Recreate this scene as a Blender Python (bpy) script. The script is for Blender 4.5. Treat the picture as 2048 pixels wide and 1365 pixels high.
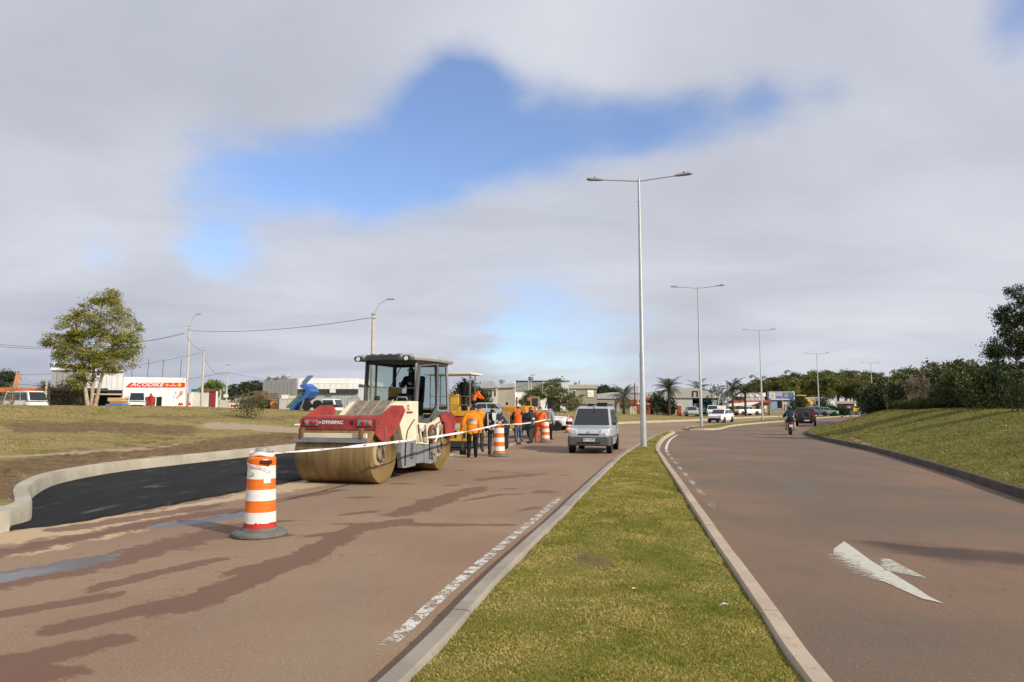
import bpy, bmesh, math, random
import numpy as np
from mathutils import Vector, Matrix, noise as mnoise
random.seed(7); rng = np.random.default_rng(7)
SC = bpy.context.scene; COL = SC.collection
for o in list(bpy.data.objects): bpy.data.objects.remove(o)
R = math.radians

# ---------------------------------------------------------------- camera
F, CX, CY, HZ, EYE = 1365.0, 1024.0, 682.5, 815.0, 1.65
PITCH = math.atan((HZ - CY) / F)
cam = bpy.data.cameras.new('camera'); cam.sensor_width = 36; cam.lens = 36 * F / 2048
cam.clip_start = 0.05; cam.clip_end = 6000
camo = bpy.data.objects.new('camera', cam); COL.objects.link(camo)
camo.location = (0, 0, EYE); camo.rotation_euler = (math.pi / 2 + PITCH, 0, 0)
SC.camera = camo
SC.view_settings.view_transform = 'Standard'; SC.view_settings.look = 'None'
SC.view_settings.exposure = 0.0; SC.view_settings.gamma = 1.0; SC.view_settings.use_curve_mapping = False

def ray(px, py):
    v = CY - py
    return Vector((px - CX, F * math.cos(PITCH) - v * math.sin(PITCH), F * math.sin(PITCH) + v * math.cos(PITCH)))
def G(px, py, z=0.0):                       # pixel -> point on the level z
    d = ray(px, py); t = (z - EYE) / d.z
    return Vector((d.x * t, d.y * t, z))
def at(px, py, D):                          # pixel -> point at depth D
    d = ray(px, py); t = D / d.y
    return Vector((d.x * t, D, EYE + d.z * t))
def X(px, D): return at(px, HZ, D).x
def Z(py, D): return at(CX, py, D).z
def W(n, D): return n * D / F               # pixels -> metres at depth D

# ---------------------------------------------------------------- world
SUN_EL, SUN_H = R(31), Vector((0.80, -0.60))      # where the sun stands (behind the camera, to the right)
wd = bpy.data.worlds.new('World'); SC.world = wd; wd.use_nodes = True
nt = wd.node_tree; nt.nodes.clear()
def N(t, **k):
    n = nt.nodes.new(t)
    for a, b in k.items(): setattr(n, a, b)
    return n
def L(a, b): nt.links.new(a, b)
def math_(op, a, b=None, clamp=False, c=None):
    n = N('ShaderNodeMath', operation=op, use_clamp=clamp)
    for i, q in enumerate((a, b, c)):
        if q is None: continue
        if isinstance(q, (int, float)): n.inputs[i].default_value = q
        else: L(q, n.inputs[i])
    return n.outputs[0]
def vmath(op, a, b=None, out=0):
    n = N('ShaderNodeVectorMath', operation=op)
    for i, q in enumerate((a, b)):
        if q is None: continue
        if isinstance(q, (tuple, list, Vector)): n.inputs[i].default_value = q
        else: L(q, n.inputs[i])
    return n.outputs[out]
def noise_(vec, scale, detail=6, rough=.55, dist=0.0):
    n = N('ShaderNodeTexNoise'); n.inputs['Scale'].default_value = scale; n.inputs['Detail'].default_value = detail
    n.inputs['Roughness'].default_value = rough; n.inputs['Distortion'].default_value = dist
    L(vec, n.inputs['Vector']); return n
def mixc(fac, a, b, mode='MIX'):
    n = N('ShaderNodeMix', data_type='RGBA', blend_type=mode)
    if isinstance(fac, (int, float)): n.inputs[0].default_value = fac
    else: L(fac, n.inputs[0])
    for i, q in ((6, a), (7, b)):
        if isinstance(q, (tuple, list)): n.inputs[i].default_value = (*q[:3], 1)
        else: L(q, n.inputs[i])
    return n.outputs[2]
def sstep(x, a, b):
    n = N('ShaderNodeMapRange', interpolation_type='SMOOTHSTEP'); L(x, n.inputs[0])
    n.inputs[1].default_value = a; n.inputs[2].default_value = b
    return n.outputs[0]
tc = N('ShaderNodeTexCoord'); d = vmath('NORMALIZE', tc.outputs['Generated'])
sky = N('ShaderNodeTexSky', sky_type='NISHITA', sun_disc=False)
sky.sun_elevation = SUN_EL; sky.sun_rotation = math.atan2(SUN_H.x, SUN_H.y)
sky.air_density = 1.0; sky.dust_density = 0.6; sky.ozone_density = 2.0
sep = N('ShaderNodeSeparateXYZ'); L(d, sep.inputs[0])
zz = math_('ADD', math_('MAXIMUM', sep.outputs[2], 0.0), 0.16)
comb = N('ShaderNodeCombineXYZ'); L(math_('DIVIDE', sep.outputs[0], zz), comb.inputs[0]); L(math_('DIVIDE', sep.outputs[1], zz), comb.inputs[1])
pl = comb.outputs[0]                                # the cloud deck seen from below
wob = noise_(pl, 1.1, 5, .6); wobv = vmath('SUBTRACT', wob.outputs['Color'], (.5, .5, .5))
sc_ = N('ShaderNodeVectorMath', operation='SCALE'); L(wobv, sc_.inputs[0]); sc_.inputs['Scale'].default_value = 0.16
dd = vmath('NORMALIZE', vmath('ADD', d, sc_.outputs[0]))
def blob(px, py, r, w):
    c = ray(px, py).normalized(); s = (r / F) ** 2 * .5
    e = math_('EXPONENT', math_('DIVIDE', math_('SUBTRACT', vmath('DOT_PRODUCT', dd, tuple(c), 1), 1.0), s))
    return math_('MULTIPLY', e, w)
def blobs(lst):
    acc = None
    for b in lst:
        q = blob(*b); acc = q if acc is None else math_('ADD', acc, q)
    return acc
gap = blobs([(935, 175, 80, .95), (850, 280, 110, 1), (700, 345, 90, 1), (560, 350, 80, .85), (430, 335, 70, .55),
             (990, 260, 110, .8), (1140, 260, 90, .8), (1270, 268, 75, .75), (1390, 250, 70, .65), (1510, 225, 55, .6), (1640, 205, 55, .4),
             (475, 480, 70, .45), (430, 525, 60, .35), (210, 495, 50, .35), (1090, 640, 130, .42), (1010, 690, 90, .4), (1210, 735, 110, .4),
             (2030, 15, 60, .7), (2000, 125, 60, .4)])
fine = noise_(pl, 2.6, 8, .58, .3)
holes = noise_(pl, .55, 4, .5)
out_ = math_('SUBTRACT', 1.0, sstep(math_('MAXIMUM', vmath('DOT_PRODUCT', d, (0, 1, 0), 1), 0.0), .55, .8))
hole = math_('MULTIPLY', sstep(holes.outputs[0], .56, .70), out_)       # the same broken deck goes on all round
g2 = math_('ADD', math_('ADD', gap, hole), math_('MULTIPLY', math_('SUBTRACT', fine.outputs[0], .5), .75))
clear = sstep(g2, .05, 1.0)
tone = noise_(vmath('MULTIPLY', pl, (.8, 1.15, 1)), .9, 7, .55, .4)
bright = blobs([(80, 500, 170, .42), (650, 540, 220, .2), (330, 330, 120, .25), (1900, 350, 300, .2), (1120, 60, 200, .2), (1150, 655, 120, .25), (1600, 745, 120, .25)])
dark = blobs([(250, 150, 420, .22), (20, 720, 160, .35), (650, 200, 160, .15), (1600, 100, 300, .10), (250, 720, 200, .2)])
tv = math_('ADD', math_('ADD', math_('MULTIPLY', math_('SUBTRACT', tone.outputs[0], .5), 1.5), .5), math_('SUBTRACT', bright, dark), True)
ccol = mixc(tv, (0.45, 0.475, 0.57), (0.77, 0.795, 0.86))
skc = mixc(1.0, sky.outputs[0], (.98, 1.10, 1.32), 'MULTIPLY')
SKY_S = 0.15
bgs = N('ShaderNodeBackground'); L(skc, bgs.inputs[0]); bgs.inputs[1].default_value = SKY_S
bgc = N('ShaderNodeBackground'); L(ccol, bgc.inputs[0]); bgc.inputs[1].default_value = 0.97
mx = N('ShaderNodeMixShader'); L(math_('SUBTRACT', 1.0, math_('MULTIPLY', clear, .88)), mx.inputs[0]); L(bgs.outputs[0], mx.inputs[1]); L(bgc.outputs[0], mx.inputs[2])
wo = N('ShaderNodeOutputWorld'); L(mx.outputs[0], wo.inputs[0])

sun = bpy.data.lights.new('sun', 'SUN'); sun.energy = 4.4; sun.angle = R(0.6); sun.color = (1, .90, .74)
suno = bpy.data.objects.new('sun', sun); COL.objects.link(suno)
sdir = Vector((SUN_H.x * math.cos(SUN_EL), SUN_H.y * math.cos(SUN_EL), math.sin(SUN_EL)))
suno.rotation_euler = sdir.to_track_quat('Z', 'Y').to_euler(); suno.location = sdir * 50

# ---------------------------------------------------------------- helpers
MATS = {}
def mat(name, col, rough=.6, metal=0., var=.12, scale=5., bump=0., bscale=80., spec=.4, col2=None, alpha=None, trans=0., emit=0., stretch=None):
    if name in MATS: return MATS[name]
    global nt
    m = bpy.data.materials.new(name); m.use_nodes = True; MATS[name] = m
    old = nt; nt = m.node_tree
    b = nt.nodes['Principled BSDF']
    b.inputs['Roughness'].default_value = rough; b.inputs['Metallic'].default_value = metal
    b.inputs['Specular IOR Level'].default_value = spec
    if trans: b.inputs['Transmission Weight'].default_value = trans
    if alpha is not None: b.inputs['Alpha'].default_value = alpha
    t = N('ShaderNodeTexCoord'); vec = t.outputs['Object']
    if stretch: vec = vmath('MULTIPLY', vec, stretch)
    c1 = tuple(c * (1 - var) for c in col); c2 = col2 if col2 else tuple(min(1, c * (1 + var)) for c in col)
    if var or col2:
        n = noise_(vec, scale, 7, .6)
        cc = mixc(sstep(n.outputs[0], .3, .7), c1, c2); L(cc, b.inputs['Base Color'])
    else: b.inputs['Base Color'].default_value = (*col, 1)
    if emit: b.inputs['Emission Color'].default_value = (*col, 1); b.inputs['Emission Strength'].default_value = emit
    if bump:
        n2 = noise_(vec, bscale, 4, .6); bp = N('ShaderNodeBump'); bp.inputs['Strength'].default_value = bump; bp.inputs['Distance'].default_value = .02
        L(n2.outputs[0], bp.inputs['Height']); L(bp.outputs[0], b.inputs['Normal'])
    nt = old
    return m

def rot3(rx=0, ry=0, rz=0):
    return Matrix.Rotation(rz, 3, 'Z') @ Matrix.Rotation(ry, 3, 'Y') @ Matrix.Rotation(rx, 3, 'X')
class MB:
    def __init__(s): s.v = []; s.f = []; s.m = []; s.k = 0
    def add(s, vs, fs):
        o = len(s.v); s.v += [tuple(v) for v in vs]
        for f in fs: s.f.append(tuple(i + o for i in f)); s.m.append(s.k)
        return s
    def box(s, c, d, rot=None):
        hx, hy, hz = d[0] / 2, d[1] / 2, d[2] / 2
        vs = [Vector((x, y, z)) for z in (-hz, hz) for x, y in ((-hx, -hy), (hx, -hy), (hx, hy), (-hx, hy))]
        if rot: vs = [rot @ v for v in vs]
        c = Vector(c)
        return s.add([v + c for v in vs], [(3, 2, 1, 0), (4, 5, 6, 7), (0, 1, 5, 4), (1, 2, 6, 5), (2, 3, 7, 6), (3, 0, 4, 7)])
    def b2(s, x0, x1, y0, y1, z0, z1): return s.box(((x0 + x1) / 2, (y0 + y1) / 2, (z0 + z1) / 2), (abs(x1 - x0), abs(y1 - y0), abs(z1 - z0)))
    def prism(s, poly, ax, a, b):
        def P(u, w, t): return {'x': (t, u, w), 'y': (u, t, w), 'z': (u, w, t)}[ax]
        n = len(poly)
        return s.add([P(u, w, a) for u, w in poly] + [P(u, w, b) for u, w in poly],
                     [tuple(range(n))[::-1], tuple(range(n, 2 * n))] + [(i, (i + 1) % n, (i + 1) % n + n, i + n) for i in range(n)])
    def loft(s, rings, cap=True, closed=True):
        n = len(rings[0]); o = [v for r in rings for v in r]; fs = []
        for j in range(len(rings) - 1):
            for i in range(n if closed else n - 1):
                a = j * n + i; b = j * n + (i + 1) % n; fs.append((a, b, b + n, a + n))
        if cap and closed: fs += [tuple(range(n))[::-1], tuple(range((len(rings) - 1) * n, len(rings) * n))]
        return s.add(o, fs)
    def tube(s, pts, r, n=8, r2=None, cap=True):
        pts = [Vector(p) for p in pts]; rings = []; m = len(pts)
        up = None
        for i, p in enumerate(pts):
            t = ((pts[min(i + 1, m - 1)] - pts[max(i - 1, 0)])).normalized()
            if up is None: up = Vector((0, 0, 1)) if abs(t.z) < .9 else Vector((1, 0, 0))
            a = t.cross(up).normalized(); b = a.cross(t).normalized(); up = b
            rr = r if r2 is None else r + (r2 - r) * i / (m - 1)
            if isinstance(r, (list, tuple)): rr = r[i]
            rings.append([p + a * math.cos(2 * math.pi * k / n) * rr + b * math.sin(2 * math.pi * k / n) * rr for k in range(n)])
        return s.loft(rings, cap)
    def lathe(s, prof, c=(0, 0, 0), ax='z', n=24, cap=True):
        c = Vector(c); rings = []
        for r, h in prof:
            ring = []
            for k in range(n):
                a = 2 * math.pi * k / n; u, w = r * math.cos(a), r * math.sin(a)
                ring.append(c + Vector({'z': (u, w, h), 'x': (h, u, w), 'y': (u, h, w)}[ax]))
            rings.append(ring)
        return s.loft(rings, cap)
    def quad(s, a, b, c, d): return s.add([a, b, c, d], [(0, 1, 2, 3)])
    def slab(s, q, th):                              # a quad given thickness along its normal
        q = [Vector(p) for p in q]; n = (q[1] - q[0]).cross(q[-1] - q[0]).normalized() * th; k = len(q)
        return s.add(q + [p + n for p in q], [tuple(range(k))[::-1], tuple(range(k, 2 * k))] + [(i, (i + 1) % k, (i + 1) % k + k, i + k) for i in range(k)])
    def mesh(s, name, mats, smooth=None):
        me = bpy.data.meshes.new(name); me.from_pydata(s.v, [], s.f)
        if not isinstance(mats, (list, tuple)): mats = [mats]
        for q in mats: me.materials.append(q)
        if len(mats) > 1: me.polygons.foreach_set('material_index', s.m)
        bm = bmesh.new(); bm.from_mesh(me); bmesh.ops.recalc_face_normals(bm, faces=bm.faces); bm.to_mesh(me); bm.free()
        if smooth is not None:
            me.polygons.foreach_set('use_smooth', [True] * len(me.polygons)); me.set_sharp_from_angle(angle=R(smooth))
        return me
    def build(s, name, mats, parent=None, smooth=None, bevel=0, loc=None, rot=None):
        return link(name, s.mesh(name, mats, smooth), parent, bevel, loc, rot)
def link(name, me, parent=None, bevel=0, loc=None, rot=None):
    o = bpy.data.objects.new(name, me); COL.objects.link(o); o.parent = parent
    if loc is not None: o.location = loc
    if rot is not None: o.rotation_euler = rot
    if bevel:
        m = o.modifiers.new('bevel', 'BEVEL'); m.width = bevel; m.segments = 2; m.limit_method = 'ANGLE'; m.angle_limit = R(35)
    return o
def tag(o, label, cat, group=None):
    o['label'] = label; o['category'] = cat
    if group: o['group'] = group
    return o
def thing(name, label, cat, loc=(0, 0, 0), rz=0., group=None):
    o = bpy.data.objects.new(name, None); COL.objects.link(o); o.empty_display_size = .3
    o.location = loc; o.rotation_euler = (0, 0, rz); return tag(o, label, cat, group)
def struct(o, label=None):
    o['kind'] = 'structure'
    if label: o['label'] = label
    return o
KIDS = {}
def copy_tree(o, parent=None, label=None):
    if not KIDS or o not in KIDS:
        KIDS.clear()
        for q in bpy.data.objects:
            if q.parent: KIDS.setdefault(q.parent, []).append(q)
    c = o.copy(); COL.objects.link(c); c.parent = parent
    if label: c['label'] = label
    for ch in KIDS.get(o, []): copy_tree2(ch, c)
    return c
def copy_tree2(o, parent):
    c = o.copy(); COL.objects.link(c); c.parent = parent
    for ch in KIDS.get(o, []): copy_tree2(ch, c)
def text(body, size, m, parent, loc, rot, name='lettering', ext=.004, shear=0., bold=0., align='CENTER', sx=1.):
    cu = bpy.data.curves.new('t', 'FONT'); cu.body = body; cu.size = size; cu.extrude = ext; cu.shear = shear; cu.offset = bold
    cu.align_x = align; cu.align_y = 'CENTER'; cu.resolution_u = 2
    t = bpy.data.objects.new('t', cu); COL.objects.link(t)
    dg = bpy.context.evaluated_depsgraph_get(); me = bpy.data.meshes.new_from_object(t.evaluated_get(dg))
    bpy.data.objects.remove(t); me.materials.clear(); me.materials.append(m)
    o = link(name, me, parent, 0, loc, rot); o.scale = (sx, 1, 1); return o

def curve(pts, n, close=False):                      # smooth resampling of a plan polyline
    P = np.array([(p[0], p[1]) for p in pts], float)
    Q = np.vstack([2 * P[0] - P[1], P, 2 * P[-1] - P[-2]]); out = []
    for i in range(1, len(Q) - 2):
        p0, p1, p2, p3 = Q[i - 1], Q[i], Q[i + 1], Q[i + 2]
        for t in np.linspace(0, 1, 24, endpoint=False):
            out.append(.5 * (2 * p1 + (p2 - p0) * t + (2 * p0 - 5 * p1 + 4 * p2 - p3) * t * t + (3 * p1 - p0 - 3 * p2 + p3) * t ** 3))
    out.append(Q[-2]); out = np.array(out)
    s = np.r_[0, np.cumsum(np.hypot(*np.diff(out, axis=0).T))]
    if isinstance(n, float): n = max(2, int(s[-1] / n))
    q = np.linspace(0, s[-1], n) if isinstance(n, int) else np.array(n) * s[-1]
    return np.c_[np.interp(q, s, out[:, 0]), np.interp(q, s, out[:, 1])]
def normals2(c):
    t = np.gradient(c, axis=0); t /= np.hypot(t[:, 0], t[:, 1])[:, None] + 1e-9
    return np.c_[t[:, 1], -t[:, 0]]                  # to the right of travel
def dist_to(c, P):                                   # distance of many points to a polyline, blockwise
    P = np.asarray(P, float); a, b = c[:-1], c[1:]; ab = b - a; L2 = (ab ** 2).sum(1) + 1e-12
    out = np.empty(len(P))
    for i in range(0, len(P), 4000):
        p = P[i:i + 4000][:, None, :]; t = np.clip(((p - a) * ab).sum(2) / L2, 0, 1)
        out[i:i + 4000] = np.sqrt((((a + ab * t[..., None]) - p) ** 2).sum(2).min(1))
    return out
def inside(poly, P):
    x, y = P[:, 0], P[:, 1]; r = np.zeros(len(P), bool); n = len(poly)
    for i in range(n):
        x1, y1 = poly[i]; x2, y2 = poly[(i + 1) % n]
        c = (y1 > y) != (y2 > y); r ^= c & (x < (x2 - x1) * (y - y1) / ((y2 - y1) if y2 != y1 else 1e-9) + x1)
    return r
def gridmesh(name, V, rows, cols, m):
    i, j = np.meshgrid(np.arange(rows - 1), np.arange(cols - 1), indexing='ij'); a = (i * cols + j).ravel()
    F4 = np.c_[a, a + 1, a + cols + 1, a + cols]
    me = bpy.data.meshes.new(name); me.vertices.add(len(V)); me.vertices.foreach_set('co', np.asarray(V, np.float32).ravel())
    me.loops.add(F4.size); me.loops.foreach_set('vertex_index', F4.ravel().astype(np.int32))
    me.polygons.add(len(F4)); me.polygons.foreach_set('loop_start', np.arange(0, F4.size, 4, dtype=np.int32))
    me.update(calc_edges=True); me.validate(); me.materials.append(m)
    me.polygons.foreach_set('use_smooth', np.ones(len(F4), bool))
    if len(me.polygons) and me.polygons[0].normal.z < 0: me.flip_normals()
    return me
def attr(me, name, vals):
    a = me.attributes.new(name, 'FLOAT', 'POINT'); a.data.foreach_set('value', np.asarray(vals, np.float32))
def fbm(x, y, s, oct=4):
    r = np.zeros_like(x); am = 1.
    for o in range(oct):
        k = s * 2 ** o
        r += am * (np.sin(x * k * 1.3 + 3.1 * np.sin(y * k * .7 + o)) * np.cos(y * k * 1.1 + 2.7 * np.sin(x * k * .8 + 2 * o))); am *= .5
    return r
# ================================================================ the setting
def proj(P):
    P = np.asarray(P, float); dx, dy, dz = P[:, 0], P[:, 1], P[:, 2] - EYE
    c, s = math.cos(PITCH), math.sin(PITCH); dep = dy * c + dz * s; up = -dy * s + dz * c
    dep = np.where(dep < .3, .3, dep)
    return np.c_[CX + F * dx / dep, CY - F * up / dep]
def gp(lst, z=0.): return [tuple(G(a, b, z)[:2]) for a, b in lst]
def nodes_of(m):
    global nt
    nt = m.node_tree; nt.nodes.clear()
    b = N('ShaderNodeBsdfPrincipled'); o = N('ShaderNodeOutputMaterial'); L(b.outputs[0], o.inputs[0]); return b
def attr_(n):
    a = N('ShaderNodeAttribute', attribute_name=n); return a.outputs['Fac']
def newmat(n):
    m = bpy.data.materials.new(n); m.use_nodes = True; MATS[n] = m; return m

C_MED = [(-2.0, -8), (-.5, 0), (.55, 4.3), (1.2, 7.3), (2.5, 13.3), (4.95, 25.4), (7.7, 36), (10.2, 43.8), (13.8, 52), (19.6, 62.5), (32, 86), (54, 118), (80, 147), (115, 178), (190, 230)]
L_BND = [(-16, -8), (-14.5, 0), (-13.8, 4.3), (-13.3, 8), (-12.8, 14), (-11.6, 22), (-8.5, 30), (-3.9, 42), (1.2, 54.3), (13.2, 72.5), (22.2, 84.8), (42, 115), (69, 146), (104, 179), (180, 236)]
KERB_L = [(-11.3, -8), (-9.3, 0), (-8.25, 4.6)] + gp([(-40, 1075), (0, 1062), (62, 1043), (57, 1010), (72, 991), (112, 972), (180, 956), (260, 943), (370, 930), (500, 915), (620, 900)]) + \
         [(-5.6, 35), (-2.9, 42.3), (2.0, 54), (8.5, 64.5), (14, 72), (23, 84), (42.8, 113.8), (70, 145), (105, 178), (180, 235)]
MED_L = [(-3.4, -8), (-1.8, 0)] + gp([(790, 1365), (985, 1160), (1115, 1035), (1165, 985), (1245, 912), (1300, 880), (1322, 870)]) + [(9.85, 43.3)]
MED_R = [(.2, -8), (1.3, 0)] + gp([(1643, 1365), (1594, 1296), (1519, 1190), (1461, 1109), (1406, 1031), (1361, 966), (1330, 921), (1319, 899), (1330, 880), (1346, 870)])
MED2_L = [(12.7, 50.4), (13.6, 53.2), (15.6, 57.2), (21, 67), (30, 84.5), (51.5, 118), (78, 147.5), (113, 179)]
MED2_R = [(13.3, 49.6), (15.2, 50.6), (19.4, 60), (26, 71), (34.5, 84), (56, 117.5), (82, 146.5), (117, 177)]
KERB_R = [(3.4, -8), (5.2, 0), (6.6, 4.3), (9.18, 12.45), (10.76, 17), (13.37, 25.4), (15.7, 35.1), (18.4, 43.1), (24, 54), (31, 65), (45, 88), (62, 114), (88, 141), (123, 172), (200, 226)]
par = np.r_[np.linspace(0, .30, 330, endpoint=False), np.linspace(.30, 1, 110)]
cC = curve(C_MED, par); cL = curve(L_BND, par); cKL = curve(KERB_L, np.r_[np.linspace(0, .30, 420, endpoint=False), np.linspace(.30, 1, 140)])
cKR = curve(KERB_R, np.r_[np.linspace(0, .30, 260, endpoint=False), np.linspace(.30, 1, 120)])
cMLl = curve(MED_L, .25); cMR = curve(MED_R, .25); cM2L = curve(MED2_L, .8); cM2R = curve(MED2_R, .8)

def HL(P):
    P = np.asarray(P, float); d_ = dist_to(cKL, P); b = CX + F * P[:, 0] / np.maximum(P[:, 1], 1)
    A = np.interp(b, [-1500, 0, 380, 620, 800, 1000, 1240, 1500, 1700], [1.5, 1.52, 1.46, 1.12, 1.0, .9, .7, .3, .12])
    t = np.clip(d_ / 21, 0, 1); s = t * t * (3 - 2 * t)
    return .24 + A * (.55 * s + .45 * np.clip(d_ / 21, 0, 1))
def HR(P):
    d_ = dist_to(cKR, np.asarray(P, float)); t = np.clip(d_ / 5.2, 0, 1); u = np.clip((d_ - 4) / 60, 0, 1)
    return .14 + 1.3 * (.5 * t + .5 * t * t * (3 - 2 * t)) + 2.2 * u
def hl(x, y): return float(HL([(x, y)])[0])
def hr(x, y): return float(HR([(x, y)])[0])

# --- materials of the ground
def mat_road(name, left):
    m = newmat(name); b = nodes_of(m); t = N('ShaderNodeTexCoord').outputs['Object']
    big = noise_(t, .22, 5, .6); trk = noise_(vmath('MULTIPLY', t, (1, .18, 1)), .7, 5, .6)
    gr = noise_(t, 38, 4, .75); gr2 = noise_(t, 120, 3, .7); med = noise_(t, 6, 6, .65)
    if left: a, c = (.300, .206, .130), (.255, .160, .102)
    else: a, c = (.218, .134, .088), (.148, .110, .080)
    col = mixc(sstep(big.outputs[0], .38, .60), a, c)
    col = mixc(math_('MULTIPLY', sstep(trk.outputs[0], .48, .72), .55), col, (.248, .196, .140) if left else (.125, .102, .077))
    col = mixc(math_('MULTIPLY', sstep(med.outputs[0], .58, .78), .35), col, (.15, .095, .075))
    # aggregate
    col = mixc(math_('MULTIPLY', sstep(gr.outputs[0], .54, .66), .55), col, (.47, .345, .25) if left else (.34, .24, .17))
    col = mixc(math_('MULTIPLY', sstep(gr2.outputs[0], .53, .66), .6), col, (.085, .058, .042))
    vor = N('ShaderNodeTexVoronoi'); vor.inputs['Scale'].default_value = 4.2; L(vmath('ADD', t, math3(noise_(t, 9, 3).outputs['Color'], .25)), vor.inputs['Vector'])
    spot = math_('MULTIPLY', math_('SUBTRACT', 1.0, sstep(vor.outputs['Distance'], .07, .16)), sstep(noise_(t, .35, 3).outputs[0], .44, .56))
    col = mixc(math_('MULTIPLY', spot, .6), col, (.12, .070, .050))
    rough = None
    if not left:
        pt = sstep(math_('ADD', attr_('patch'), math_('MULTIPLY', math_('SUBTRACT', noise_(t, .9, 6, .65).outputs[0], .5), .8)), .35, .75); col = mixc(math_('MULTIPLY', pt, .75), col, (.150, .132, .118))
    if left:
        st = vmath('MULTIPLY', t, (1.6, 1.6, 1)); nz = math_('SUBTRACT', noise_(st, 2.2, 9, .72).outputs[0], .5)
        wet = sstep(math_('ADD', attr_('wet'), math_('MULTIPLY', nz, 1.15)), .46, .58)
        sand = sstep(math_('ADD', attr_('sand'), math_('MULTIPLY', math_('SUBTRACT', noise_(vmath('MULTIPLY', t, (1.5, .7, 1)), 2.4, 8, .7).outputs[0], .5), 1.9)), .42, .66)
        pud = sstep(math_('ADD', attr_('puddle'), math_('MULTIPLY', nz, .9)), .5, .64)
        col = mixc(math_('MULTIPLY', sand, .9), col, (.50, .375, .235))
        col = mixc(wet, col, mixc(.80, col, (.150, .070, .042)))
        col = mixc(pud, col, (.10, .085, .08))
        r1 = math_('MULTIPLY_ADD', wet, -.20, .82, None) if False else math_('SUBTRACT', .85, math_('MULTIPLY', wet, .17))
        rough = math_('SUBTRACT', r1, math_('MULTIPLY', pud, .52), True)
    L(col, b.inputs['Base Color']); b.inputs['Specular IOR Level'].default_value = .35
    if rough is not None: L(rough, b.inputs['Roughness'])
    else: b.inputs['Roughness'].default_value = .85
    bp = N('ShaderNodeBump'); bp.inputs['Distance'].default_value = .012
    if left: L(math_('SUBTRACT', .45, math_('MULTIPLY', pud, .42)), bp.inputs['Strength'])
    else: bp.inputs['Strength'].default_value = .45
    L(math_('ADD', gr.outputs[0], gr2.outputs[0]), bp.inputs['Height']); L(bp.outputs[0], b.inputs['Normal'])
    return m
def math3(v, s):
    n = N('ShaderNodeVectorMath', operation='SCALE'); L(v, n.inputs[0]); n.inputs['Scale'].default_value = s; return n.outputs[0]

def mat_turf(name, dry, kind):
    m = newmat(name); b = nodes_of(m); t = N('ShaderNodeTexCoord').outputs['Object']
    n1 = noise_(t, .45, 6, .62); n2 = noise_(t, 4.5, 6, .7); n3 = noise_(t, 40, 3, .7)
    g1, g2, s1 = (.150, .155, .032), (.225, .200, .058), (.34, .265, .120)
    col = mixc(sstep(n1.outputs[0], .34, .66), g1, g2)
    col = mixc(math_('MULTIPLY', sstep(math_('ADD', math_('MULTIPLY', n1.outputs[0], .45), math_('MULTIPLY', n2.outputs[0], .55)), .62 - dry, .80 - dry), .9), col, s1)
    col = mixc(math_('MULTIPLY', sstep(n3.outputs[0], .52, .72), .5), col, (.06, .058, .022))
    nz = math_('MULTIPLY', math_('SUBTRACT', noise_(t, 1.4, 8, .68).outputs[0], .5), 1.5)
    if kind:
        dirt = sstep(math_('ADD', attr_('dirt'), nz), .42, .60); sand = sstep(math_('ADD', attr_('sand'), nz), .45, .60)
        dc = mixc(sstep(n2.outputs[0], .35, .65), (.135, .082, .044), (.235, .155, .085))
        dc = mixc(math_('MULTIPLY', sstep(noise_(t, 14, 4, .7).outputs[0], .60, .68), .5), dc, (.42, .34, .25))
        col = mixc(math_('MULTIPLY', dirt, .92), col, dc); col = mixc(math_('MULTIPLY', sand, .9), col, mixc(sstep(n3.outputs[0], .4, .6), (.50, .39, .285), (.36, .275, .19)))
    L(col, b.inputs['Base Color']); b.inputs['Roughness'].default_value = .95; b.inputs['Specular IOR Level'].default_value = .1
    bp = N('ShaderNodeBump'); bp.inputs['Strength'].default_value = .7; bp.inputs['Distance'].default_value = .05
    L(math_('ADD', n3.outputs[0], n2.outputs[0]), bp.inputs['Height']); L(bp.outputs[0], b.inputs['Normal'])
    return m
def mat_concrete(name, c1, c2):
    m = newmat(name); b = nodes_of(m); t = N('ShaderNodeTexCoord').outputs['Object']
    n1 = noise_(t, 1.1, 6, .65); n2 = noise_(t, 9, 6, .7); n3 = noise_(t, 90, 3, .6)
    col = mixc(sstep(n1.outputs[0], .36, .66), c1, c2)
    col = mixc(math_('MULTIPLY', sstep(n2.outputs[0], .55, .72), .55), col, tuple(c * .52 for c in c1))
    col = mixc(math_('MULTIPLY', sstep(n3.outputs[0], .55, .7), .3), col, tuple(c * .6 for c in c2))
    L(col, b.inputs['Base Color']); b.inputs['Roughness'].default_value = .9; b.inputs['Specular IOR Level'].default_value = .2
    bp = N('ShaderNodeBump'); bp.inputs['Strength'].default_value = .5; bp.inputs['Distance'].default_value = .01
    L(math_('ADD', n3.outputs[0], n2.outputs[0]), bp.inputs['Height']); L(bp.outputs[0], b.inputs['Normal'])
    return m
M_roadL = mat_road('red_asphalt_left', True); M_roadR = mat_road('red_asphalt_right', False)
M_turfL = mat_turf('verge_turf', .24, True); M_turfR = mat_turf('bank_turf', .04, True); M_turfM = mat_turf('median_turf', .05, True)
M_kerbN = mat_concrete('new_concrete', (.36, .33, .27), (.47, .43, .355)); M_kerbO = mat_concrete('old_concrete', (.40, .315, .235), (.50, .41, .315)); M_kerbG = mat_concrete('grey_concrete', (.27, .24, .205), (.36, .32, .27))

# --- ground to the horizon
me = gridmesh('ground', [(x, y, -.05) for y in (-400, 60, 2500) for x in (-2500, 0, 2500)], 3, 3, mat('far_ground', (.15, .14, .06), .95, var=.25, scale=.02))
struct(link('ground', me))

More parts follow.
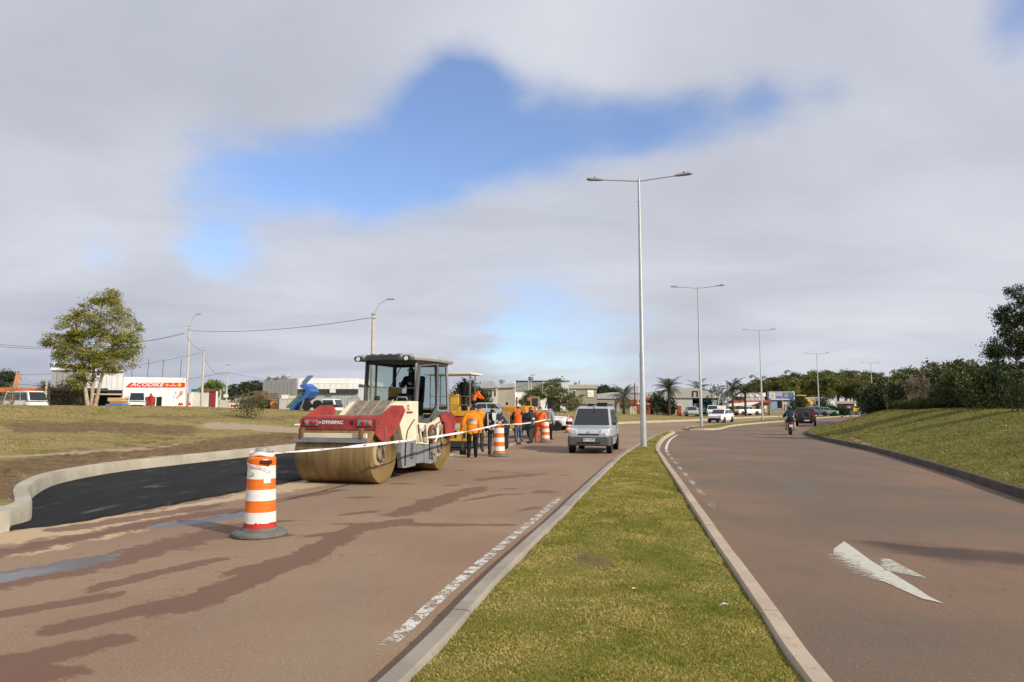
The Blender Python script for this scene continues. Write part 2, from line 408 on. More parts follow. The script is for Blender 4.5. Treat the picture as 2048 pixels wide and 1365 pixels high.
# --- the two carriageways
def road(name, A, B, cols, m):
    t = np.linspace(0, 1, cols); P = A[:, None, :] * (1 - t)[None, :, None] + B[:, None, :] * t[None, :, None]
    V = np.c_[P.reshape(-1, 2), np.zeros(len(A) * cols)]
    me = gridmesh(name, V, len(A), cols, m); return me, V
def strokes(V, lst):
    r = np.zeros(len(V)); near = V[:, 1] < 60; Q = V[near][:, :2]; acc = np.zeros(len(Q))
    for pts, hw, w in lst:
        c = np.array(gp(pts)); dd_ = dist_to(c, Q); acc = np.maximum(acc, w * np.clip(1.0 - .5 * dd_ / hw, 0, 1))
    r[near] = acc; return r
WET = [([(-60, 1345), (60, 1318), (215, 1282)], .20, 1), ([(107, 1261), (200, 1238), (295, 1216)], .16, 1), ([(-40, 1236), (90, 1215), (209, 1194)], .14, 1),
       ([(188, 1178), (320, 1145), (446, 1116)], .13, 1), ([(354, 1218), (483, 1164), (618, 1110), (700, 1062), (800, 1042)], .22, 1), ([(456, 1150), (600, 1110), (690, 1080)], .16, .9),
       ([(558, 1043), (700, 1047), (860, 1050), (1022, 1049)], .12, 1), ([(617, 991), (760, 997), (880, 1001)], .07, 1), ([(800, 1028), (850, 1012), (900, 994), (950, 980)], .28, 1),
       ([(780, 967), (900, 971), (1000, 977), (1118, 984)], .09, 1), ([(911, 941), (1000, 944), (1148, 952)], .07, 1), ([(690, 1030), (750, 1022)], .12, .9), ([(1040, 1022), (1075, 1015)], .12, .9),
       ([(940, 1000), (1000, 990), (1110, 985)], .14, .8), ([(960, 960), (1010, 955), (1060, 950)], .3, .85),
       ([(120, 1060), (260, 1038), (420, 1012)], .30, .85), ([(0, 1108), (160, 1075), (330, 1040), (480, 1020)], .34, .8), ([(560, 1000), (680, 980)], .3, .7),
       ([(0, 1165), (140, 1140), (300, 1100), (480, 1055)], .42, .85), ([(540, 1070), (600, 1075), (640, 1072)], .14, .9), ([(100, 1365), (10, 1340)], .3, .8)]
PUD = [([(-60, 1165), (80, 1142), (180, 1122)], .30, .95), ([(330, 1052), (420, 1040), (500, 1026)], .26, .95), ([(200, 1118), (300, 1085)], .22, .6)]
SND = [([(-40, 1084), (60, 1070), (200, 1049), (290, 1032)], .42, 1.2), ([(0, 1112), (100, 1097)], .22, .8), ([(150, 1085), (250, 1066)], .2, .75), ([(260, 1036), (420, 1006), (620, 964)], .30, .9), ([(560, 982), (640, 966), (760, 935), (940, 905), (1040, 886)], .42, .85),
       ([(250, 1072), (330, 1052)], .12, .6)]
me, V = road('road_left', cL, cC, 120, M_roadL)
attr(me, 'wet', strokes(V, WET)); attr(me, 'puddle', strokes(V, PUD)); attr(me, 'sand', strokes(V, SND))
struct(link('road_left', me))
cRb = cKR + normals2(cKR) * 1.2
me, V = road('road_right', cC, curve([tuple(p) for p in cRb[::6]], par), 60, M_roadR); attr(me, 'patch', strokes(V, [([(1395, 884), (1440, 886), (1500, 889)], .8, .95), ([(1380, 905), (1470, 925), (1560, 955), (1620, 985)], .6, .6), ([(1890, 932), (1960, 937)], .25, .8), ([(1500, 862), (1570, 866)], .8, .6), ([(1700, 1000), (1900, 1060), (2040, 1100)], .8, .5)])); struct(link('road_right', me))

# --- fresh asphalt in the bay
eA = curve(gp([(-60, 1085), (0, 1063), (40, 1052)]) + gp([(64, 1042), (60, 1010), (75, 992), (112, 973), (180, 957), (260, 944), (370, 931), (500, 916), (620, 901)]) + [(-5.6, 34.6)], 150)
eB = curve(gp([(-60, 1086), (0, 1065), (120, 1050), (200, 1036), (400, 999), (620, 957), (760, 929), (880, 908), (985, 890)]), 150)
eB[:, 0] += .03 * np.sin(np.arange(150) * 1.7) + .02 * np.sin(np.arange(150) * .63)
t = np.linspace(0, 1, 12); P = eA[:, None, :] * (1 - t)[None, :, None] + eB[:, None, :] * t[None, :, None]
V = np.c_[P.reshape(-1, 2), np.full(150 * 12, .035)]; V = V.reshape(150, 12, 3)
V = np.concatenate([V, V[:, -1:, :] * [1, 1, 0] + [.03, -.01, .002]], axis=1)
m = newmat('fresh_asphalt'); b = nodes_of(m); tt = N('ShaderNodeTexCoord').outputs['Object']
n1 = noise_(vmath('MULTIPLY', tt, (1.8, .5, 1)), .9, 7, .65); n2 = noise_(tt, 120, 3, .7); n3 = noise_(vmath('MULTIPLY', tt, (2.2, .55, 1)), 1.2, 8, .7)
col = mixc(sstep(n1.outputs[0], .35, .7), (.014, .014, .014), (.026, .025, .025)); col = mixc(math_('MULTIPLY', sstep(n2.outputs[0], .55, .7), .5), col, (.06, .058, .056))
col = mixc(math_('MULTIPLY', sstep(n3.outputs[0], .56, .72), .6), col, (.20, .17, .13)); L(col, b.inputs['Base Color']); b.inputs['Roughness'].default_value = .8; b.inputs['Specular IOR Level'].default_value = .12
bp = N('ShaderNodeBump'); bp.inputs['Strength'].default_value = .5; bp.inputs['Distance'].default_value = .01; L(n2.outputs[0], bp.inputs['Height']); L(bp.outputs[0], b.inputs['Normal'])
struct(link('fresh_asphalt', gridmesh('fresh_asphalt', V.reshape(-1, 3), 150, 13, m)))

# --- verges: swept from the kerb lines outwards
def bank(name, K, dirv, offs, Hf, m, jit):
    dirv = np.array(dirv) / np.hypot(*dirv); o = np.array(offs)
    P = (K[:, None, :] + dirv[None, None, :] * o[None, :, None]).reshape(-1, 2)
    z = Hf(P); dk = np.tile(o, len(K))
    dk = dist_to(K, P); z = z + jit(P[:, 0], P[:, 1]) * np.clip((dk - .2) / .6, 0, 1) - .03 * np.clip(1 - dk / .35, 0, 1)
    V = np.c_[P, z]; return gridmesh(name, V, len(K), len(o), m), V
offs = list(np.arange(.12, 3, .2)) + list(np.arange(3, 14, .45)) + [14.6, 16, 18, 20, 23, 27, 32, 40, 55, 80, 130, 250, 700]
def jitL(x, y):
    return .022 * fbm(x, y, 1.9, 4) + .02 * fbm(x + 9, y, .5, 2)
me, V = bank('verge_left', cKL, (-.94, .34), offs, HL, M_turfL, jitL)
PX = proj(V)
def pxmask(lst, PX, V):
    r = np.zeros(len(PX)); ok = (V[:, 1] > 5) & (V[:, 1] < 90)
    for pts, hw, w in lst:
        r = np.maximum(r, np.where(ok, w * np.clip(1 - .5 * dist_to(np.array(pts, float), PX * [.22, 1]) / hw, 0, 1), 0))
    return r
def sq(l): return [([(a * .22, b) for a, b in p], h, w) for p, h, w in l]
DIRT = sq([([(-80, 950), (80, 935), (190, 915)], 16, 1), ([(-80, 985), (30, 975)], 22, 1), ([(60, 857), (200, 856), (355, 862)], 10, 1.05), ([(300, 910), (420, 893), (520, 885), (620, 874)], 13, 1), ([(150, 905), (330, 880)], 7, .6),
           ([(620, 880), (900, 850)], 10, .7), ([(280, 835), (620, 835)], 8, .55)])
SAND = sq([([(-40, 917), (100, 911), (281, 899)], 3.0, .9), ([(215, 931), (290, 924), (370, 915)], 5.5, 1), ([(430, 852), (520, 856), (615, 864)], 6.5, 1), ([(300, 900), (420, 880)], 3, .6)])
dm = pxmask(DIRT, PX, V); sm = pxmask(SAND, PX, V)
attr(me, 'dirt', dm); attr(me, 'sand', sm)
co = V.copy(); co[:, 2] += dm * np.clip((dist_to(cKL, V[:, :2]) - .3) / .5, 0, 1) * .09 * np.abs(fbm(V[:, 0] * 1.7, V[:, 1] * 1.7, 2.4, 3)); me.vertices.foreach_set('co', co.astype(np.float32).ravel())
struct(link('verge_left', me)); VL = V
offs = list(np.arange(.10, 2, .2)) + list(np.arange(2, 12, .5)) + [13, 15, 18, 22, 28, 36, 50, 80, 140, 260, 700]
me, V = bank('grass_bank', cKR, (.97, -.25), offs, HR, M_turfR, lambda x, y: .03 * fbm(x, y, .8, 4) + .03 * fbm(x, y, .3, 2))
PX = proj(V)
attr(me, 'dirt', pxmask(sq([([(1700, 875), (1745, 893), (1830, 925)], 4, .8), ([(1900, 938), (2048, 965)], 3, .5)]), PX, V)); attr(me, 'sand', pxmask(sq([([(1702, 876), (1760, 900), (1800, 912)], 2.5, .75)]), PX, V))
struct(link('grass_bank', me)); VR = V

# --- medians: turf cushion between kerbs
def median(name, A, B, inset, z0, crown, n, cols):
    a = curve([tuple(p) for p in A], n); b_ = curve([tuple(p) for p in B], n); t = np.linspace(0, 1, cols)
    w = np.hypot(*(b_ - a).T)[:, None]; ti = np.clip(inset / np.maximum(w, .01), 0, .5); t = ti + (1 - 2 * ti) * t[None, :]
    P = (a[:, None, :] * (1 - t)[..., None] + b_[:, None, :] * t[..., None]).reshape(-1, 2)
    zc = z0 + crown * np.sin(np.pi * np.tile(np.linspace(0, 1, cols), n)) + .012 * fbm(P[:, 0], P[:, 1], 2.3, 3)
    V = np.c_[P, zc]; me = gridmesh(name, V, n, cols, M_turfM)
    PXm = proj(V); attr(me, 'dirt', pxmask([([(1155 * .22, 1112), (1200 * .22, 1125), (1225 * .22, 1138)], 9, .8)], PXm, V)); attr(me, 'sand', pxmask([([(1145 * .22, 1105), (1185 * .22, 1125)], 7, .62)], PXm, V))
    struct(link(name, me)); return V.reshape(n, cols, 3)
VM = median('median', cMLl, cMR, .17, .085, .07, 260, 24)
VM2 = median('far_median', cM2L, cM2R, .2, .118, .08, 140, 8)

# --- kerbs: a run of cast blocks with open joints
def kerb(name, c, side, w, h, m, blk, top_in=.02, z0=0.):
    root = MB(); n2 = normals2(c) * side; s = np.r_[0, np.cumsum(np.hypot(*np.diff(c, axis=0).T))]
    root_o = bpy.data.objects.new(name, None); COL.objects.link(root_o); struct(root_o)
    k = 0; pos = 0.
    while pos < s[-1] - .2:
        ln = blk * (1 + .5 * min(1, max(0, (pos - 60) / 60))); a, e = pos + .006, min(pos + ln, s[-1]) - .006; pos += ln
        q = np.linspace(a, e, max(3, int((e - a) / .35) + 1)); P = np.c_[np.interp(q, s, c[:, 0]), np.interp(q, s, c[:, 1])]; Nn = np.c_[np.interp(q, s, n2[:, 0]), np.interp(q, s, n2[:, 1])]
        dz = random.uniform(-.006, .006); mb = MB(); rings = []
        for p, nn in zip(P, Nn):
            def pt(o, z): return (p[0] + nn[0] * o, p[1] + nn[1] * o, z)
            rings.append([pt(0, -.04), pt(top_in * .6, z0 + h * .8 + dz), pt(top_in + .012, z0 + h + dz), pt(w - .015, z0 + h + dz), pt(w, z0 + h * .86 + dz), pt(w, -.04)])
        mb.loft(rings); mb.build('kerb_block', m, root_o, smooth=40); k += 1
    return root_o
near = cKL[(cKL[:, 1] < 32)]; far = cKL[(cKL[:, 1] >= 31.5) & (cKL[:, 1] < 180)]
kerb('kerb_new', near, -1, .24, .28, M_kerbN, 4.2, .015)
kerb('kerb_outer', far, -1, .2, .22, M_kerbO, 6., .02)
ml = cMLl[(cMLl[:, 1] > -6)]; mr = cMR[(cMR[:, 1] > -6)]
kerb('median_kerb_left', ml, 1, .16, .13, M_kerbG, 1.9); kerb('median_kerb_right', mr, -1, .16, .13, M_kerbO, 1.9)
nose = curve([tuple(cMLl[-1]), (10.15, 43.95), (10.42, 43.95), tuple(cMR[-1])], 14); kerb('median_nose', nose, 1, .16, .13, M_kerbO, 5.)
kerb('far_median_nose', curve([tuple(cM2L[0]), (12.62, 49.9), (12.85, 49.55), tuple(cM2R[0])], 10)[::-1], -1, .18, .13, M_kerbG, 5.); kerb('far_median_kerb_left', cM2L, 1, .18, .13, M_kerbO, 5.); kerb('far_median_kerb_right', cM2R, -1, .18, .13, M_kerbO, 5.)
kerb('bank_kerb', cKR[(cKR[:, 1] > -4) & (cKR[:, 1] < 170)], 1, .18, .17, mat_concrete('shaded_concrete', (.075, .062, .050), (.115, .098, .08)), 3.2)  # shade on the kerb and under the grass edge painted into its colour

# --- paint
def mat_paint(name, c, wear, sc=(1, 1, 1)):
    m = newmat(name); b = nodes_of(m); t = N('ShaderNodeTexCoord').outputs['Object']; t = vmath('MULTIPLY', t, sc)
    b.inputs['Base Color'].default_value = (*c, 1); b.inputs['Roughness'].default_value = .8
    a = math_('ADD', math_('MULTIPLY', noise_(t, 11, 6, .7).outputs[0], .6), math_('MULTIPLY', noise_(t, 60, 3, .7).outputs[0], .4)); L(sstep(math_('ADD', a, attr_('keep')), wear - .05, wear + .05), b.inputs['Alpha'])
    return m
M_line = mat_paint('worn_line_paint', (.62, .60, .55), .58); M_arrow = mat_paint('worn_arrow_paint', (.52, .50, .43), .60, (.55, 3.2, 1))
def strip(name, c, w, z, m, keep):
    n2 = normals2(c); me = gridmesh(name, np.c_[np.vstack([c - n2 * w / 2, c + n2 * w / 2]).reshape(2, -1, 2).transpose(1, 0, 2).reshape(-1, 2), np.full(2 * len(c), z)], len(c), 2, m)
    attr(me, 'keep', np.repeat(keep(c), 2)); return struct(link(name, me))
lw = cMLl - normals2(cMLl) * .30; lw = curve([tuple(p) for p in lw[(lw[:, 1] > 4.5) & (lw[:, 1] < 34)][::3]], .06)
strip('edge_line', lw, .115, .005, M_line, lambda c: np.interp(c[:, 1], [4.5, 4.75, 5.2, 12.5, 13.6, 16, 34], [-.2, .0, .12, .10, -.06, -.16, -.2]) + .035 * np.sin(np.arange(len(c)) * 1.05) - .03)
rw = cMR + normals2(cMR) * .26; rw = curve([tuple(p) for p in rw[(rw[:, 1] > 4.2) & (rw[:, 1] < 42)][::3]], .06)
strip('edge_line', rw, .10, .005, M_line, lambda c: np.interp(c[:, 1], [4, 9, 10, 14, 22, 26, 30, 40], [-.10, -.10, -.06, .03, .02, .08, .3, .3]) + .05 * np.sin(np.arange(len(c)) * .21))
lane = curve(gp([(420, 1112), (560, 1062), (760, 1000), (940, 945), (1010, 922), (1060, 905)]), .08)
strip('lane_line', lane, .10, .005, M_line, lambda c: np.full(len(c), -.10) + .06 * np.sin(np.arange(len(c)) * .09))
def arrow_piece(lst, keepf):
    q = gp([(1640 + a / 7.314, 1060 + b / 7.314) for a, b in lst]); bm = bmesh.new(); f = bm.faces.new([bm.verts.new((x, y, .005)) for x, y in q])
    bmesh.ops.triangulate(bm, faces=[f]); bmesh.ops.subdivide_edges(bm, edges=bm.edges, cuts=6, use_grid_fill=True); me = bpy.data.meshes.new('arrow_paint'); bm.to_mesh(me); bm.free()
    if me.polygons[0].normal.z < 0: me.flip_normals()
    me.materials.append(M_arrow); P = proj(np.array([v.co for v in me.vertices])); attr(me, 'keep', keepf((P[:, 0] - 1640) * 7.314, (P[:, 1] - 1060) * 7.314)); return me
ar = bpy.data.objects.new('road_arrow', None); COL.objects.link(ar); struct(ar)
link('arrow_paint', arrow_piece([(200, 285), (355, 172), (520, 290), (780, 480), (1000, 605), (1400, 850), (1600, 985), (1810, 1085), (1500, 1015), (1200, 885), (950, 770), (560, 670), (260, 560), (130, 440), (120, 345), (190, 370)],
     lambda a, b: np.clip(.15 - (b - (150 + .62 * a)) * .0007, -.04, .2)), ar)
link('arrow_paint', arrow_piece([(680, 392), (1040, 440), (1200, 530), (1340, 600), (1570, 715), (1270, 660), (960, 600), (840, 500)], lambda a, b: np.where(a > 900, .13, .03)), ar)

# --- grass blades
def mat_blade(name, a, b_, c):
    m = newmat(name); b = nodes_of(m); t = N('ShaderNodeTexCoord').outputs['Object']
    n1 = noise_(t, 1.1, 7, .72)
    col = mixc(sstep(math_('ADD', math_('MULTIPLY', n1.outputs[0], .78), math_('MULTIPLY', attr_('tint'), .22)), .40, .54), a, b_); col = mixc(sstep(math_('ADD', math_('MULTIPLY', n1.outputs[0], .72), math_('MULTIPLY', attr_('tint'), .28)), .53, .64), col, c)
    L(col, b.inputs['Base Color']); b.inputs['Roughness'].default_value = .7; b.inputs['Specular IOR Level'].default_value = .2
    try: b.inputs['Subsurface Weight'].default_value = 0
    except Exception: pass
    return m
M_bladeM = mat_blade('lawn_blades', (.155, .175, .018), (.320, .275, .050), (.58, .44, .18)); M_bladeL = mat_blade('dry_blades', (.22, .17, .055), (.36, .265, .12), (.46, .35, .18)); M_bladeR = mat_blade('bank_blades', (.120, .130, .018), (.230, .205, .045), (.36, .285, .10))
def blades(name, P, h, w, m, label):
    n = len(P); a = rng.uniform(0, 2 * np.pi, n); l = rng.uniform(.4, 2.2, n) * h; b = rng.uniform(0, 2 * np.pi, n)
    wv = np.c_[np.cos(a), np.sin(a), np.zeros(n)] * (w / 2)[:, None]
    tip = P + np.c_[np.cos(b) * l, np.sin(b) * l, h]
    V = np.stack([P - wv, P + wv, tip], 1).reshape(-1, 3); me = bpy.data.meshes.new(name)
    me.vertices.add(3 * n); me.vertices.foreach_set('co', V.astype(np.float32).ravel()); me.loops.add(3 * n); me.loops.foreach_set('vertex_index', np.arange(3 * n, dtype=np.int32))
    me.polygons.add(n); me.polygons.foreach_set('loop_start', np.arange(0, 3 * n, 3, dtype=np.int32)); me.update(calc_edges=True); me.materials.append(m)
    attr(me, 'tint', np.repeat(rng.uniform(0, 1, n), 3))
    o = link(name, me); o['kind'] = 'stuff'; o['label'] = label; return o
def sample(Vg, n, wfun):                              # random points on a row/col grid, weighted by area and wfun
    A, B, Cc, D = Vg[:-1, :-1], Vg[:-1, 1:], Vg[1:, 1:], Vg[1:, :-1]
    area = np.linalg.norm(np.cross(B - A, D - A), axis=2); cen = (A + Cc) / 2; w = (area * wfun(cen)).ravel(); idx = rng.choice(len(w), n, p=w / w.sum())
    u, v = rng.random(n)[:, None], rng.random(n)[:, None]; a, b, c, d_ = [q.reshape(-1, 3)[idx] for q in (A, B, Cc, D)]
    return a * (1 - u) * (1 - v) + b * u * (1 - v) + c * u * v + d_ * (1 - u) * v
P = sample(VM, 380000, lambda c: np.where((c[..., 1] > 3.4) & (c[..., 1] < 44), 1 / np.maximum(c[..., 1], 4) ** 1.15, 0))
px = proj(P); bare = np.clip(1 - np.hypot((px[:, 0] - 1190) / 60, (px[:, 1] - 1122) / 24), 0, 1); P = P[rng.random(len(P)) > bare * 1.6]
dn = .55 + .45 * (fbm(P[:, 0], P[:, 1], 3.1, 3) + 1) / 2; P[:, 2] -= .004
blades('median_grass', P, rng.uniform(.006, .024, len(P)) * dn, .0028 + .00085 * P[:, 1] * rng.uniform(.5, 1.4, len(P)), M_bladeM, 'short mown grass with dry straw on the narrow central median')
Vg = VR.reshape(len(cKR), -1, 3)
P = sample(Vg, 270000, lambda c: np.where((c[..., 1] > 8) & (c[..., 1] < 75) & (c[..., 0] < c[..., 1] * .9 + 3), 1 / np.maximum(c[..., 1], 8) ** 1.3, 0)); P[:, 2] -= .01
blades('bank_grass', P, rng.uniform(.018, .06, len(P)), .004 + .0009 * P[:, 1] * rng.uniform(.5, 1.3, len(P)), M_bladeR, 'green grass covering the bank on the right')
Vg = VL.reshape(len(cKL), -1, 3)
P = sample(Vg, 130000, lambda c: np.where((c[..., 1] > 9) & (c[..., 1] < 60) & (c[..., 0] > -c[..., 1] * .85 - 3), 1 / np.maximum(c[..., 1], 8) ** 1.2, 0)); pp = proj(P); dmk = np.maximum(pxmask(DIRT, pp, P), pxmask(SAND, pp, P) * 1.3)
P = P[rng.random(len(P)) > dmk * 1.25]; P[:, 2] -= .01
blades('verge_grass', P, rng.uniform(.02, .055, len(P)), .005 + .0012 * P[:, 1] * rng.uniform(.5, 1.3, len(P)), M_bladeL, 'dry straw coloured grass on the left verge')
# earth clods along the dug strip
P = sample(Vg, 9000, lambda c: np.where((c[..., 1] > 9) & (c[..., 1] < 45), 1 / np.maximum(c[..., 1], 8), 0)); pp = proj(P); keep = rng.random(len(P)) < pxmask(DIRT, pp, P) * .9; P = P[keep]
mb = MB(); 
for p in P:
    r = random.uniform(.012, .05) * (1.6 if random.random() < .08 else 1); q = [Vector((random.uniform(.6, 1.3) * r * a, random.uniform(.6, 1.3) * r * b, random.uniform(.5, 1) * r * c)) + Vector(p) for a, b, c in ((1, 0, 0), (0, 1, 0), (-1, 0, 0), (0, -1, 0), (0, 0, 1))]
    mb.add(q, [(0, 1, 4), (1, 2, 4), (2, 3, 4), (3, 0, 4)])
o = mb.build('earth_clods', mat('clod_earth', (.17, .11, .062), .95, var=.4, scale=3)); o['kind'] = 'stuff'; o['label'] = 'loose earth clods and stones along the dug verge'
# ================================================================ machines and vehicles
M_red = mat('faded_red_paint', (.30, .040, .036), .45, var=.28, scale=3.5, bump=.05); M_cream = mat('cream_paint', (.74, .67, .49), .5, var=.1, scale=2.5); M_mgrey = mat('machine_grey', (.22, .23, .245), .5, var=.14, scale=3)
M_dgrey = mat('cab_grey', (.045, .046, .050), .45, var=.15); M_black = mat('black_rubber', (.016, .016, .017), .75, var=.3, scale=12); M_roofg = mat('roof_grey', (.33, .345, .36), .45, var=.12, scale=3)
M_steel = mat('bare_steel', (.30, .28, .25), .42, .7, var=.3, scale=8); M_rust = mat('rusty_steel', (.17, .085, .045), .8, .2, var=.45, scale=9); M_hub = mat('muddy_hub', (.25, .19, .13), .8, var=.45, scale=7)
M_drum = mat('dusty_drum_steel', (.24, .165, .072), .5, .25, var=.26, scale=1.6, stretch=(6, 1, 1), bump=.06, bscale=30); M_drum2 = mat('drum_side', (.42, .33, .20), .6, .1, var=.3, scale=3)
M_glass = mat('tinted_glass', (.66, .73, .72), .04, 0, var=0, trans=1.0, spec=.5); M_glass.node_tree.nodes['Principled BSDF'].inputs['IOR'].default_value = 1.05
M_cglass = mat('car_glass', (.018, .021, .024), .06, 0, var=0, spec=.8)
M_lred = mat('red_lens', (.55, .018, .012), .2, var=0); M_lor = mat('amber_lens', (.6, .16, .02), .25, var=0); M_white = mat('white_paint', (.78, .77, .74), .4, var=.04); M_chrome = mat('chrome', (.75, .75, .75), .12, 1, var=0)
M_lamp = mat('headlamp_glass', (.86, .88, .88), .08, .35, var=0); M_yel = mat('yellow_paint', (.72, .42, .045), .45, var=.14, scale=3); M_oran = mat('orange_paint', (.74, .22, .02), .45, var=.15, scale=3); M_tan = mat('tan_paint', (.42, .33, .20), .6, var=.15)
M_wtxt = mat('white_lettering', (.75, .73, .70), .6, var=0); M_btxt = mat('black_lettering', (.02, .02, .02), .6, var=0)

# ---- the tandem roller
RH = R(16.2); ex = Vector((math.cos(RH), -math.sin(RH), 0)); ey = Vector((math.sin(RH), math.cos(RH), 0)); WB = 1.68
O = G(765.5, 967.5) - ex * .9 + ey * WB; O.z = 0
roller = thing('road_roller', 'red and cream double drum road roller with grey cab beside the striped barrel', 'road roller', O, -RH)
def TR(px, py, c, a='x'):
    e = ex if a == 'x' else ey; d_ = ray(px, py); cm = Vector((0, 0, EYE)) - O
    t = (c - cm.dot(e)) / d_.dot(e); p = cm + d_ * t
    return (p.dot(ey), p.z) if a == 'x' else (p.dot(ex), p.z)
def z2(l): return [(600 + a / 6.827, 780 + b / 6.827) for a, b in l]
def z3(l): return [(780 + a / 7.583, 800 + b / 7.583) for a, b in l]
def zc(l): return [(720 + a / 8.533, 690 + b / 8.533) for a, b in l]
def side_panel(name, pts, c, th, m, bevel=.008, parent=None):
    return MB().prism([TR(a, b, c) for a, b in pts], 'x', c - th, c).build(name, m, parent or roller, bevel=bevel)
RD = .645
for yy in (-WB, WB):
    d_ = MB().lathe([(.30, -.80), (RD - .05, -.80), (RD - .035, -.9), (RD - .008, -.9), (RD, -.885), (RD, .885), (RD - .008, .9), (RD - .035, .9), (RD - .05, .80), (.30, .80)], (0, yy, RD), 'x', 72).build('drum', M_drum, roller, smooth=35)
    for s in (-1, 1):
        MB().lathe([(RD - .045, s * .77), (.30, s * .79), (.29, s * .81), (.0, s * .81)], (0, yy, RD), 'x', 40, cap=False).build('drum_end', M_drum2, d_, smooth=35)
        hb = MB(); hb.lathe([(.17, s * .80), (.17, s * .87), (.11, s * .90), (0, s * .90)], (0, yy, RD), 'x', 20)
        for k in range(8): hb.lathe([(.014, s * .87), (.014, s * .885), (0, s * .885)], (0, yy + .14 * math.cos(k * .785), RD + .14 * math.sin(k * .785)), 'x', 6)
        hb.build('hub', M_hub, d_, smooth=40)
        MB().tube([(s * .885, yy + .05, RD - .12), (s * .90, yy - .12, RD + .3), (s * .87, yy + .06, RD + .55)], .025, 6).build('hose', M_black, roller, smooth=60)
# front yoke
NP = z2([(1042, 405), (1270, 212), (1405, 212), (1440, 290), (1372, 450), (1292, 590), (1170, 730), (1105, 690), (1036, 610)])
yoke = [TR(a, b, .93) for a, b in NP]
for s in (-1, 1):
    pl_ = MB().prism(yoke, 'x', s * .885, s * .93).build('yoke_plate', M_red, roller, bevel=.008)
    for k in range(3):
        for j in range(4): 
            y_, z_ = yoke[0][0] + .09 + .09 * (k % 2), yoke[0][1] - .06 - .10 * j
            if k < 2: MB().lathe([(.016, s * .93), (.016, s * .945), (0, s * .945)], (0, y_, z_), 'x', 6).build('bolt', M_steel, pl_)
    arm = MB().prism([(-WB - .16, RD + .50), (-WB + .10, RD + .52), (-WB + .13, RD - .10), (-WB + .03, RD - .2), (-WB - .08, RD - .12)], 'x', s * .86, s * .90); arm.build('drum_arm', M_hub, roller, bevel=.01)
    MB().box((s * .935, -WB + .0, RD + .36), (.03, .05, .40), rot3(.12)).build('lock_bar', M_steel, roller)
fy = yoke[0][0]; ft = yoke[0][1]
bz0, bz1 = 1.155, 1.46
beam = MB().prism([(fy - .0, bz0), (fy, bz1 - .05), (fy + .05, bz1), (fy + .34, bz1 + .02), (fy + .34, bz0 + .1), (fy + .12, bz0)], 'x', -.885, .885).build('crossbeam', M_red, roller, bevel=.012)
for s, xx in ((-1, -.64), (1, .66)):
    lt = MB().box((xx, fy - .012, 1.315), (.34, .03, .13)).build('tail_light', M_mgrey, beam, bevel=.01)
    for dx, r_, m_ in ((.03 * s * -1, .050, M_lred), (.115 * (1 if s > 0 else -1), .040, M_lor)):
        MB().lathe([(r_, -.024), (r_ * .96, -.045), (r_ * .5, -.055), (0, -.057)], (xx + dx, fy, 1.315), 'y', 20).build('lens', m_, lt, smooth=50)
    if s < 0: MB().lathe([(.034, -.024), (.03, -.045), (0, -.05)], (xx + .115, fy, 1.315), 'y', 16).build('lens', M_lred, lt, smooth=50)
text('DYNAPAC', .105, M_wtxt, beam, (-.12, fy - .004, 1.32), (math.pi / 2, 0, 0), bold=.004, ext=.003, sx=1.05)
MB().prism([(-.46, 1.32), (-.43, 1.35), (-.40, 1.32), (-.43, 1.29)], 'y', fy - .004, fy + .01).build('emblem', M_wtxt, beam)
vb = MB()
for k in range(5): vb.box((.35, fy - .003, 1.27 + k * .022), (.10 - abs(k - 2) * .018, .01, .010))
vb.build('horn_vent', M_black, beam)
for z_, m_, th, w_, y_ in ((1.045, M_cream, .10, 1.62, -2.27), (.945, M_mgrey, .085, 1.76, -2.345)):
    MB().box((0, y_, z_), (w_, .05, th)).build('scraper', m_, roller, bevel=.006)
for xx in (-.74, .70): MB().box((xx, -2.31, 1.08), (.08, .12, .26)).build('scraper_bracket', M_rust, roller, bevel=.01)
# engine hood
HY0, HY1 = -.68, -.06
MB().prism([(HY0, .62), (HY0, 1.43), (HY1, 1.80), (.40, 1.80), (.40, .55), (-.5, .52)], 'x', -.86, .80).build('hood', M_cream, roller, bevel=.03)
gx0, gx1 = -.62, .33; sl = math.atan2(1.80 - 1.43, HY1 - HY0); nrm = Vector((0, -math.sin(sl), math.cos(sl)))
def gpt(x, t, o): return Vector((x, HY0 + (HY1 - HY0) * t, 1.43 + .37 * t)) + nrm * o
gb = MB().slab([gpt(gx0, .03, .003), gpt(gx1, .03, .003), gpt(gx1, .97, .003), gpt(gx0, .97, .003)], .006).build('grille', M_black, roller)
for k in range(9):
    t = .06 + k * .103
    MB().slab([gpt(gx0 + .02, t, .012), gpt(gx1 - .02, t, .012), gpt(gx1 - .02, t + .05, .045), gpt(gx0 + .02, t + .05, .045)], .006).build('slat', mat('grille_grey', (.27, .24, .20), .6, var=.3), gb)
for k in range(4):
    x_ = gx0 + (gx1 - gx0) * k / 3; MB().slab([gpt(x_ - .015, 0, .02), gpt(x_ + .015, 0, .02), gpt(x_ + .015, 1, .02), gpt(x_ - .015, 1, .02)], .025).build('grille_bar', M_tan, gb)
MB().tube([(-.80, -.3, 1.70), (-.80, -.28, 1.86), (-.62, -.1, 1.90), (-.62, .05, 1.80)], .014, 6).build('handrail', M_steel, roller, smooth=60)
MB().tube([(.40, -.05, 1.80), (.42, -.02, 1.90), (.62, .05, 1.90), (.66, .1, 1.78)], .012, 6).build('handrail', M_steel, roller, smooth=60)
MB().tube([(.1, .1, 1.80), (.12, .12, 1.92), (.3, .2, 1.95), (.45, .28, 1.86)], .02, 6).build('air_hose', M_black, roller, smooth=60)
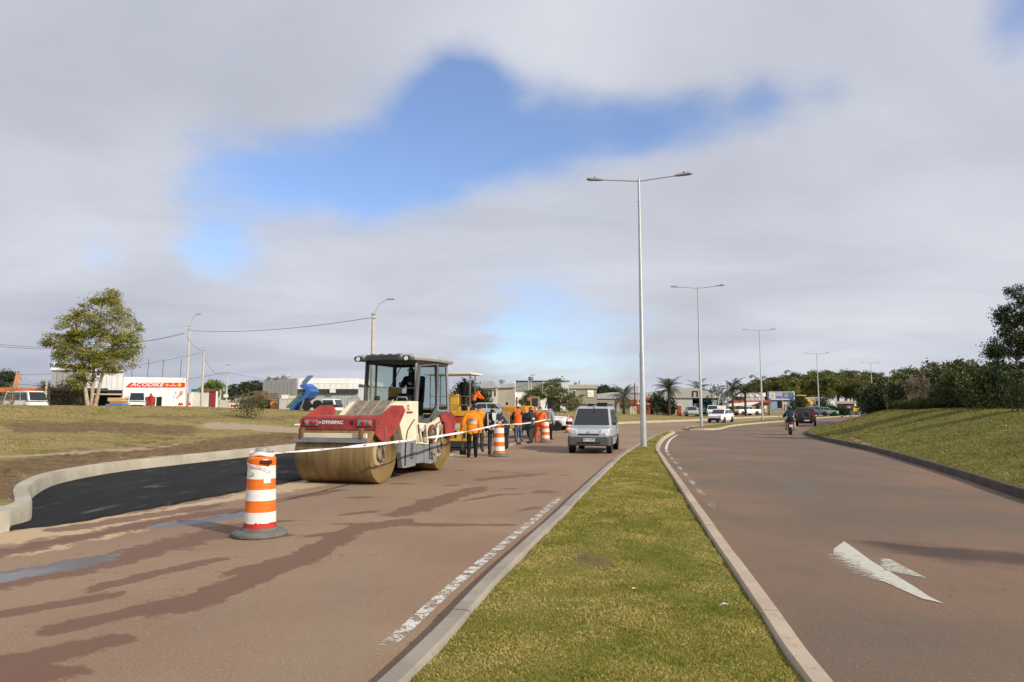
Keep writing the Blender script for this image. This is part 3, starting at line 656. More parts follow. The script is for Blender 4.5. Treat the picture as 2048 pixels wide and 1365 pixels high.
MB().lathe([(.07, 0), (.075, .10), (.05, .13), (0, .14)], (-.25, .2, 1.80), 'z', 16).build('air_filter', M_black, roller, smooth=40)
# near side cladding (traced on the side plane)
side_panel('side_panel', z3([(40, 85), (70, 58), (300, 55), (335, 165), (360, 215), (362, 310), (388, 335), (410, 545), (405, 606), (196, 606), (150, 370), (215, 235), (238, 175), (205, 95)]), .90, .10, M_cream)
pn = side_panel('number_plate', z3([(222, 80), (300, 75), (325, 160), (246, 165)]), .905, .004, M_cream, 0)
pc = TR(*z3([(272, 118)])[0], .907); text('12', .17, M_btxt, pn, (.9075, pc[0], pc[1]), (math.pi / 2, 0, math.pi / 2), bold=.004, ext=.002)
side_panel('red_stripe', z3([(246, 178), (338, 172), (350, 205), (255, 212)]), .904, .004, M_red, 0)
side_panel('lower_panel', z3([(196, 612), (402, 606), (388, 1000), (240, 1034), (190, 1036), (165, 800)]), .89, .12, M_mgrey)
vp = side_panel('vent', z3([(318, 655), (360, 652), (352, 892), (312, 900)]), .895, .006, M_dgrey, 0)
for k in range(8):
    a_ = TR(*z3([(318 - k, 668 + k * 28)])[0], .9); b_ = TR(*z3([(357 - k, 664 + k * 28)])[0], .9); MB().box((.897, (a_[0] + b_[0]) / 2, a_[1]), (.012, abs(b_[0] - a_[0]), .014)).build('louvre', M_mgrey, vp)
cable = [TR(a, b, .91) for a, b in z3([(372, 300), (330, 360), (265, 470), (248, 590), (236, 760), (232, 1000)])]
MB().tube([(.91, y_, z_) for y_, z_ in cable], .014, 6).build('cable', M_black, roller, smooth=60)
# middle: steps, floor, centre articulation
MB().b2(-.8, .74, -.35, 1.25, .34, .62).build('chassis', M_dgrey, roller, bevel=.02)
MB().b2(-.80, .70, .3, .95, .62, 1.30).build('centre_box', M_mgrey, roller, bevel=.02)
lad = MB(); q = z3([(395, 362), (545, 372), (572, 668), (428, 655)]); qq = [TR(a, b, .88) for a, b in q]
for i in range(4):
    a_, b_ = qq[i], qq[(i + 1) % 4]; lad.tube([(.88, *a_), (.88, *b_)], .025, 8)
lad.tube([(.88, (qq[0][0] * .7 + qq[1][0] * .3), qq[0][1]), (.88, qq[3][0] * .6 + qq[2][0] * .4, qq[3][1])], .022, 8); lad.build('step_frame', M_cream, roller, smooth=60)
side_panel('step_box', z3([(405, 690), (520, 680), (518, 955), (398, 965)]), .86, .10, M_mgrey); lc = TR(*z3([(485, 425)])[0], .9)
MB().lathe([(.09, .86), (.105, .90), (.09, .93), (.05, .94), (0, .94)], (0, *lc), 'x', 18).build('side_lamp', M_lamp, roller, smooth=50)
dc = TR(*z3([(628, 505)])[0], .9); MB().lathe([(.10, .90), (.215, .90), (.225, .93), (.21, .96), (.12, .965), (.11, .93), (.0, .93)], (0, *dc), 'x', 32).build('cutter_disc', M_rust, roller, smooth=40)
MB().lathe([(.09, .93), (.09, .95), (.05, .97), (0, .975)], (0, *dc), 'x', 20).build('disc_hub', M_steel, roller, smooth=40)
side_panel('rear_panel', z3([(560, 372), (690, 316), (762, 250), (784, 322), (742, 565), (700, 640), (560, 640)]), .88, .10, M_cream)
side_panel('blue_sticker', z3([(686, 362), (722, 355), (720, 425), (684, 432)]), .884, .004, mat('blue_sticker', (.05, .16, .42), .5, var=.2), 0)
side_panel('rear_lower_panel', z3([(525, 680), (722, 655), (706, 944), (610, 970), (525, 958)]), .885, .12, M_mgrey)
MB().tube([(.90, *TR(*p, .9)) for p in z3([(600, 660), (605, 760), (600, 880), (640, 900), (625, 800), (680, 835)])], .012, 6).build('loose_hose', M_black, roller, smooth=60)
# far yoke
RP = z3([(768, 238), (880, 128), (985, 240), (1003, 330), (985, 440), (945, 585), (845, 515), (832, 350), (790, 320)]); ry = [TR(a, b, .93) for a, b in RP]
for s in (-1, 1):
    MB().prism(ry, 'x', s * .885, s * .93).build('yoke_plate', M_red, roller, bevel=.008)
    MB().prism([(WB - .14, RD + .55), (WB + .12, RD + .55), (WB + .10, RD - .10), (WB, RD - .2), (WB - .08, RD - .12)], 'x', s * .86, s * .90).build('drum_arm', M_hub, roller, bevel=.01)
MB().b2(-.885, .885, WB + .45, WB + .75, 1.1, 1.42).build('crossbeam', M_red, roller, bevel=.012)
MB().b2(-.80, .80, .6, WB + .5, 1.32, 1.46).build('cab_floor', M_dgrey, roller, bevel=.01)
# cab: posts, panes, roof
CB, CT = 1.50, 2.80
plan = [(-.70, .42), (.72, .42), (.93, 1.30), (.93, 2.05), (-.70, 2.05)]
def post(a, b, r=.045, m=M_dgrey): return MB().tube([a, b], r, 4).build('post', m, roller)
low = {1: 1.02, 2: 1.05, 3: 1.45}
P3 = [(x, y) for x, y in plan]
post((-.70, .42, CB), (-.66, .44, CT), .06); post((.72, .42, 1.05), (.70, .44, CT), .045, M_mgrey); post((.93, 1.30, 1.56), (.88, 1.28, CT), .045, M_mgrey); post((.93, 2.05, 1.5), (.88, 2.02, CT), .045, M_mgrey); post((-.70, 2.05, CB), (-.66, 2.02, CT), .06)
post((-.42, .425, CB), (-.40, .44, CT), .03)
def rail(a, b, r=.04, m=M_dgrey): return MB().tube([a, b], r, 4).build('rail', m, roller)
for z_, dx in ((CT, -.04), (CB + .04, 0)):
    rail((-.70 - dx, .42, z_), (.72 + dx, .42, z_), .05); rail((.93 + dx, 1.3, z_), (.93 + dx, 2.05, z_), .045, M_mgrey); rail((-.70 - dx, .42, z_), (-.70 - dx, 2.05, z_), .05); rail((-.70 - dx, 2.05, z_), (.93 + dx, 2.05, z_), .05)
rail((.72, .42, CT), (.88, 1.28, CT), .045, M_mgrey); MB().b2(-.6, .72, .5, 1.2, 1.0, 1.34).build('cab_base', M_dgrey, roller, bevel=.02)
def pane(q, name='window'): return MB().slab(q, .006).build(name, M_glass, roller)
pane([(-.66, .425, CB + .05), (.68, .425, CB + .05), (.67, .44, CT - .04), (-.63, .44, CT - .04)], 'front_window')
def TRP(px, py, a, b, o=0.):                           # pixel -> point on the upright plane through two plan points
    a, b = Vector((*a, 0)), Vector((*b, 0)); n_ = (b - a).cross(Vector((0, 0, 1))).normalized(); a = a + n_ * o; d_ = ray(px, py); dl = Vector((d_.dot(ex), d_.dot(ey), d_.z)); cm = Vector((0, 0, EYE)) - O; cl = Vector((cm.dot(ex), cm.dot(ey), cm.z))
    return cl + dl * ((a - cl).dot(n_) / dl.dot(n_))
def ringpanel(name, outer, inner, A, B, th, m):
    o_ = [TRP(*p, A, B, .01) for p in zc(outer)]; i_ = [TRP(*p, A, B, .01) for p in zc(inner)]; n_ = (Vector((*B, 0)) - Vector((*A, 0))).cross(Vector((0, 0, 1))).normalized() * th
    k = len(o_); MB().add(o_ + i_ + [p - n_ for p in o_] + [p - n_ for p in i_], [f for i in range(k) for f in ((i, (i + 1) % k, (i + 1) % k + k, i + k), (i + 2 * k, i + 3 * k, (i + 1) % k + 3 * k, (i + 1) % k + 2 * k), (i, i + 2 * k, (i + 1) % k + 2 * k, (i + 1) % k), (i + k, (i + 1) % k + k, (i + 1) % k + 3 * k, i + 3 * k))]).build(name, m, roller)
PA, PB_ = (.74, .42), (.94, 1.30); M_frame = mat('cab_frame_grey', (.10, .098, .105), .45, var=.1)
IN = [(1040, 372), (1312, 345), (1308, 1035), (1190, 1245), (1085, 1258), (978, 1185), (1008, 760)]
ringpanel('door_frame', [(985, 345), (1345, 312), (1345, 1050), (1225, 1320), (1080, 1345), (942, 1335), (955, 800)], IN, PA, PB_, .05, M_frame)
MB().slab([TRP(*p, PA, PB_, -.005) for p in zc(IN)], .006).build('door_window', M_glass, roller)
side_panel('lower_window', zc([(1352, 1062), (1500, 1050), (1400, 1165), (1240, 1300), (1235, 1270)]), .935, .03, mat('green_glass', (.10, .12, .085), .1, var=.2, spec=.8))
side_panel('window_rail', zc([(1335, 1020), (1505, 1012), (1505, 1048), (1345, 1062)]), .96, .05, M_frame)
pane([(.935, 1.34, 1.58), (.935, 2.0, 1.58), (.885, 1.99, CT - .05), (.885, 1.33, CT - .05)], 'side_window')
pane([(-.70, .47, CB + .05), (-.70, 2.0, CB + .05), (-.66, 2.0, CT - .04), (-.66, .47, CT - .04)], 'far_window'); pane([(-.62, 2.05, CB + .05), (.85, 2.05, CB + .05), (.82, 2.03, CT - .04), (-.62, 2.03, CT - .04)], 'rear_window')
MB().tube([(-.62, .435, 2.16), (.66, .435, 2.13)], .012, 6).build('guard_bar', M_steel, roller); MB().tube([(.35, .40, 2.75), (.1, .40, 2.3), (-.05, .405, 2.05)], .010, 6).build('wiper', M_black, roller)
rf = MB().loft([[(-.86, .12, 2.82), (.80, .12, 2.82), (1.0, 1.2, 2.82), (1.0, 2.2, 2.82), (-.86, 2.2, 2.82)], [(-.88, .08, 2.90), (.82, .08, 2.90), (1.03, 1.2, 2.90), (1.03, 2.26, 2.90), (-.88, 2.26, 2.90)], [(-.78, .2, 2.985), (.74, .2, 2.985), (.92, 1.2, 2.985), (.92, 2.1, 2.985), (-.78, 2.1, 2.985)]]).build('roof', M_roofg, roller, bevel=.02)
MB().b2(-.50, .42, .02, .5, 2.80, 2.955).build('roof_visor', M_dgrey, rf, bevel=.03)
for xx in (-.72, .60):
    wl = MB().b2(xx - .1, xx + .1, .05, .2, 2.80, 2.93).build('work_light', M_dgrey, rf, bevel=.02); MB().lathe([(.055, .045), (.05, .03), (0, .028)], (xx, 0, 2.855), 'y', 16).build('lens', M_lamp, wl, smooth=50)
for k in range(4): MB().lathe([(.1, 0), (.09, .03), (.0, .04)], (-.38 + k * .24, .25, 2.955), 'z', 12).build('roof_rib', M_dgrey, rf, smooth=40)
# inside the cab
seat = MB(); seat.b2(-.05, .42, 1.15, 1.6, 1.42, 1.80); seat.build('seat', M_black, roller, bevel=.05); MB().box((.18, 1.66, 2.12), (.44, .14, .74), rot3(-.1)).build('backrest', M_black, roller, bevel=.05)
MB().b2(-.1, .45, .55, .80, 1.46, 1.95).build('console', M_dgrey, roller, bevel=.04); MB().lathe([(.17, 0), (.185, .012), (.17, .024)], (.16, .86, 1.98), 'z', 20, cap=False).build('steering_wheel', M_black, roller, smooth=50)
MB().b2(-.60, -.38, 1.5, 1.95, 1.46, 2.2).build('cab_locker', M_yel, roller, bevel=.03)

# ---- striped barrels
M_bor = mat('barrel_orange', (.80, .17, .015), .5, var=.12, scale=5); M_bwh = mat('reflective_white', (.80, .78, .74), .35, var=.06, scale=5); M_bred = mat('barrel_red', (.52, .035, .022), .5, var=.15); M_rub = mat('grey_rubber_base', (.13, .125, .11), .85, var=.3, scale=8)
M_clear = mat('pale_plastic', (.27, .28, .25), .3, var=.15); M_tape = mat('barrier_tape', (.80, .76, .75), .45, var=.0); M_tred = mat('tape_red', (.50, .03, .04), .5, var=0)
def barrel(loc, rz, label, s=1., torn=False, tape=False, r=.19):
    b = thing('traffic_barrel', label, 'traffic barrel', loc, rz, 'striped traffic barrels along the works')
    MB().lathe([(.36, 0), (.375, .02), (.37, .05), (.33, .075), (.25, .085), (.235, .12), (.0, .12)], (0, 0, 0), 'z', 40).build('base', M_rub, b, smooth=40)
    zz_ = [.10, .21, .37, .53, .69, .85, 1.04]; cols = [M_bred if torn else M_bor, M_bwh, M_bor, M_bwh, M_bor, M_bwh]; cols = [M_bred, M_bwh, M_bor, M_bwh, M_bor, M_bwh] if torn else cols
    if torn: zz_ = [.10, .185, .335, .49, .64, .785, .965]; cols = [M_bred, M_bwh, M_bor, M_bwh, M_bor, M_bwh]
    for k in range(6):
        ra, rb = [r + .026 - .034 * (z_ - .1) / .9 for z_ in zz_[k:k + 2]]
        st = MB(); n = 48; ring = []
        prof = [(ra + (.004 if k % 2 else 0), zz_[k])] + [((ra * (1 - t) + rb * t) + (.004 if k % 2 else 0) - (.003 if j % 2 else 0), zz_[k] * (1 - t) + zz_[k + 1] * t) for j, t in enumerate(np.linspace(.06, .94, 7))] + [(rb + (.004 if k % 2 else 0), zz_[k + 1])]
        for rr, h in prof:
            ring.append([(rr * math.cos(6.2832 * i / n), rr * math.sin(6.2832 * i / n), h + (.014 * math.sin(i * .9) + .016 * math.sin(i * 2.3 + 1) * math.sin(i * .37) if torn and k == 0 and h == zz_[1] else 0)) for i in range(n)])
        if torn and k == 0: ring = [[(x * 1.02, y * 1.02, z) for x, y, z in q] for q in ring]
        st.loft(ring, cap=False); st.build('stripe', cols[k], b, smooth=45)
    zt = zz_[-1]; rt = r + .026 - .034 * (zt - .1) / .9
    top = MB(); top.lathe([(rt, zt - .001), (rt + .006, zt + .01), (rt + .004, zt + .10), (rt - .02, zt + .125), (.11, zt + .13), (0, zt + .13)], (0, 0, 0), 'z', 40); top.build('cap', M_bor, b, smooth=40)
    MB().box((.10, -rt * .98, zt + .055), (.16, .05, .05)).build('handle_slot', mat('slot_dark', (.10, .012, .008), .7), b, bevel=.01)
    MB().lathe([(.10, zt + .13), (.095, zt + .17), (.105, zt + .19), (.085, zt + .235), (.05, zt + .25), (0, zt + .25)], (0, 0, 0), 'z', 24).build('lamp_neck', M_clear, b, smooth=40)
    if tape:
        t = MB(); n = 40
        for z0_, a0, a1, rr, w_, sl_ in ((zt + .135, 0, 6.28, rt - .02, .05, 0), (zt + .09, 2.2, 5.6, rt + .008, .045, -.055), (zt + .128, 0, 6.28, .118, .036, 0)):
            rg = [[((rr + d_) * math.cos(a), (rr + d_) * math.sin(a), z0_ + h_ + sl_ * (a - a0) + .012 * math.sin(3 * a)) for d_, h_ in ((0, 0), (.004, w_), (.007, w_), (.007, 0))] for a in np.linspace(a0, a1, n)]; t.loft(rg, cap=True)
        t.build('wrapped_tape', M_tape, b)
        t = MB()
        for k in range(26):
            a = 2.25 + k * .13; t.box(((rt + .016) * math.cos(a), (rt + .016) * math.sin(a), zt + .112 - .055 * (a - 2.2) + .012 * math.sin(3 * a) + random.uniform(-.008, .008)), (.003, random.uniform(.006, .016), random.uniform(.008, .022)), rot3(0, 0, a))
        t.build('tape_print', M_tred, b)['kind'] = 'stuff'
        MB().lathe([(rt + .0085, .86), (rt + .0085, .905)], (0, 0, 0), 'z', 8, cap=False)
        for a, z_, w_, h_, m_ in ((4.25, .86, .09, .04, mat('sticker_grey', (.55, .56, .54), .5, var=.25, scale=40)), (5.35, .775, .10, .09, mat('sticker_pale', (.66, .72, .74), .5, var=.25, scale=25)), (5.2, zt + .075, .07, .035, M_bwh)):
            MB().box(((rt + .012) * math.cos(a), (rt + .012) * math.sin(a), z_), (.006, w_, h_), rot3(0, 0, a)).build('sticker', m_, b)
    b.scale = (s, s, s); return b
B1 = G(519, 1071); B2 = G(998, 913); B3 = G(1091, 885); B4 = G(1137, 866)
b1 = barrel(B1, .1, 'nearest orange and white barrel with tape wound round its top and torn red foot', .93, True, True)
b2 = barrel(B2, .3, 'orange and white barrel standing behind the roller beside the grey vested worker', .92)
b3 = barrel(B3, .2, 'orange and white barrel in front of the worker in orange overalls', .92)
b4 = barrel(B4, .2, 'narrow striped barrel with a black band, half hidden by the silver van', .88, r=.15)
MB().lathe([(.185, .62), (.195, .66), (.195, .80), (.185, .84)], (0, 0, 0), 'z', 24).build('black_band', M_black, b4, smooth=40)
def tape(a, b, sag, label, tw=3.0, w=.055):
    a, b = Vector(a), Vector(b); n = 90; ln = (b - a).length; side = Vector((-(b - a).y, (b - a).x, 0)).normalized(); mb = MB(); rd = MB(); pts = []
    for i in range(n + 1):
        t = i / n; p = a.lerp(b, t); p.z -= sag * 4 * t * (1 - t); an = .9 + .5 * math.sin(t * tw * 6.28) + .35 * math.sin(t * tw * 15 + 1); u = Vector((0, 0, 1)) * math.cos(an) * .5 + side * math.sin(an) * .5
        pts.append((p, u, (b - a).normalized().cross(u).normalized()))
    mb.loft([[p - u * w, p + u * w, p + u * w + nn * .0016, p - u * w + nn * .0016] for p, u, nn in pts]); o = mb.build('barrier_tape', M_tape); tag(o, label, 'barrier tape', 'warning tape strung between the barrels')
    k = 2
    while k < n - 2:
        (p, u, nn), (p2, u2, n2_) = pts[k], pts[k + 1]; f = random.uniform(.2, .55); p2 = p.lerp(p2, random.uniform(.3, .8))
        for o1 in (-.0008, .0024): rd.slab([p - u * w * f + nn * o1, p2 - u2 * w * f + n2_ * o1, p2 + u2 * w * f + n2_ * o1, p + u * w * f + nn * o1], .0006)
        k += random.choice((2, 3, 4, 7))
    rd.build('print', M_tred, o)['kind'] = 'stuff'; return o
tz = Vector((0, 0, 1.05))
T1 = B1 + Vector((.1, -.02, 1.10 * .95)); T2 = B2 + Vector((.0, -.18, 1.08)); T3 = B3 + Vector((0, -.17, 1.07)); T4 = B4 + Vector((0, -.12, 1.0))
tape(T1, T2, .10, 'white warning tape running in front of the roller from the nearest barrel'); tape(T2, T3, .07, 'white warning tape in front of the group of workers', 2); tape(T3, T4, .05, 'white warning tape behind the silver van', 2); tape(T4, T4 + Vector((-3.4, 4, .02)), .04, 'white warning tape leading away above the far grass', 2)

# ---- asphalt paver
pv = thing('asphalt_paver', 'yellow asphalt paver with red stripe and small canopy ahead of the roller', 'paver', G(905, 898), -RH)
def pb(name, x0, x1, y0, y1, z0, z1, m, bev=.015, par=None): return MB().b2(x0, x1, y0, y1, z0, z1).build(name, m, par or pv, bevel=bev)
pb('body', -1.7, .05, .5, 2.6, .5, 1.35, M_yel); pb('rear_skirt', -1.75, .74, .0, .5, 1.30, 1.50, M_yel); pb('red_stripe', -1.74, .73, .04, .5, 1.06, 1.296, mat('paver_red', (.52, .055, .02), .5, var=.15)); pb('rear_plate', -1.0, .70, .06, .45, .30, 1.056, M_yel)
for xx in (.1, .48): pb('slot', xx - .055, xx + .055, .05, .07, .42, .72, M_dgrey, .008)
for xx, m_ in ((.05, M_white),): pb('white_label', xx - .02, xx + .30, .052, .062, .80, .96, mat('label_grey', (.62, .62, .60), .5, var=.2, scale=30), 0)
pb('white_label', .38, .70, .032, .042, 1.12, 1.24, mat('label_pink', (.75, .55, .50), .5, var=.2, scale=30), 0)
for xx in (-.3, .22, .62): pb('lug', xx - .03, xx + .03, .1, .16, 1.5, 1.68, M_yel)
for xx in (-1.5, -.05):
    tr = MB().prism([(.7, .05), (.9, 0), (2.4, 0), (2.6, .1), (2.6, .45), (2.4, .6), (.9, .6), (.7, .5)], 'x', xx - .18, xx + .18).build('crawler_track', M_black, pv, bevel=.04)
pb('screed', -2.0, .76, -.05, .35, .06, .30, M_dgrey); pb('platform', -1.6, .74, .4, 2.0, 1.35, 1.42, M_dgrey)
for xx, yy in ((-1.2, .5), (.55, .5), (-1.2, 1.6), (.38, 1.6)): MB().tube([(xx, yy, 1.4), (xx, yy, 2.98)], .022, 6).build('canopy_post', M_steel, pv)
pb('canopy', -1.4, .66, .3, 1.8, 2.98, 3.06, M_cream, .02); pb('console', -.6, -.1, .9, 1.3, 1.42, 2.2, M_yel); pb('seat', -.35, .1, 1.4, 1.8, 1.42, 1.9, M_black, .05)
for z_ in (1.75, 2.1): MB().tube([(.55, .5, z_), (.38, 1.6, z_)], .014, 6).build('railing', M_steel, pv); MB().tube([(-1.2, .5, z_), (.55, .5, z_)], .014, 6).build('railing', M_steel, pv)
pb('hopper', -1.9, -.3, 2.4, 3.3, .6, 1.3, M_yel); MB().tube([(-.9, 2.3, 1.3), (-.9, 2.3, 2.2)], .05, 8).build('exhaust', M_black, pv)

# ---- orange machine behind the workers
om = thing('road_machine', 'orange road machine with tan upright frame behind the workers', 'road machine', Vector((X(1045, 38), 38, 0)), -.35)
def ob(name, x0, x1, y0, y1, z0, z1, m, bev=.03): return MB().b2(x0, x1, y0, y1, z0, z1).build(name, m, om, bevel=bev)
ob('hood', -.78, .62, -1.2, .6, 1.15, 1.72, mat('amber_paint', (.62, .27, .03), .5, var=.2), .08); ob('white_panel', .02, .16, -1.206, -1.19, 1.2, 1.6, M_white, 0); ob('radiator', -.74, -.30, -1.23, -1.19, .75, 1.4, M_tan, .01); ob('chassis', -.7, .7, -1.15, 2.2, .5, 1.15, M_dgrey); ob('amber_box', -.3, .1, -1.25, -1.1, .5, .72, M_yel)
fr = MB(); 
for xx in (.42, .86): fr.b2(xx - .035, xx + .035, .2, .28, 1.2, 2.25)
for z_ in (1.45, 1.62, 2.2): fr.b2(.42, .86, .2, .28, z_ - .04, z_ + .04)
fr.build('upright_frame', M_tan, om); ob('frame_window', .47, .81, .225, .255, 1.68, 2.14, M_cglass, 0); ob('lamp', .20, .38, .2, .3, 2.0, 2.2, M_oran)
for xx, yy in ((-.8, -.8), (.8, -.8), (-.8, 1.6), (.8, 1.6)): MB().lathe([(.2, -.14), (.46, -.15), (.48, -.1), (.48, .1), (.46, .15), (.2, .14)], (xx, yy, .48), 'x', 24).build('wheel', M_black, om, smooth=40)
MB().tube([(-.35, 0, 1.7), (-.35, 0, 2.1), (-.30, -.05, 2.2)], .05, 8).build('exhaust', M_rust, om)

# ---- cars
def paint(name, c, met=.0): return mat(name, c, .28, met, var=.03, spec=.6)
def wheel(par, x, y, r, w, m=M_black):
    s = 1 if x > 0 else -1; t = MB().lathe([(r * .6, -w / 2), (r * .95, -w / 2), (r, -w * .3), (r, w * .3), (r * .95, w / 2), (r * .6, w / 2)], (x, y, r), 'x', 28).build('wheel', m, par, smooth=40)
    MB().lathe([(r * .62, s * w * .48), (r * .55, s * w * .36), (r * .22, s * w * .40), (0, s * w * .42)], (x, y, r), 'x', 20, cap=False).build('rim', mat('alloy', (.42, .42, .43), .35, .8, var=.1), t, smooth=40)
def car(name, label, cat, loc, rz, Lc, Wc, st, cab, pm, bump=None, trim=M_dgrey, wr=.31, wy=(.19, .80), wins=((.06, .46), (.50, .94)), grp=None, lights=True, rear=False, gl=None):
    """st: body stations (y/L, zlo, zhi, halfwidth/W); cab: base y0, top y1, top y2, base y3, belt z, roof z, half widths"""
    gl = gl or M_cglass
    c = thing(name, label, cat, loc, rz, grp); rings = []
    for fy_, z0, z1, hw in st:
        y_ = (fy_ - .5) * Lc; h = hw * Wc / 2
        rings.append([(-h * .94, y_, z0), (h * .94, y_, z0), (h, y_, z0 + .3 * (z1 - z0)), (h, y_, z1 - .22 * (z1 - z0)), (h * .93, y_, z1), (-h * .93, y_, z1), (-h, y_, z1 - .22 * (z1 - z0)), (-h, y_, z0 + .3 * (z1 - z0))])
    MB().loft(rings).build('body', pm, c, smooth=38, bevel=.015)
    y0, y1, y2, y3, zb, zt, hb, ht = cab; Y = [(q - .5) * Lc for q in (y0, y1, y2, y3)]; hb *= Wc / 2; ht *= Wc / 2
    zm = zt - .05
    cabm = MB().loft([[(-hb, Y[0], zb), (hb, Y[0], zb), (hb, Y[3], zb), (-hb, Y[3], zb)], [(-ht, Y[1], zm), (ht, Y[1], zm), (ht, Y[2], zm), (-ht, Y[2], zm)], [(-ht * .9, Y[1] + .12, zt), (ht * .9, Y[1] + .12, zt), (ht * .9, Y[2] - .1, zt), (-ht * .9, Y[2] - .1, zt)]]).build('cabin', pm, c, bevel=.03, smooth=38)
    def fp(x, v, fr):                                  # a point on the front or rear screen
        a, b = (Y[0], Y[1]) if fr else (Y[3], Y[2]); return Vector((x * (hb + (ht - hb) * v), a + (b - a) * v, zb + (zm - zb) * v))
    for fr, nm in ((True, 'windscreen'), (False, 'rear_window')):
        q = [fp(-.90, .06, fr), fp(.90, .06, fr), fp(.90, .94, fr), fp(-.90, .94, fr)]
        if not fr: q = q[::-1]
        MB().slab([p + Vector((0, -.012 if fr else .012, .004)) for p in q], .010).build(nm, gl, cabm)
    for s in (-1, 1):
        for a, b in wins:
            def sp(u, v): return Vector((s * (hb + (ht - hb) * v + .006), (Y[0] * (1 - v) + Y[1] * v) * (1 - u) + (Y[3] * (1 - v) + Y[2] * v) * u, zb + (zm - zb) * v))
            q = [sp(a, .10), sp(b, .10), sp(b, .90), sp(a, .90)]
            if s < 0: q = q[::-1]
            MB().slab(q, .008).build('side_window', gl, cabm)
        MB().box((s * (hb + .09), Y[0] + .22, zb + .10), (.16, .09, .13)).build('wing_mirror', trim, c, bevel=.03)
    for x in (-1, 1):
        for y_ in wy:
            yy = (y_ - .5) * Lc; wheel(c, x * (Wc / 2 - .085), yy, wr, .19)
            MB().lathe([(wr * 1.02, x * (Wc / 2 - .02)), (wr * 1.18, x * (Wc / 2 + .004)), (wr * 1.12, x * (Wc / 2 + .010)), (wr * .9, x * (Wc / 2 - .03))], (0, yy, wr), 'x', 28, cap=False).build('wheel_arch', trim, c, smooth=50)
    return c
VP = G(1178, 908); vz = -R(13.9)
silver = paint('silver_paint', (.50, .53, .56), .35)
van = car('van', 'silver van with roof rack driving towards the camera beside the median', 'van', VP + Vector((.24, .97, 0)) * 1.80, vz, 3.7, 1.52,
          [(0.0, .42, .74, .86), (.035, .30, .84, .96), (.10, .26, .90, 1.0), (.24, .25, .985, 1.0), (.5, .25, 1.02, 1.0), (.9, .26, 1.02, 1.0), (.985, .30, 1.0, .97), (1.0, .40, .9, .92)],
          (.21, .37, .94, .985, .96, 1.68, .965, .80), silver, wr=.285, wy=(.16, .82), wins=((.10, .36), (.42, .68), (.72, .95)))
def vbx(name, x0, x1, y0, y1, z0, z1, m, bev=.02, par=None): return MB().b2(x0, x1, y0, y1, z0, z1).build(name, m, par or van, bevel=bev)
bumpm = mat('grey_plastic', (.085, .092, .095), .6, var=.08)
bpv = MB().loft([[(-.70, -1.90, .30), (.70, -1.90, .30), (.70, -1.90, .60), (-.70, -1.90, .60)], [(-.775, -1.72, .27), (.775, -1.72, .27), (.775, -1.72, .63), (-.775, -1.72, .63)], [(-.775, -1.45, .27), (.775, -1.45, .27), (.775, -1.45, .63), (-.775, -1.45, .63)]]).build('bumper', bumpm, van, bevel=.03)
vbx('air_intake', -.42, .42, -1.915, -1.89, .36, .41, M_black, .005, bpv); pl_ = vbx('number_plate', -.19, .21, -1.925, -1.895, .44, .57, M_white, .004, bpv)
text('BCT 0189', .088, M_btxt, pl_, (.01, -1.926, .497), (math.pi / 2, 0, 0), ext=.001, bold=.002); vbx('plate_strip', -.19, .21, -1.928, -1.92, .548, .57, mat('plate_blue', (.02, .05, .25), .5, var=0), 0, pl_)
for s in (-1, 1):
    MB().loft([[(s * .40, -1.86, .66), (s * .70, -1.80, .66), (s * .74, -1.70, .70), (s * .44, -1.80, .70)], [(s * .44, -1.86, .85), (s * .70, -1.78, .87), (s * .745, -1.66, .88), (s * .48, -1.72, .88)]]).build('headlight', M_lamp, van, bevel=.02, smooth=40)
vbx('grille', -.38, .38, -1.862, -1.84, .655, .705, M_black, .006); MB().lathe([(.05, -1.86), (.045, -1.875), (0, -1.88)], (0, 0, .775), 'y', 4).build('badge', M_chrome, van)
rk = MB()
for y_ in (-.35, .2, .8, 1.4): rk.box((0, y_, 1.755), (1.14, .05, .03))
for x_ in (-.55, .55): rk.tube([(x_, -.45, 1.74), (x_, 1.5, 1.74)], .022, 6)
rk.build('roof_rack', M_black, van); MB().tube([(.05, -.62, 1.60), (.06, -.7, 1.66)], .02, 6).build('antenna_base', M_black, van)
for s in (-.32, .34): MB().tube([(s - .25, -1.03, 1.02), (s + .28, -.985, 1.08)], .010, 5).build('wiper', M_black, van)
MB().b2(.768, .776, -1.2, 1.6, .55, .60).build('side_trim', bumpm, van); MB().b2(.766, .770, -.12, -.10, .35, 1.0).build('door_seam', M_black, van); MB().b2(.766, .770, .78, .80, .35, 1.0).build('door_seam', M_black, van); MB().b2(.768, .79, .55, .68, .84, .87).build('door_handle', M_black, van)

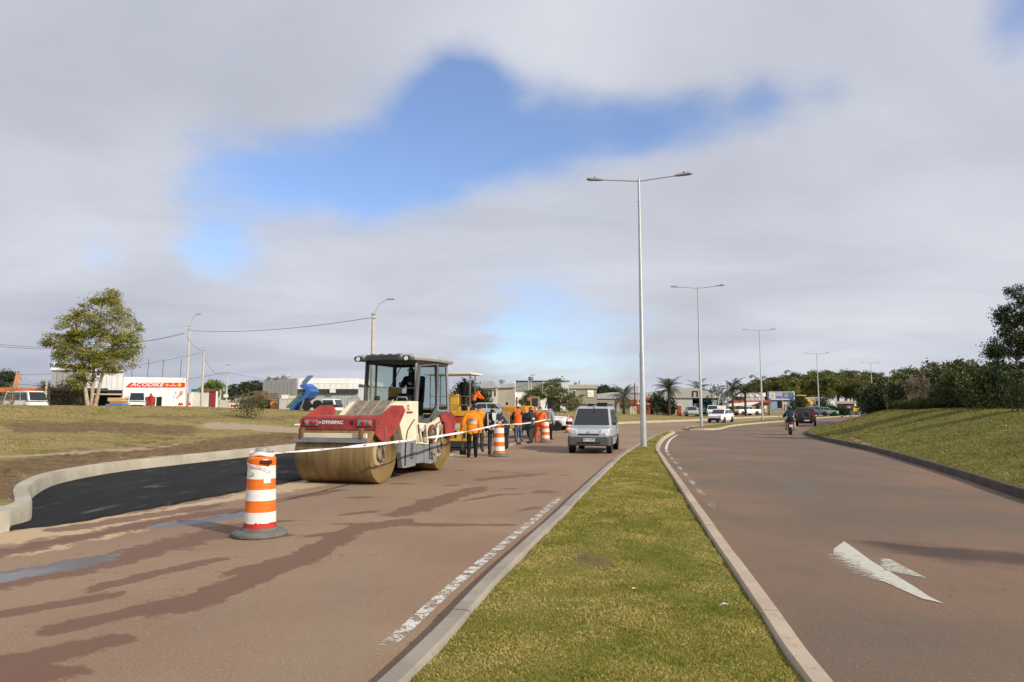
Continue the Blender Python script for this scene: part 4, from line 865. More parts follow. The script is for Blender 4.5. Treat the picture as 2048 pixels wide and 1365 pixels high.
SUVST = [(0, .42, .72, .84), (.04, .28, .82, .95), (.12, .24, .90, 1.0), (.28, .24, .96, 1.0), (.6, .24, .98, 1.0), (.92, .28, 1.0, .98), (1., .4, .9, .9)]
HATST = [(0, .38, .62, .84), (.04, .26, .72, .95), (.12, .22, .80, 1.0), (.30, .22, .88, 1.0), (.6, .22, .90, 1.0), (.93, .26, .92, .97), (1., .36, .85, .88)]
PKST = [(0, .48, .82, .86), (.03, .36, .92, .96), (.1, .34, .98, 1.0), (.28, .34, 1.02, 1.0), (.62, .34, 1.04, 1.0), (.97, .36, 1.04, .98), (1., .45, 1.0, .95)]
whitep = paint('white_car_paint', (.80, .80, .79)); D_ = 76
def fr_ear(c, Lc, Wc, z, grille=True):
    f = -Lc / 2
    for s in (-1, 1): MB().b2(s * Wc * .27, s * Wc * .44, f - .0, f + .10, z, z + .13).build('headlight', M_lamp, c, bevel=.02)
    if grille: MB().b2(-Wc * .36, Wc * .36, f - .012, f + .05, z - .30, z - .16).build('grille', M_black, c, bevel=.02)
    MB().b2(-.22, .22, f - .02, f, z - .14, z - .03).build('number_plate', M_white, c)
suv = car('sports_utility_car', 'white car driving round the bend past the second lamp post', 'car', G(1433, 846) + Vector((.9, 1.4, 0)), -R(36), 4.1, 1.72, SUVST, (.24, .40, .84, .96, .94, 1.46, .92, .74), whitep); fr_ear(suv, 4.1, 1.72, .66); MB().b2(-.70, .70, -2.075, -1.95, .28, .42).build('lower_intake', M_black, suv, bevel=.02)
def park(px, D, dz=0): x_ = X(px, D); return Vector((x_, D, hl(x_, D) + dz))
pk = car('pickup_truck', 'white double cab pickup parked on the far grass by the tan house', 'pickup', park(1493, 116), -R(66), 4.9, 1.75, PKST, (.27, .38, .60, .64, 1.0, 1.62, .93, .78), whitep, wr=.36, wins=((.08, .46), (.52, .94))); fr_ear(pk, 4.9, 1.75, .78)
MB().b2(-.72, .72, .75, 2.35, 1.045, 1.06).build('load_bed', M_black, pk)
car('parked_hatchback', 'silver hatchback parked at the mouth of the metal shed', 'car', park(1383, 100), -R(8), 3.8, 1.65, HATST, (.24, .42, .84, .97, .86, 1.42, .92, .72), silver)
w2 = car('parked_pickup', 'white pickup parked behind the white car at the shed', 'pickup', park(1425, 104), -R(15), 4.6, 1.75, PKST, (.27, .38, .60, .64, 1.0, 1.65, .93, .78), whitep, wr=.36)
car('parked_car', 'silver car parked in front of the cream house behind the workers', 'car', park(985, 66), R(78), 4.1, 1.68, HATST, (.24, .40, .84, .96, .88, 1.45, .92, .72), silver, wr=.30)
gw = car('parked_truck', 'white fronted pickup standing beyond the worker in the grey hoodie', 'pickup', G(1086, 861), R(70), 4.0, 1.65, PKST, (.27, .38, .60, .64, 1.0, 1.55, .93, .78), whitep, wr=.36)
car('small_green_car', 'pale green car parked under the dark carport roof', 'car', park(1652, 118), R(70), 3.8, 1.6, HATST, (.24, .42, .84, .97, .86, 1.42, .92, .72), paint('green_car_paint', (.16, .36, .22)))
car('parked_estate', 'grey car parked beyond the dark off-road car', 'car', park(1632, 112), R(60), 4.2, 1.7, SUVST, (.24, .40, .84, .96, .94, 1.5, .92, .74), paint('grey_car_paint', (.20, .22, .25)))
# dark off-road car with a spare wheel, seen from behind
jp = car('off_road_car', 'dark boxy off-road car with spare wheel driving away round the bend', 'car', G(1610, 853) + Vector((.7, 1.4, 0)), R(156), 3.5, 1.66, [(0, .5, .85, .8), (.03, .42, .92, .84), (.3, .38, .98, .86), (.34, .36, 1.0, 1.), (.97, .36, 1.0, 1.), (1., .38, .98, .98)],
         (.34, .40, .97, .995, .98, 1.62, .97, .92), paint('dark_green_paint', (.045, .047, .036)), wr=.36, wins=((.05, .33), (.37, .66), (.70, .96)))
MB().lathe([(.16, 1.76), (.34, 1.76), (.36, 1.80), (.36, 1.92), (.33, 1.96), (.18, 1.95), (.15, 1.90), (0, 1.90)], (-.05, 0, .98), 'y', 28).build('spare_wheel', mat('tyre_dusty', (.06, .055, .045), .8, var=.3), jp, smooth=40); MB().b2(-.8, .8, 1.76, 1.88, .42, .58).build('rear_bumper', M_black, jp, bevel=.03)
for s in (-1, 1): MB().b2(s * .58, s * .74, 1.75, 1.79, .86, 1.04).build('tail_light', M_lred, jp, bevel=.01)
MB().b2(-.32, .12, 1.885, 1.895, .46, .56).build('number_plate', M_white, jp); MB().b2(-.55, .55, -1.5, 1.7, .24, .40).build('underbody', M_black, jp, bevel=.02)
# small vans and trucks by the left buildings
car('parked_van', 'white minivan at the left edge behind the dry grass rise', 'van', park(52, 62, -.5), R(66), 4.0, 1.7, SUVST, (.06, .16, .95, .99, .95, 1.85, .97, .86), whitep, wins=((.06, .32), (.36, .64), (.68, .95)))
lv = car('delivery_van', 'white van parked in front of the white warehouse', 'van', park(274, 67, -.35), R(27), 3.9, 1.5, HATST, (.10, .24, .95, .99, .90, 1.75, .94, .80), whitep); fr_ear(lv, 3.9, 1.7, .68)
tk = car('cab_truck', 'white truck cab standing beside the tipped blue dump body', 'truck', park(660, 73, -.75), R(80), 2.3, 1.9, [(0, .5, 1.0, .94), (.06, .4, 1.1, 1.), (.95, .4, 1.1, 1.), (1., .5, 1.0, .96)], (.02, .14, .9, .98, 1.1, 1.95, .98, .90), whitep, wr=.4, wy=(.4, .75), wins=((.1, .75),))
MB().b2(-.5, .5, 1.1, 5.2, .45, .70).build('truck_frame', M_dgrey, tk, bevel=.02)
# tipped dump body
dt = thing('dump_body', 'blue dump truck body tipped up high with green inside and flap', 'dump truck', park(590, 58), -R(8)); Mbl = mat('blue_paint', (.035, .13, .42), .5, var=.2); Mgn = mat('worn_green_paint', (.075, .15, .10), .6, var=.3)
def px3(px, py, D): return at(px, py, D) - dt.location
rr_ = Matrix.Rotation(R(8), 3, 'Z')
def bed(name, pts, m, y0, th, par=None):
    q = [rr_ @ (px3(420 + a / 6.4, 700 + b / 6.4, 58) + Vector((0, y0, 0))) for a, b in pts]; return MB().add(q + [p + Vector((0, th, 0)) for p in q], [tuple(range(len(q)))[::-1], tuple(range(len(q), 2 * len(q)))] + [(i, (i + 1) % len(q), (i + 1) % len(q) + len(q), i + len(q)) for i in range(len(q))]).build(name, m, par or dt)
bed('floor', [(950, 738), (1012, 752), (1218, 562), (1228, 520), (1178, 508)], Mgn, .35, .10)
sw = bed('side_wall', [(1010, 750), (1040, 776), (1105, 702), (1235, 612), (1287, 532), (1262, 488), (1224, 518), (1216, 562)], Mbl, 0, 1.8)
for k in range(4): bed('rib', [(1060 + 48 * k, 712 - 50 * k), (1072 + 48 * k, 722 - 50 * k), (1100 + 48 * k, 690 - 48 * k), (1090 + 48 * k, 682 - 48 * k)], Mbl, -.08, .08, sw)
bed('far_wall', [(950, 738), (1178, 508), (1200, 470), (1150, 470)], Mbl, 1.8, .08); bed('head_wall', [(1135, 455), (1195, 432), (1266, 482), (1230, 512), (1165, 492)], Mbl, .1, 1.7); bed('cab_flap', [(1158, 420), (1245, 326), (1312, 328), (1200, 452)], mat('blue_grey_paint', (.12, .19, .30), .5, var=.2), .2, .12)
MB().tube([rr_ @ px3(600, 822, 58), rr_ @ px3(608, 800, 58)], .08, 8).build('hydraulic_ram', M_steel, dt); MB().b2(.4, 3.6, .3, 1.6, .25, .5).build('chassis', M_dgrey, dt, bevel=.02)
for xx in (.9, 1.9): MB().lathe([(.2, 0), (.42, .0), (.44, .05), (.44, .25), (.42, .3), (.2, .3)], (xx, .1, .44), 'y', 24).build('wheel', M_black, dt, smooth=40)
# ================================================================ people
M_skin = mat('skin', (.36, .20, .13), .55, var=.06); M_hair = mat('dark_hair', (.018, .014, .012), .7, var=.2)
def cloth(n, c): return mat(n, c, .85, var=.16, scale=9, bump=.25, bscale=14, spec=.2)
C_or = cloth('hi_vis_orange', (.83, .27, .02)); C_or2 = cloth('hi_vis_red_orange', (.80, .15, .02)); C_navy = cloth('navy_cloth', (.020, .026, .042)); C_char = cloth('charcoal_cloth', (.035, .036, .042)); C_blk = cloth('black_cloth', (.014, .014, .016)); C_jean = cloth('blue_denim', (.075, .13, .24)); C_grey = cloth('grey_cloth', (.30, .31, .30)); C_dgr = cloth('dark_grey_trousers', (.055, .05, .055)); C_red = cloth('red_cloth', (.60, .03, .02)); C_blue = cloth('dark_blue_jacket', (.03, .045, .085)); C_boot = mat('work_boot', (.05, .032, .02), .8, var=.3); C_tan = cloth('pale_trousers', (.42, .38, .28)); M_refl = mat('reflective_band', (.55, .56, .52), .4, var=.1); M_helm = mat('helmet', (.03, .035, .045), .25, var=0); C_ordk = cloth('orange_overall', (.62, .10, .02))
BASE = dict(pel=(0, 0, .90), spi=(0, .0, 1.08), che=(0, -.005, 1.30), nec=(0, -.005, 1.43), hb=(0, .012, 1.515), hc=(0, .02, 1.59), ht=(0, .008, 1.675), nose=(0, .112, 1.575),
            sL=(-.175, -.01, 1.365), eL=(-.235, -.03, 1.10), wL=(-.24, .04, .87), pL=(-.24, .055, .80), sR=(.175, -.01, 1.365), eR=(.235, -.03, 1.10), wR=(.24, .04, .87), pR=(.24, .055, .80),
            hL=(-.09, 0, .87), kL=(-.105, .025, .47), aL=(-.115, -.02, .085), bL=(-.12, .05, .045), tL=(-.13, .17, .03), hR=(.09, 0, .87), kR=(.105, .025, .47), aR=(.115, -.02, .085), bR=(.12, .05, .045), tR=(.13, .17, .03))
RAD = dict(pel=(.155, .115), spi=(.145, .105), che=(.165, .115), nec=.055, hb=.072, hc=.092, ht=.05, nose=.016, s=.068, e=.046, w=.032, p=.034, h=.088, k=.062, a=.046, b=.042, t=.032)
LINKS = [('pel', 'spi', 'torso'), ('spi', 'che', 'torso'), ('che', 'nec', 'torso'), ('nec', 'hb', 'head'), ('hb', 'hc', 'head'), ('hc', 'ht', 'head'), ('hc', 'nose', 'head')]
for s_ in 'LR': LINKS += [('che', 's' + s_, 'arm'), ('s' + s_, 'e' + s_, 'arm'), ('e' + s_, 'w' + s_, 'arm'), ('w' + s_, 'p' + s_, 'hand'), ('pel', 'h' + s_, 'hip'), ('h' + s_, 'k' + s_, 'leg'), ('k' + s_, 'a' + s_, 'leg'), ('a' + s_, 'b' + s_, 'foot'), ('b' + s_, 't' + s_, 'foot')]
def person(label, loc, rz, h=1.70, pose=None, top=C_or, pants=C_blk, shoe=C_boot, hair=M_hair, cap=None, hem=.80, bands=(), hood=None, bulk=.020, group='road workers on the site', curl=.5, vest=None):
    J = {k: Vector(v) for k, v in BASE.items()}
    for k, v in (pose or {}).items(): J[k] = Vector(v)
    names = list(J); idx = {n: i for i, n in enumerate(names)}; V = [J[n] for n in names]; E_ = [(idx[a], idx[b]) for a, b, _ in LINKS]; rad = []
    for n in names:
        r = RAD.get(n, RAD.get(n[0])); rad.append(r if isinstance(r, tuple) else (r, r))
    segs = [(J[a], J[b], z) for a, b, z in LINKS]
    for s_, sg in (('L', -1), ('R', 1)):                    # palm, four fingers, thumb
        p, w = J['p' + s_], J['w' + s_]; d_ = (p - w).normalized(); side = d_.cross(Vector((sg, 0, .15))).normalized()
        inn = Vector((-sg, 0, 0))
        for k, ln in enumerate((.060, .072, .068, .054)):
            o = p + side * (.033 - .022 * k); m1 = o + d_ * ln * .75 + inn * ln * .2 * curl; m2 = m1 + d_ * ln * .5 * (1 - curl * .4) + inn * ln * .6 * curl
            i0 = len(V); V += [m1, m2]; rad += [(.0095, .0095), (.0078, .0078)]; E_ += [(idx['p' + s_], i0), (i0, i0 + 1)]; segs += [(p, m1, 'hand'), (m1, m2, 'hand')]
        t1 = w.lerp(p, .35) + side * .042 + inn * .012; t2 = t1 + d_ * .04 + side * .012; i0 = len(V); V += [t1, t2]; rad += [(.0115, .0115), (.009, .009)]; E_ += [(idx['w' + s_], i0), (i0, i0 + 1)]; segs += [(w, t1, 'hand'), (t1, t2, 'hand')]
    me = bpy.data.meshes.new('body'); me.from_pydata(V, E_, []); o = bpy.data.objects.new('body_skin', me); COL.objects.link(o)
    m = o.modifiers.new('Skin', 'SKIN'); m.use_smooth_shade = True; m.branch_smoothing = .3
    sv = me.skin_vertices[0].data
    for i, r in enumerate(rad): sv[i].radius = r; sv[i].use_root = i == 0
    ss = o.modifiers.new('Sub', 'SUBSURF'); ss.levels = 1; ss.render_levels = 1
    dg = bpy.context.evaluated_depsgraph_get(); bm_ = bpy.data.meshes.new_from_object(o.evaluated_get(dg)); bpy.data.objects.remove(o)
    bm_.materials.clear()
    for q in (M_skin, top, pants, shoe): bm_.materials.append(q)
    vc = np.empty(len(bm_.vertices) * 3, np.float32); bm_.vertices.foreach_get('co', vc); vc = vc.reshape(-1, 3); vn = np.array([v.normal for v in bm_.vertices])
    A = np.array([a for a, b, z in segs]); Bq = np.array([b for a, b, z in segs]); zn = [z for a, b, z in segs]
    pc = np.array([p.center for p in bm_.polygons]); ab = Bq - A; t = np.clip(((pc[:, None] - A) * ab).sum(2) / ((ab ** 2).sum(1) + 1e-9), 0, 1); dd_ = np.linalg.norm(A + ab * t[..., None] - pc[:, None], axis=2)
    dd_ = dd_ - np.array([{'torso': .10, 'hip': .05, 'leg': .05, 'arm': .03, 'head': .05, 'foot': .02, 'hand': .0}[z] for z in zn]); am = dd_.argmin(1); zone = np.array([zn[i] for i in am])
    matz = {'head': 0, 'hand': 0, 'torso': 1, 'arm': 1, 'hip': 2, 'leg': 2, 'foot': 3}
    bm_.polygons.foreach_set('material_index', [matz[z] for z in zone]); bm_.polygons.foreach_set('use_smooth', [True] * len(bm_.polygons))
    root = thing('person', label, 'person', loc, rz, group); k_ = h / 1.69; root.scale = (k_, k_, k_)
    link('body', bm_, root)
    polys = [tuple(p.vertices) for p in bm_.polygons]
    pel_z = J['pel'].z
    def shell(name, sel, d_, m_, wr=0.):
        ids = sorted({v for i in sel for v in polys[i]})
        if not ids: return
        mp = {v: i for i, v in enumerate(ids)}; nz = np.array([mnoise.noise(Vector(vc[v]) * 9) for v in ids])
        co = vc[ids] + vn[ids] * (d_ + wr * nz)[:, None]; q = bpy.data.meshes.new(name); q.from_pydata([tuple(c) for c in co], [], [tuple(mp[v] for v in polys[i]) for i in sel]); q.materials.append(m_)
        q.polygons.foreach_set('use_smooth', [True] * len(q.polygons)); return link(name, q, root)
    tor = [i for i in range(len(polys)) if zone[i] in ('torso', 'arm') or (zone[i] in ('hip', 'leg') and pc[i][2] > hem)]
    shell('trousers', [i for i in range(len(polys)) if zone[i] in ('hip', 'leg')], .016, pants, .012); jk = shell('jacket', tor, bulk + .006, top, .016); [shell('boot', [i for i in range(len(polys)) if zone[i] == 'foot' and LINKS[am[i]][0][-1] == q], .010, shoe) for q in 'LR']
    if vest: shell('vest', [i for i in tor if zone[i] != 'arm'], bulk + .018, vest, .010)
    for lo, hi in bands:
        b_ = shell('reflective_stripe', [i for i in tor if zone[i] != 'hand' and lo < pc[i][2] < hi and (zone[i] == 'torso' or zone[i] == 'hip' or zone[i] == 'leg')], bulk + (.030 if vest else .020), M_refl)
    hd = [i for i in range(len(polys)) if zone[i] == 'head']; hc = J['hc']; hdir = (J['ht'] - J['hb']).normalized()
    def up(i): return (Vector(pc[i]) - hc).dot(hdir)
    if cap: 
        shell('cap', [i for i in hd if up(i) > .015], .020, cap); f = Vector((0, 1, 0)); c0 = hc + hdir * .045
        MB().slab([c0 + Vector((-.07, .085, 0)), c0 + Vector((.07, .085, 0)), c0 + Vector((.055, .17, -.015)), c0 + Vector((-.055, .17, -.015))], .01).build('cap_peak', cap, root)
    else: shell('hair', [i for i in hd if up(i) > (.02 if pc[i][1] > hc.y + .045 else -.055)], .014, hair, .006)
    if hood: shell('hood', [i for i in range(len(polys)) if zone[i] in ('head', 'torso') and 1.38 < pc[i][2] < 1.52 and pc[i][1] < .06], .045, hood, .012)
    for s in (-1, 1): MB().lathe([(.0, -.012), (.010, -.008), (.012, 0), (.0, .01)], hc + Vector((s * .034, .082, .01)), 'y', 8).build('eye', M_hair, root, smooth=60)
    for s in (-1, 1): MB().box(hc + Vector((s * .092, .0, -.005)), (.02, .035, .06)).build('ear', M_skin, root, bevel=.008)
    MB().box(hc + Vector((0, .088, -.045)), (.045, .012, .010)).build('mouth', mat('lip', (.25, .09, .07), .6, var=0), root, bevel=.003)
    return root
away = -R(8)
w1 = person('worker in orange jacket with black trousers holding a shovel behind the roller', G(944, 916), R(4), 1.70, dict(eL=(-.30, -.03, 1.12), wL=(-.33, .06, .90), pL=(-.335, .08, .83), kL=(-.10, .05, .47), aL=(-.11, -.06, .085), bL=(-.115, .01, .045), tL=(-.12, .13, .03), kR=(.11, .0, .47), aR=(.12, .05, .085), bR=(.125, .12, .045), tR=(.13, .23, .03)), C_or, C_blk, bands=((1.135, 1.185),), bulk=.034, hem=.81)
MB().box((.0, -.165, 1.27), (.085, .012, .10)).build('back_print', mat('print_grey', (.30, .27, .32), .6, var=.4, scale=60), w1)
w2_ = person('worker in orange jacket mostly hidden behind the worker with the shovel', G(958, 904), R(-12), 1.74, dict(hc=(.0, .03, 1.58)), C_or, C_dgr, bands=((1.1, 1.15),), bulk=.03)
w3 = person('worker in charcoal jacket with a white towel over the shoulder', G(985, 910), R(-10), 1.72, dict(eR=(.23, .06, 1.12), wR=(.16, .18, 1.0), pR=(.14, .24, .99), aL=(-.10, .0, .085)), C_char, C_char, cap=C_blk, bands=((.90, .945), (1.12, 1.16)), bulk=.03, hem=.78)
tw = MB(); tw.loft([[(.02, -.150, 1.44), (.15, -.15, 1.43), (.15, -.17, 1.43), (.02, -.17, 1.44)], [(.03, -.19, 1.30), (.15, -.185, 1.30), (.15, -.205, 1.30), (.03, -.21, 1.30)], [(.06, -.19, 1.16), (.15, -.18, 1.15), (.15, -.2, 1.15), (.06, -.21, 1.16)]]).build('towel', mat('white_towel', (.72, .73, .72), .9, var=.12, scale=20), w3, smooth=60)
for s in (-1, 1): MB().loft([[(s * .14, .02, 1.455), (s * .18, .02, 1.445), (s * .18, .02, 1.46), (s * .14, .02, 1.47)], [(s * .12, -.155, 1.36), (s * .155, -.15, 1.36), (s * .155, -.165, 1.36), (s * .12, -.17, 1.36)], [(s * .10, -.165, 1.0), (s * .14, -.16, 1.0), (s * .14, -.175, 1.0), (s * .10, -.18, 1.0)]]).build('shoulder_stripe', M_refl, w3, smooth=60)
w4 = person('worker in navy jacket with pale bands bending over behind the towel worker', G(1012, 899), R(70), 1.70, dict(che=(0, .26, 1.20), nec=(0, .36, 1.30), hb=(0, .43, 1.34), hc=(0, .47, 1.38), ht=(0, .50, 1.46), nose=(0, .56, 1.35), spi=(0, .10, 1.06), sL=(-.17, .28, 1.24), sR=(.17, .28, 1.24), eL=(-.22, .34, .98), wL=(-.18, .42, .80), pL=(-.16, .45, .73), eR=(.22, .34, .98), wR=(.18, .42, .80), pR=(.16, .45, .73)), C_navy, C_navy, cap=C_blk, bands=((.90, .94), (1.08, 1.13)), bulk=.04)
w5 = person('worker in orange vest and blue jeans leaning on a shovel', G(1036, 884), R(-6), 1.70, dict(eL=(-.27, .08, 1.13), wL=(-.14, .24, 1.02), pL=(-.10, .29, 1.0), eR=(.27, .06, 1.13), wR=(.14, .24, .98), pR=(.10, .30, .96), aL=(-.11, .05, .085), bL=(-.115, .12, .045), tL=(-.12, .24, .03), aR=(.17, -.02, .085), bR=(.18, .05, .045), tR=(.20, .17, .03), kR=(.14, .03, .47)), C_navy, C_jean, cap=C_blk, bands=((1.08, 1.12),), bulk=.03, vest=C_or2)
w6 = person('worker in dark padded jacket and cap standing sideways with hands raised', G(1062, 887), R(65), 1.68, dict(eL=(-.22, .14, 1.14), wL=(-.08, .22, 1.32), pL=(-.06, .25, 1.38), eR=(.22, .16, 1.14), wR=(.10, .24, 1.30), pR=(.07, .27, 1.36)), C_char, C_dgr, cap=C_blk, bands=((.93, .97), (1.10, 1.14)), bulk=.05, hem=.76)
w7 = person('worker in orange overalls with a black strap across the back', G(1080, 885), R(-14), 1.74, dict(hc=(-.0, .10, 1.55), hb=(0, .06, 1.50), ht=(0, .12, 1.63), nose=(0, .19, 1.51), nec=(0, .03, 1.42), eL=(-.24, .05, 1.12), wL=(-.16, .22, 1.02), pL=(-.12, .28, 1.0), eR=(.24, .05, 1.12), wR=(.16, .2, 1.0), pR=(.12, .26, .98), kL=(-.14, .02, .47), aL=(-.19, -.03, .085), bL=(-.2, .04, .045), tL=(-.22, .16, .03)), C_or2, C_ordk, hood=C_grey, bulk=.036)
MB().tube([(.15, -.06, 1.45), (.08, -.165, 1.32), (-.06, -.18, 1.12), (-.17, -.10, .98)], .013, 6).build('strap', C_blk, w7, smooth=60)
w8 = person('worker in grey hoodie beyond the worker in orange overalls', G(1098, 880), R(-30), 1.70, dict(hc=(0, .08, 1.56), hb=(0, .05, 1.50), ht=(0, .09, 1.64), nose=(0, .17, 1.53)), C_grey, C_blk, cap=C_blk, hood=C_grey, bulk=.035)
# tools
def shovel(name, label, a, b, blade_up=False, m_=None):
    a, b = Vector(a), Vector(b); s = thing(name, label, 'shovel', b); d_ = (a - b); n_ = d_.normalized(); sd = n_.cross(Vector((0, 1, 0))).normalized()
    MB().tube([n_ * .22, d_], .016, 8).build('shaft', mat('wood_shaft', (.38, .28, .17), .7, var=.2), s); bl_ = [n_ * .26 + sd * .11, n_ * .26 - sd * .11, -sd * .12 + n_ * .03, sd * .12 + n_ * .03]
    MB().slab([p - Vector((0, .012, 0)) for p in bl_], .012).build('blade', M_black, s, bevel=.004); MB().box(d_, (.13, .03, .03)).build('grip', M_black, s, bevel=.01); return s
h1 = w1.matrix_basis @ Vector((-.335, .09, .82)) ; q1 = G(926, 913); shovel('shovel', 'shovel hanging blade down in the hand of the orange jacketed worker', h1 + Vector((.0, 0, .05)), q1 + Vector((0, 0, .02)))
q2 = G(1037, 889); h2 = w5.matrix_basis @ Vector((0, .29, .99)); shovel('shovel', 'shovel resting on the road before the worker in jeans', h2, q2 + Vector((0, -.25, .01)))
# machine operators
SIT = dict(pel=(0, 0, .10), spi=(0, .03, .30), che=(0, .07, .52), nec=(0, .09, .65), hb=(0, .12, .73), hc=(0, .14, .80), ht=(0, .13, .885), nose=(0, .235, .785), sL=(-.175, .06, .585), sR=(.175, .06, .585), eL=(-.25, .16, .36), eR=(.25, .16, .36), wL=(-.16, .40, .42), wR=(.16, .40, .42), pL=(-.14, .46, .43), pR=(.14, .46, .43),
           hL=(-.09, .05, .07), hR=(.09, .05, .07), kL=(-.13, .46, .12), kR=(.13, .46, .12), aL=(-.13, .46, -.28), aR=(.13, .46, -.28), bL=(-.13, .53, -.32), bR=(.13, .53, -.32), tL=(-.13, .65, -.33), tR=(.13, .65, -.33))
pr = lambda x, y, z: O + ex * x + ey * y + Vector((0, 0, z))
person('roller driver in dark jacket sitting inside the cab', pr(.18, 1.42, 1.82), math.pi - RH, 1.72, SIT, C_navy, C_blk, hem=-9, group='machine operators')
pvw = lambda x, y, z: Vector(pv.location) + ex * x + ey * y + Vector((0, 0, z))
person('paver driver in black jacket standing under the canopy', pvw(.12, 1.0, 1.44), R(150), 1.62, dict(eR=(.26, .05, 1.12), wR=(.2, .26, 1.05), pR=(.18, .32, 1.05)), C_blk, C_dgr, group='machine operators', bulk=.05).scale = (.85, .85, .85)
person('crew member in orange vest leaning on the paver platform', pvw(.36, 1.45, 1.35), R(-60), 1.6, dict(che=(0, .2, 1.2), nec=(0, .3, 1.28), hb=(0, .37, 1.31), hc=(0, .41, 1.34), ht=(0, .45, 1.41), nose=(0, .5, 1.31), spi=(0, .08, 1.04), sL=(-.17, .22, 1.22), sR=(.17, .22, 1.22), eL=(-.2, .4, 1.05), wL=(-.15, .55, .95), pL=(-.13, .6, .93), eR=(.2, .4, 1.05), wR=(.15, .55, .95), pR=(.13, .6, .93)), C_or2, C_navy, group='machine operators').scale = (.72, .72, .72)
pp_ = park(301, 68, -.35); person('person in red clothes standing at the white warehouse door', pp_, R(160), 1.72, None, C_red, C_red, group='people by the buildings')
# motorcycle and rider, seen from behind
mcp = G(1583, 871); mc = thing('motorcycle', 'small dark motorcycle ridden away on the right carriageway', 'motorcycle', mcp, -R(18))
for yy in (0, 1.22):
    t_ = MB().lathe([(.20, -.045), (.27, -.05), (.29, -.02), (.29, .02), (.27, .05), (.20, .045)], (0, yy + .29, .29), 'x', 28, cap=False).build('wheel', M_black, mc, smooth=40); MB().lathe([(.20, -.03), (.06, -.04), (.06, .04), (.20, .03)], (0, yy + .29, .29), 'x', 16).build('rim', M_steel, t_, smooth=40)
MB().loft([[(-.06, .15, .62), (.06, .15, .62), (.06, .15, .74), (-.06, .15, .74)], [(-.13, .45, .55), (.13, .45, .55), (.13, .45, .80), (-.13, .45, .80)], [(-.12, .9, .52), (.12, .9, .52), (.13, .9, .92), (-.13, .9, .92)], [(-.06, 1.25, .6), (.06, 1.25, .6), (.06, 1.25, .95), (-.06, 1.25, .95)]]).build('body', mat('motorcycle_paint', (.02, .02, .022), .3, var=0), mc, bevel=.03, smooth=50)
MB().b2(-.12, .12, .12, .85, .78, .84).build('seat', M_black, mc, bevel=.03); MB().b2(-.075, .075, -.04, .06, .66, .76).build('tail_light', M_lred, mc, bevel=.02); MB().b2(-.10, .10, -.09, -.08, .48, .63).build('number_plate', M_white, mc)
MB().b2(-.04, .04, -.08, .2, .50, .72).build('mudguard', M_black, mc, bevel=.01); MB().tube([(-.36, 1.0, 1.05), (0, 1.15, 1.02), (.36, 1.0, 1.05)], .015, 6).build('handlebar', M_steel, mc); MB().tube([(.16, .0, .30), (.15, .8, .28)], .05, 8).build('exhaust', M_steel, mc)
for s in (-1, 1): MB().tube([(s * .06, 1.15, 1.0), (s * .06, 1.5, .30)], .02, 6).build('fork', M_steel, mc); MB().box((s * .28, 1.05, 1.18), (.10, .02, .07)).build('mirror', M_black, mc); MB().tube([(s * .12, .55, .32), (s * .26, .55, .30)], .02, 6).build('footrest', M_black, mc)
RIDE = {k: (v[0] * 1.0, v[1], v[2]) for k, v in SIT.items()}; RIDE.update(kL=(-.24, .38, -.02), kR=(.24, .38, -.02), aL=(-.25, .22, -.42), aR=(.25, .22, -.42), bL=(-.26, .28, -.46), bR=(.26, .28, -.46), tL=(-.27, .40, -.46), tR=(.27, .40, -.46), eL=(-.30, .30, .36), eR=(.30, .30, .36), wL=(-.33, .58, .30), wR=(.33, .58, .30), pL=(-.33, .64, .30), pR=(.33, .64, .30))
rd_ = person('motorcycle rider in dark blue jacket with pale stripe and dark helmet', mc.matrix_basis @ Vector((0, .42, .80)), -R(18), 1.66, RIDE, C_blue, C_tan, bands=((.30, .36), (.44, .48)), bulk=.04, hem=-.0, group='riders')
MB().lathe([(0, -.14), (.09, -.125), (.135, -.05), (.14, .02), (.115, .09), (.06, .13), (0, .14)], Vector((0, .14, .81)), 'z', 20).build('helmet', M_helm, rd_, smooth=60)
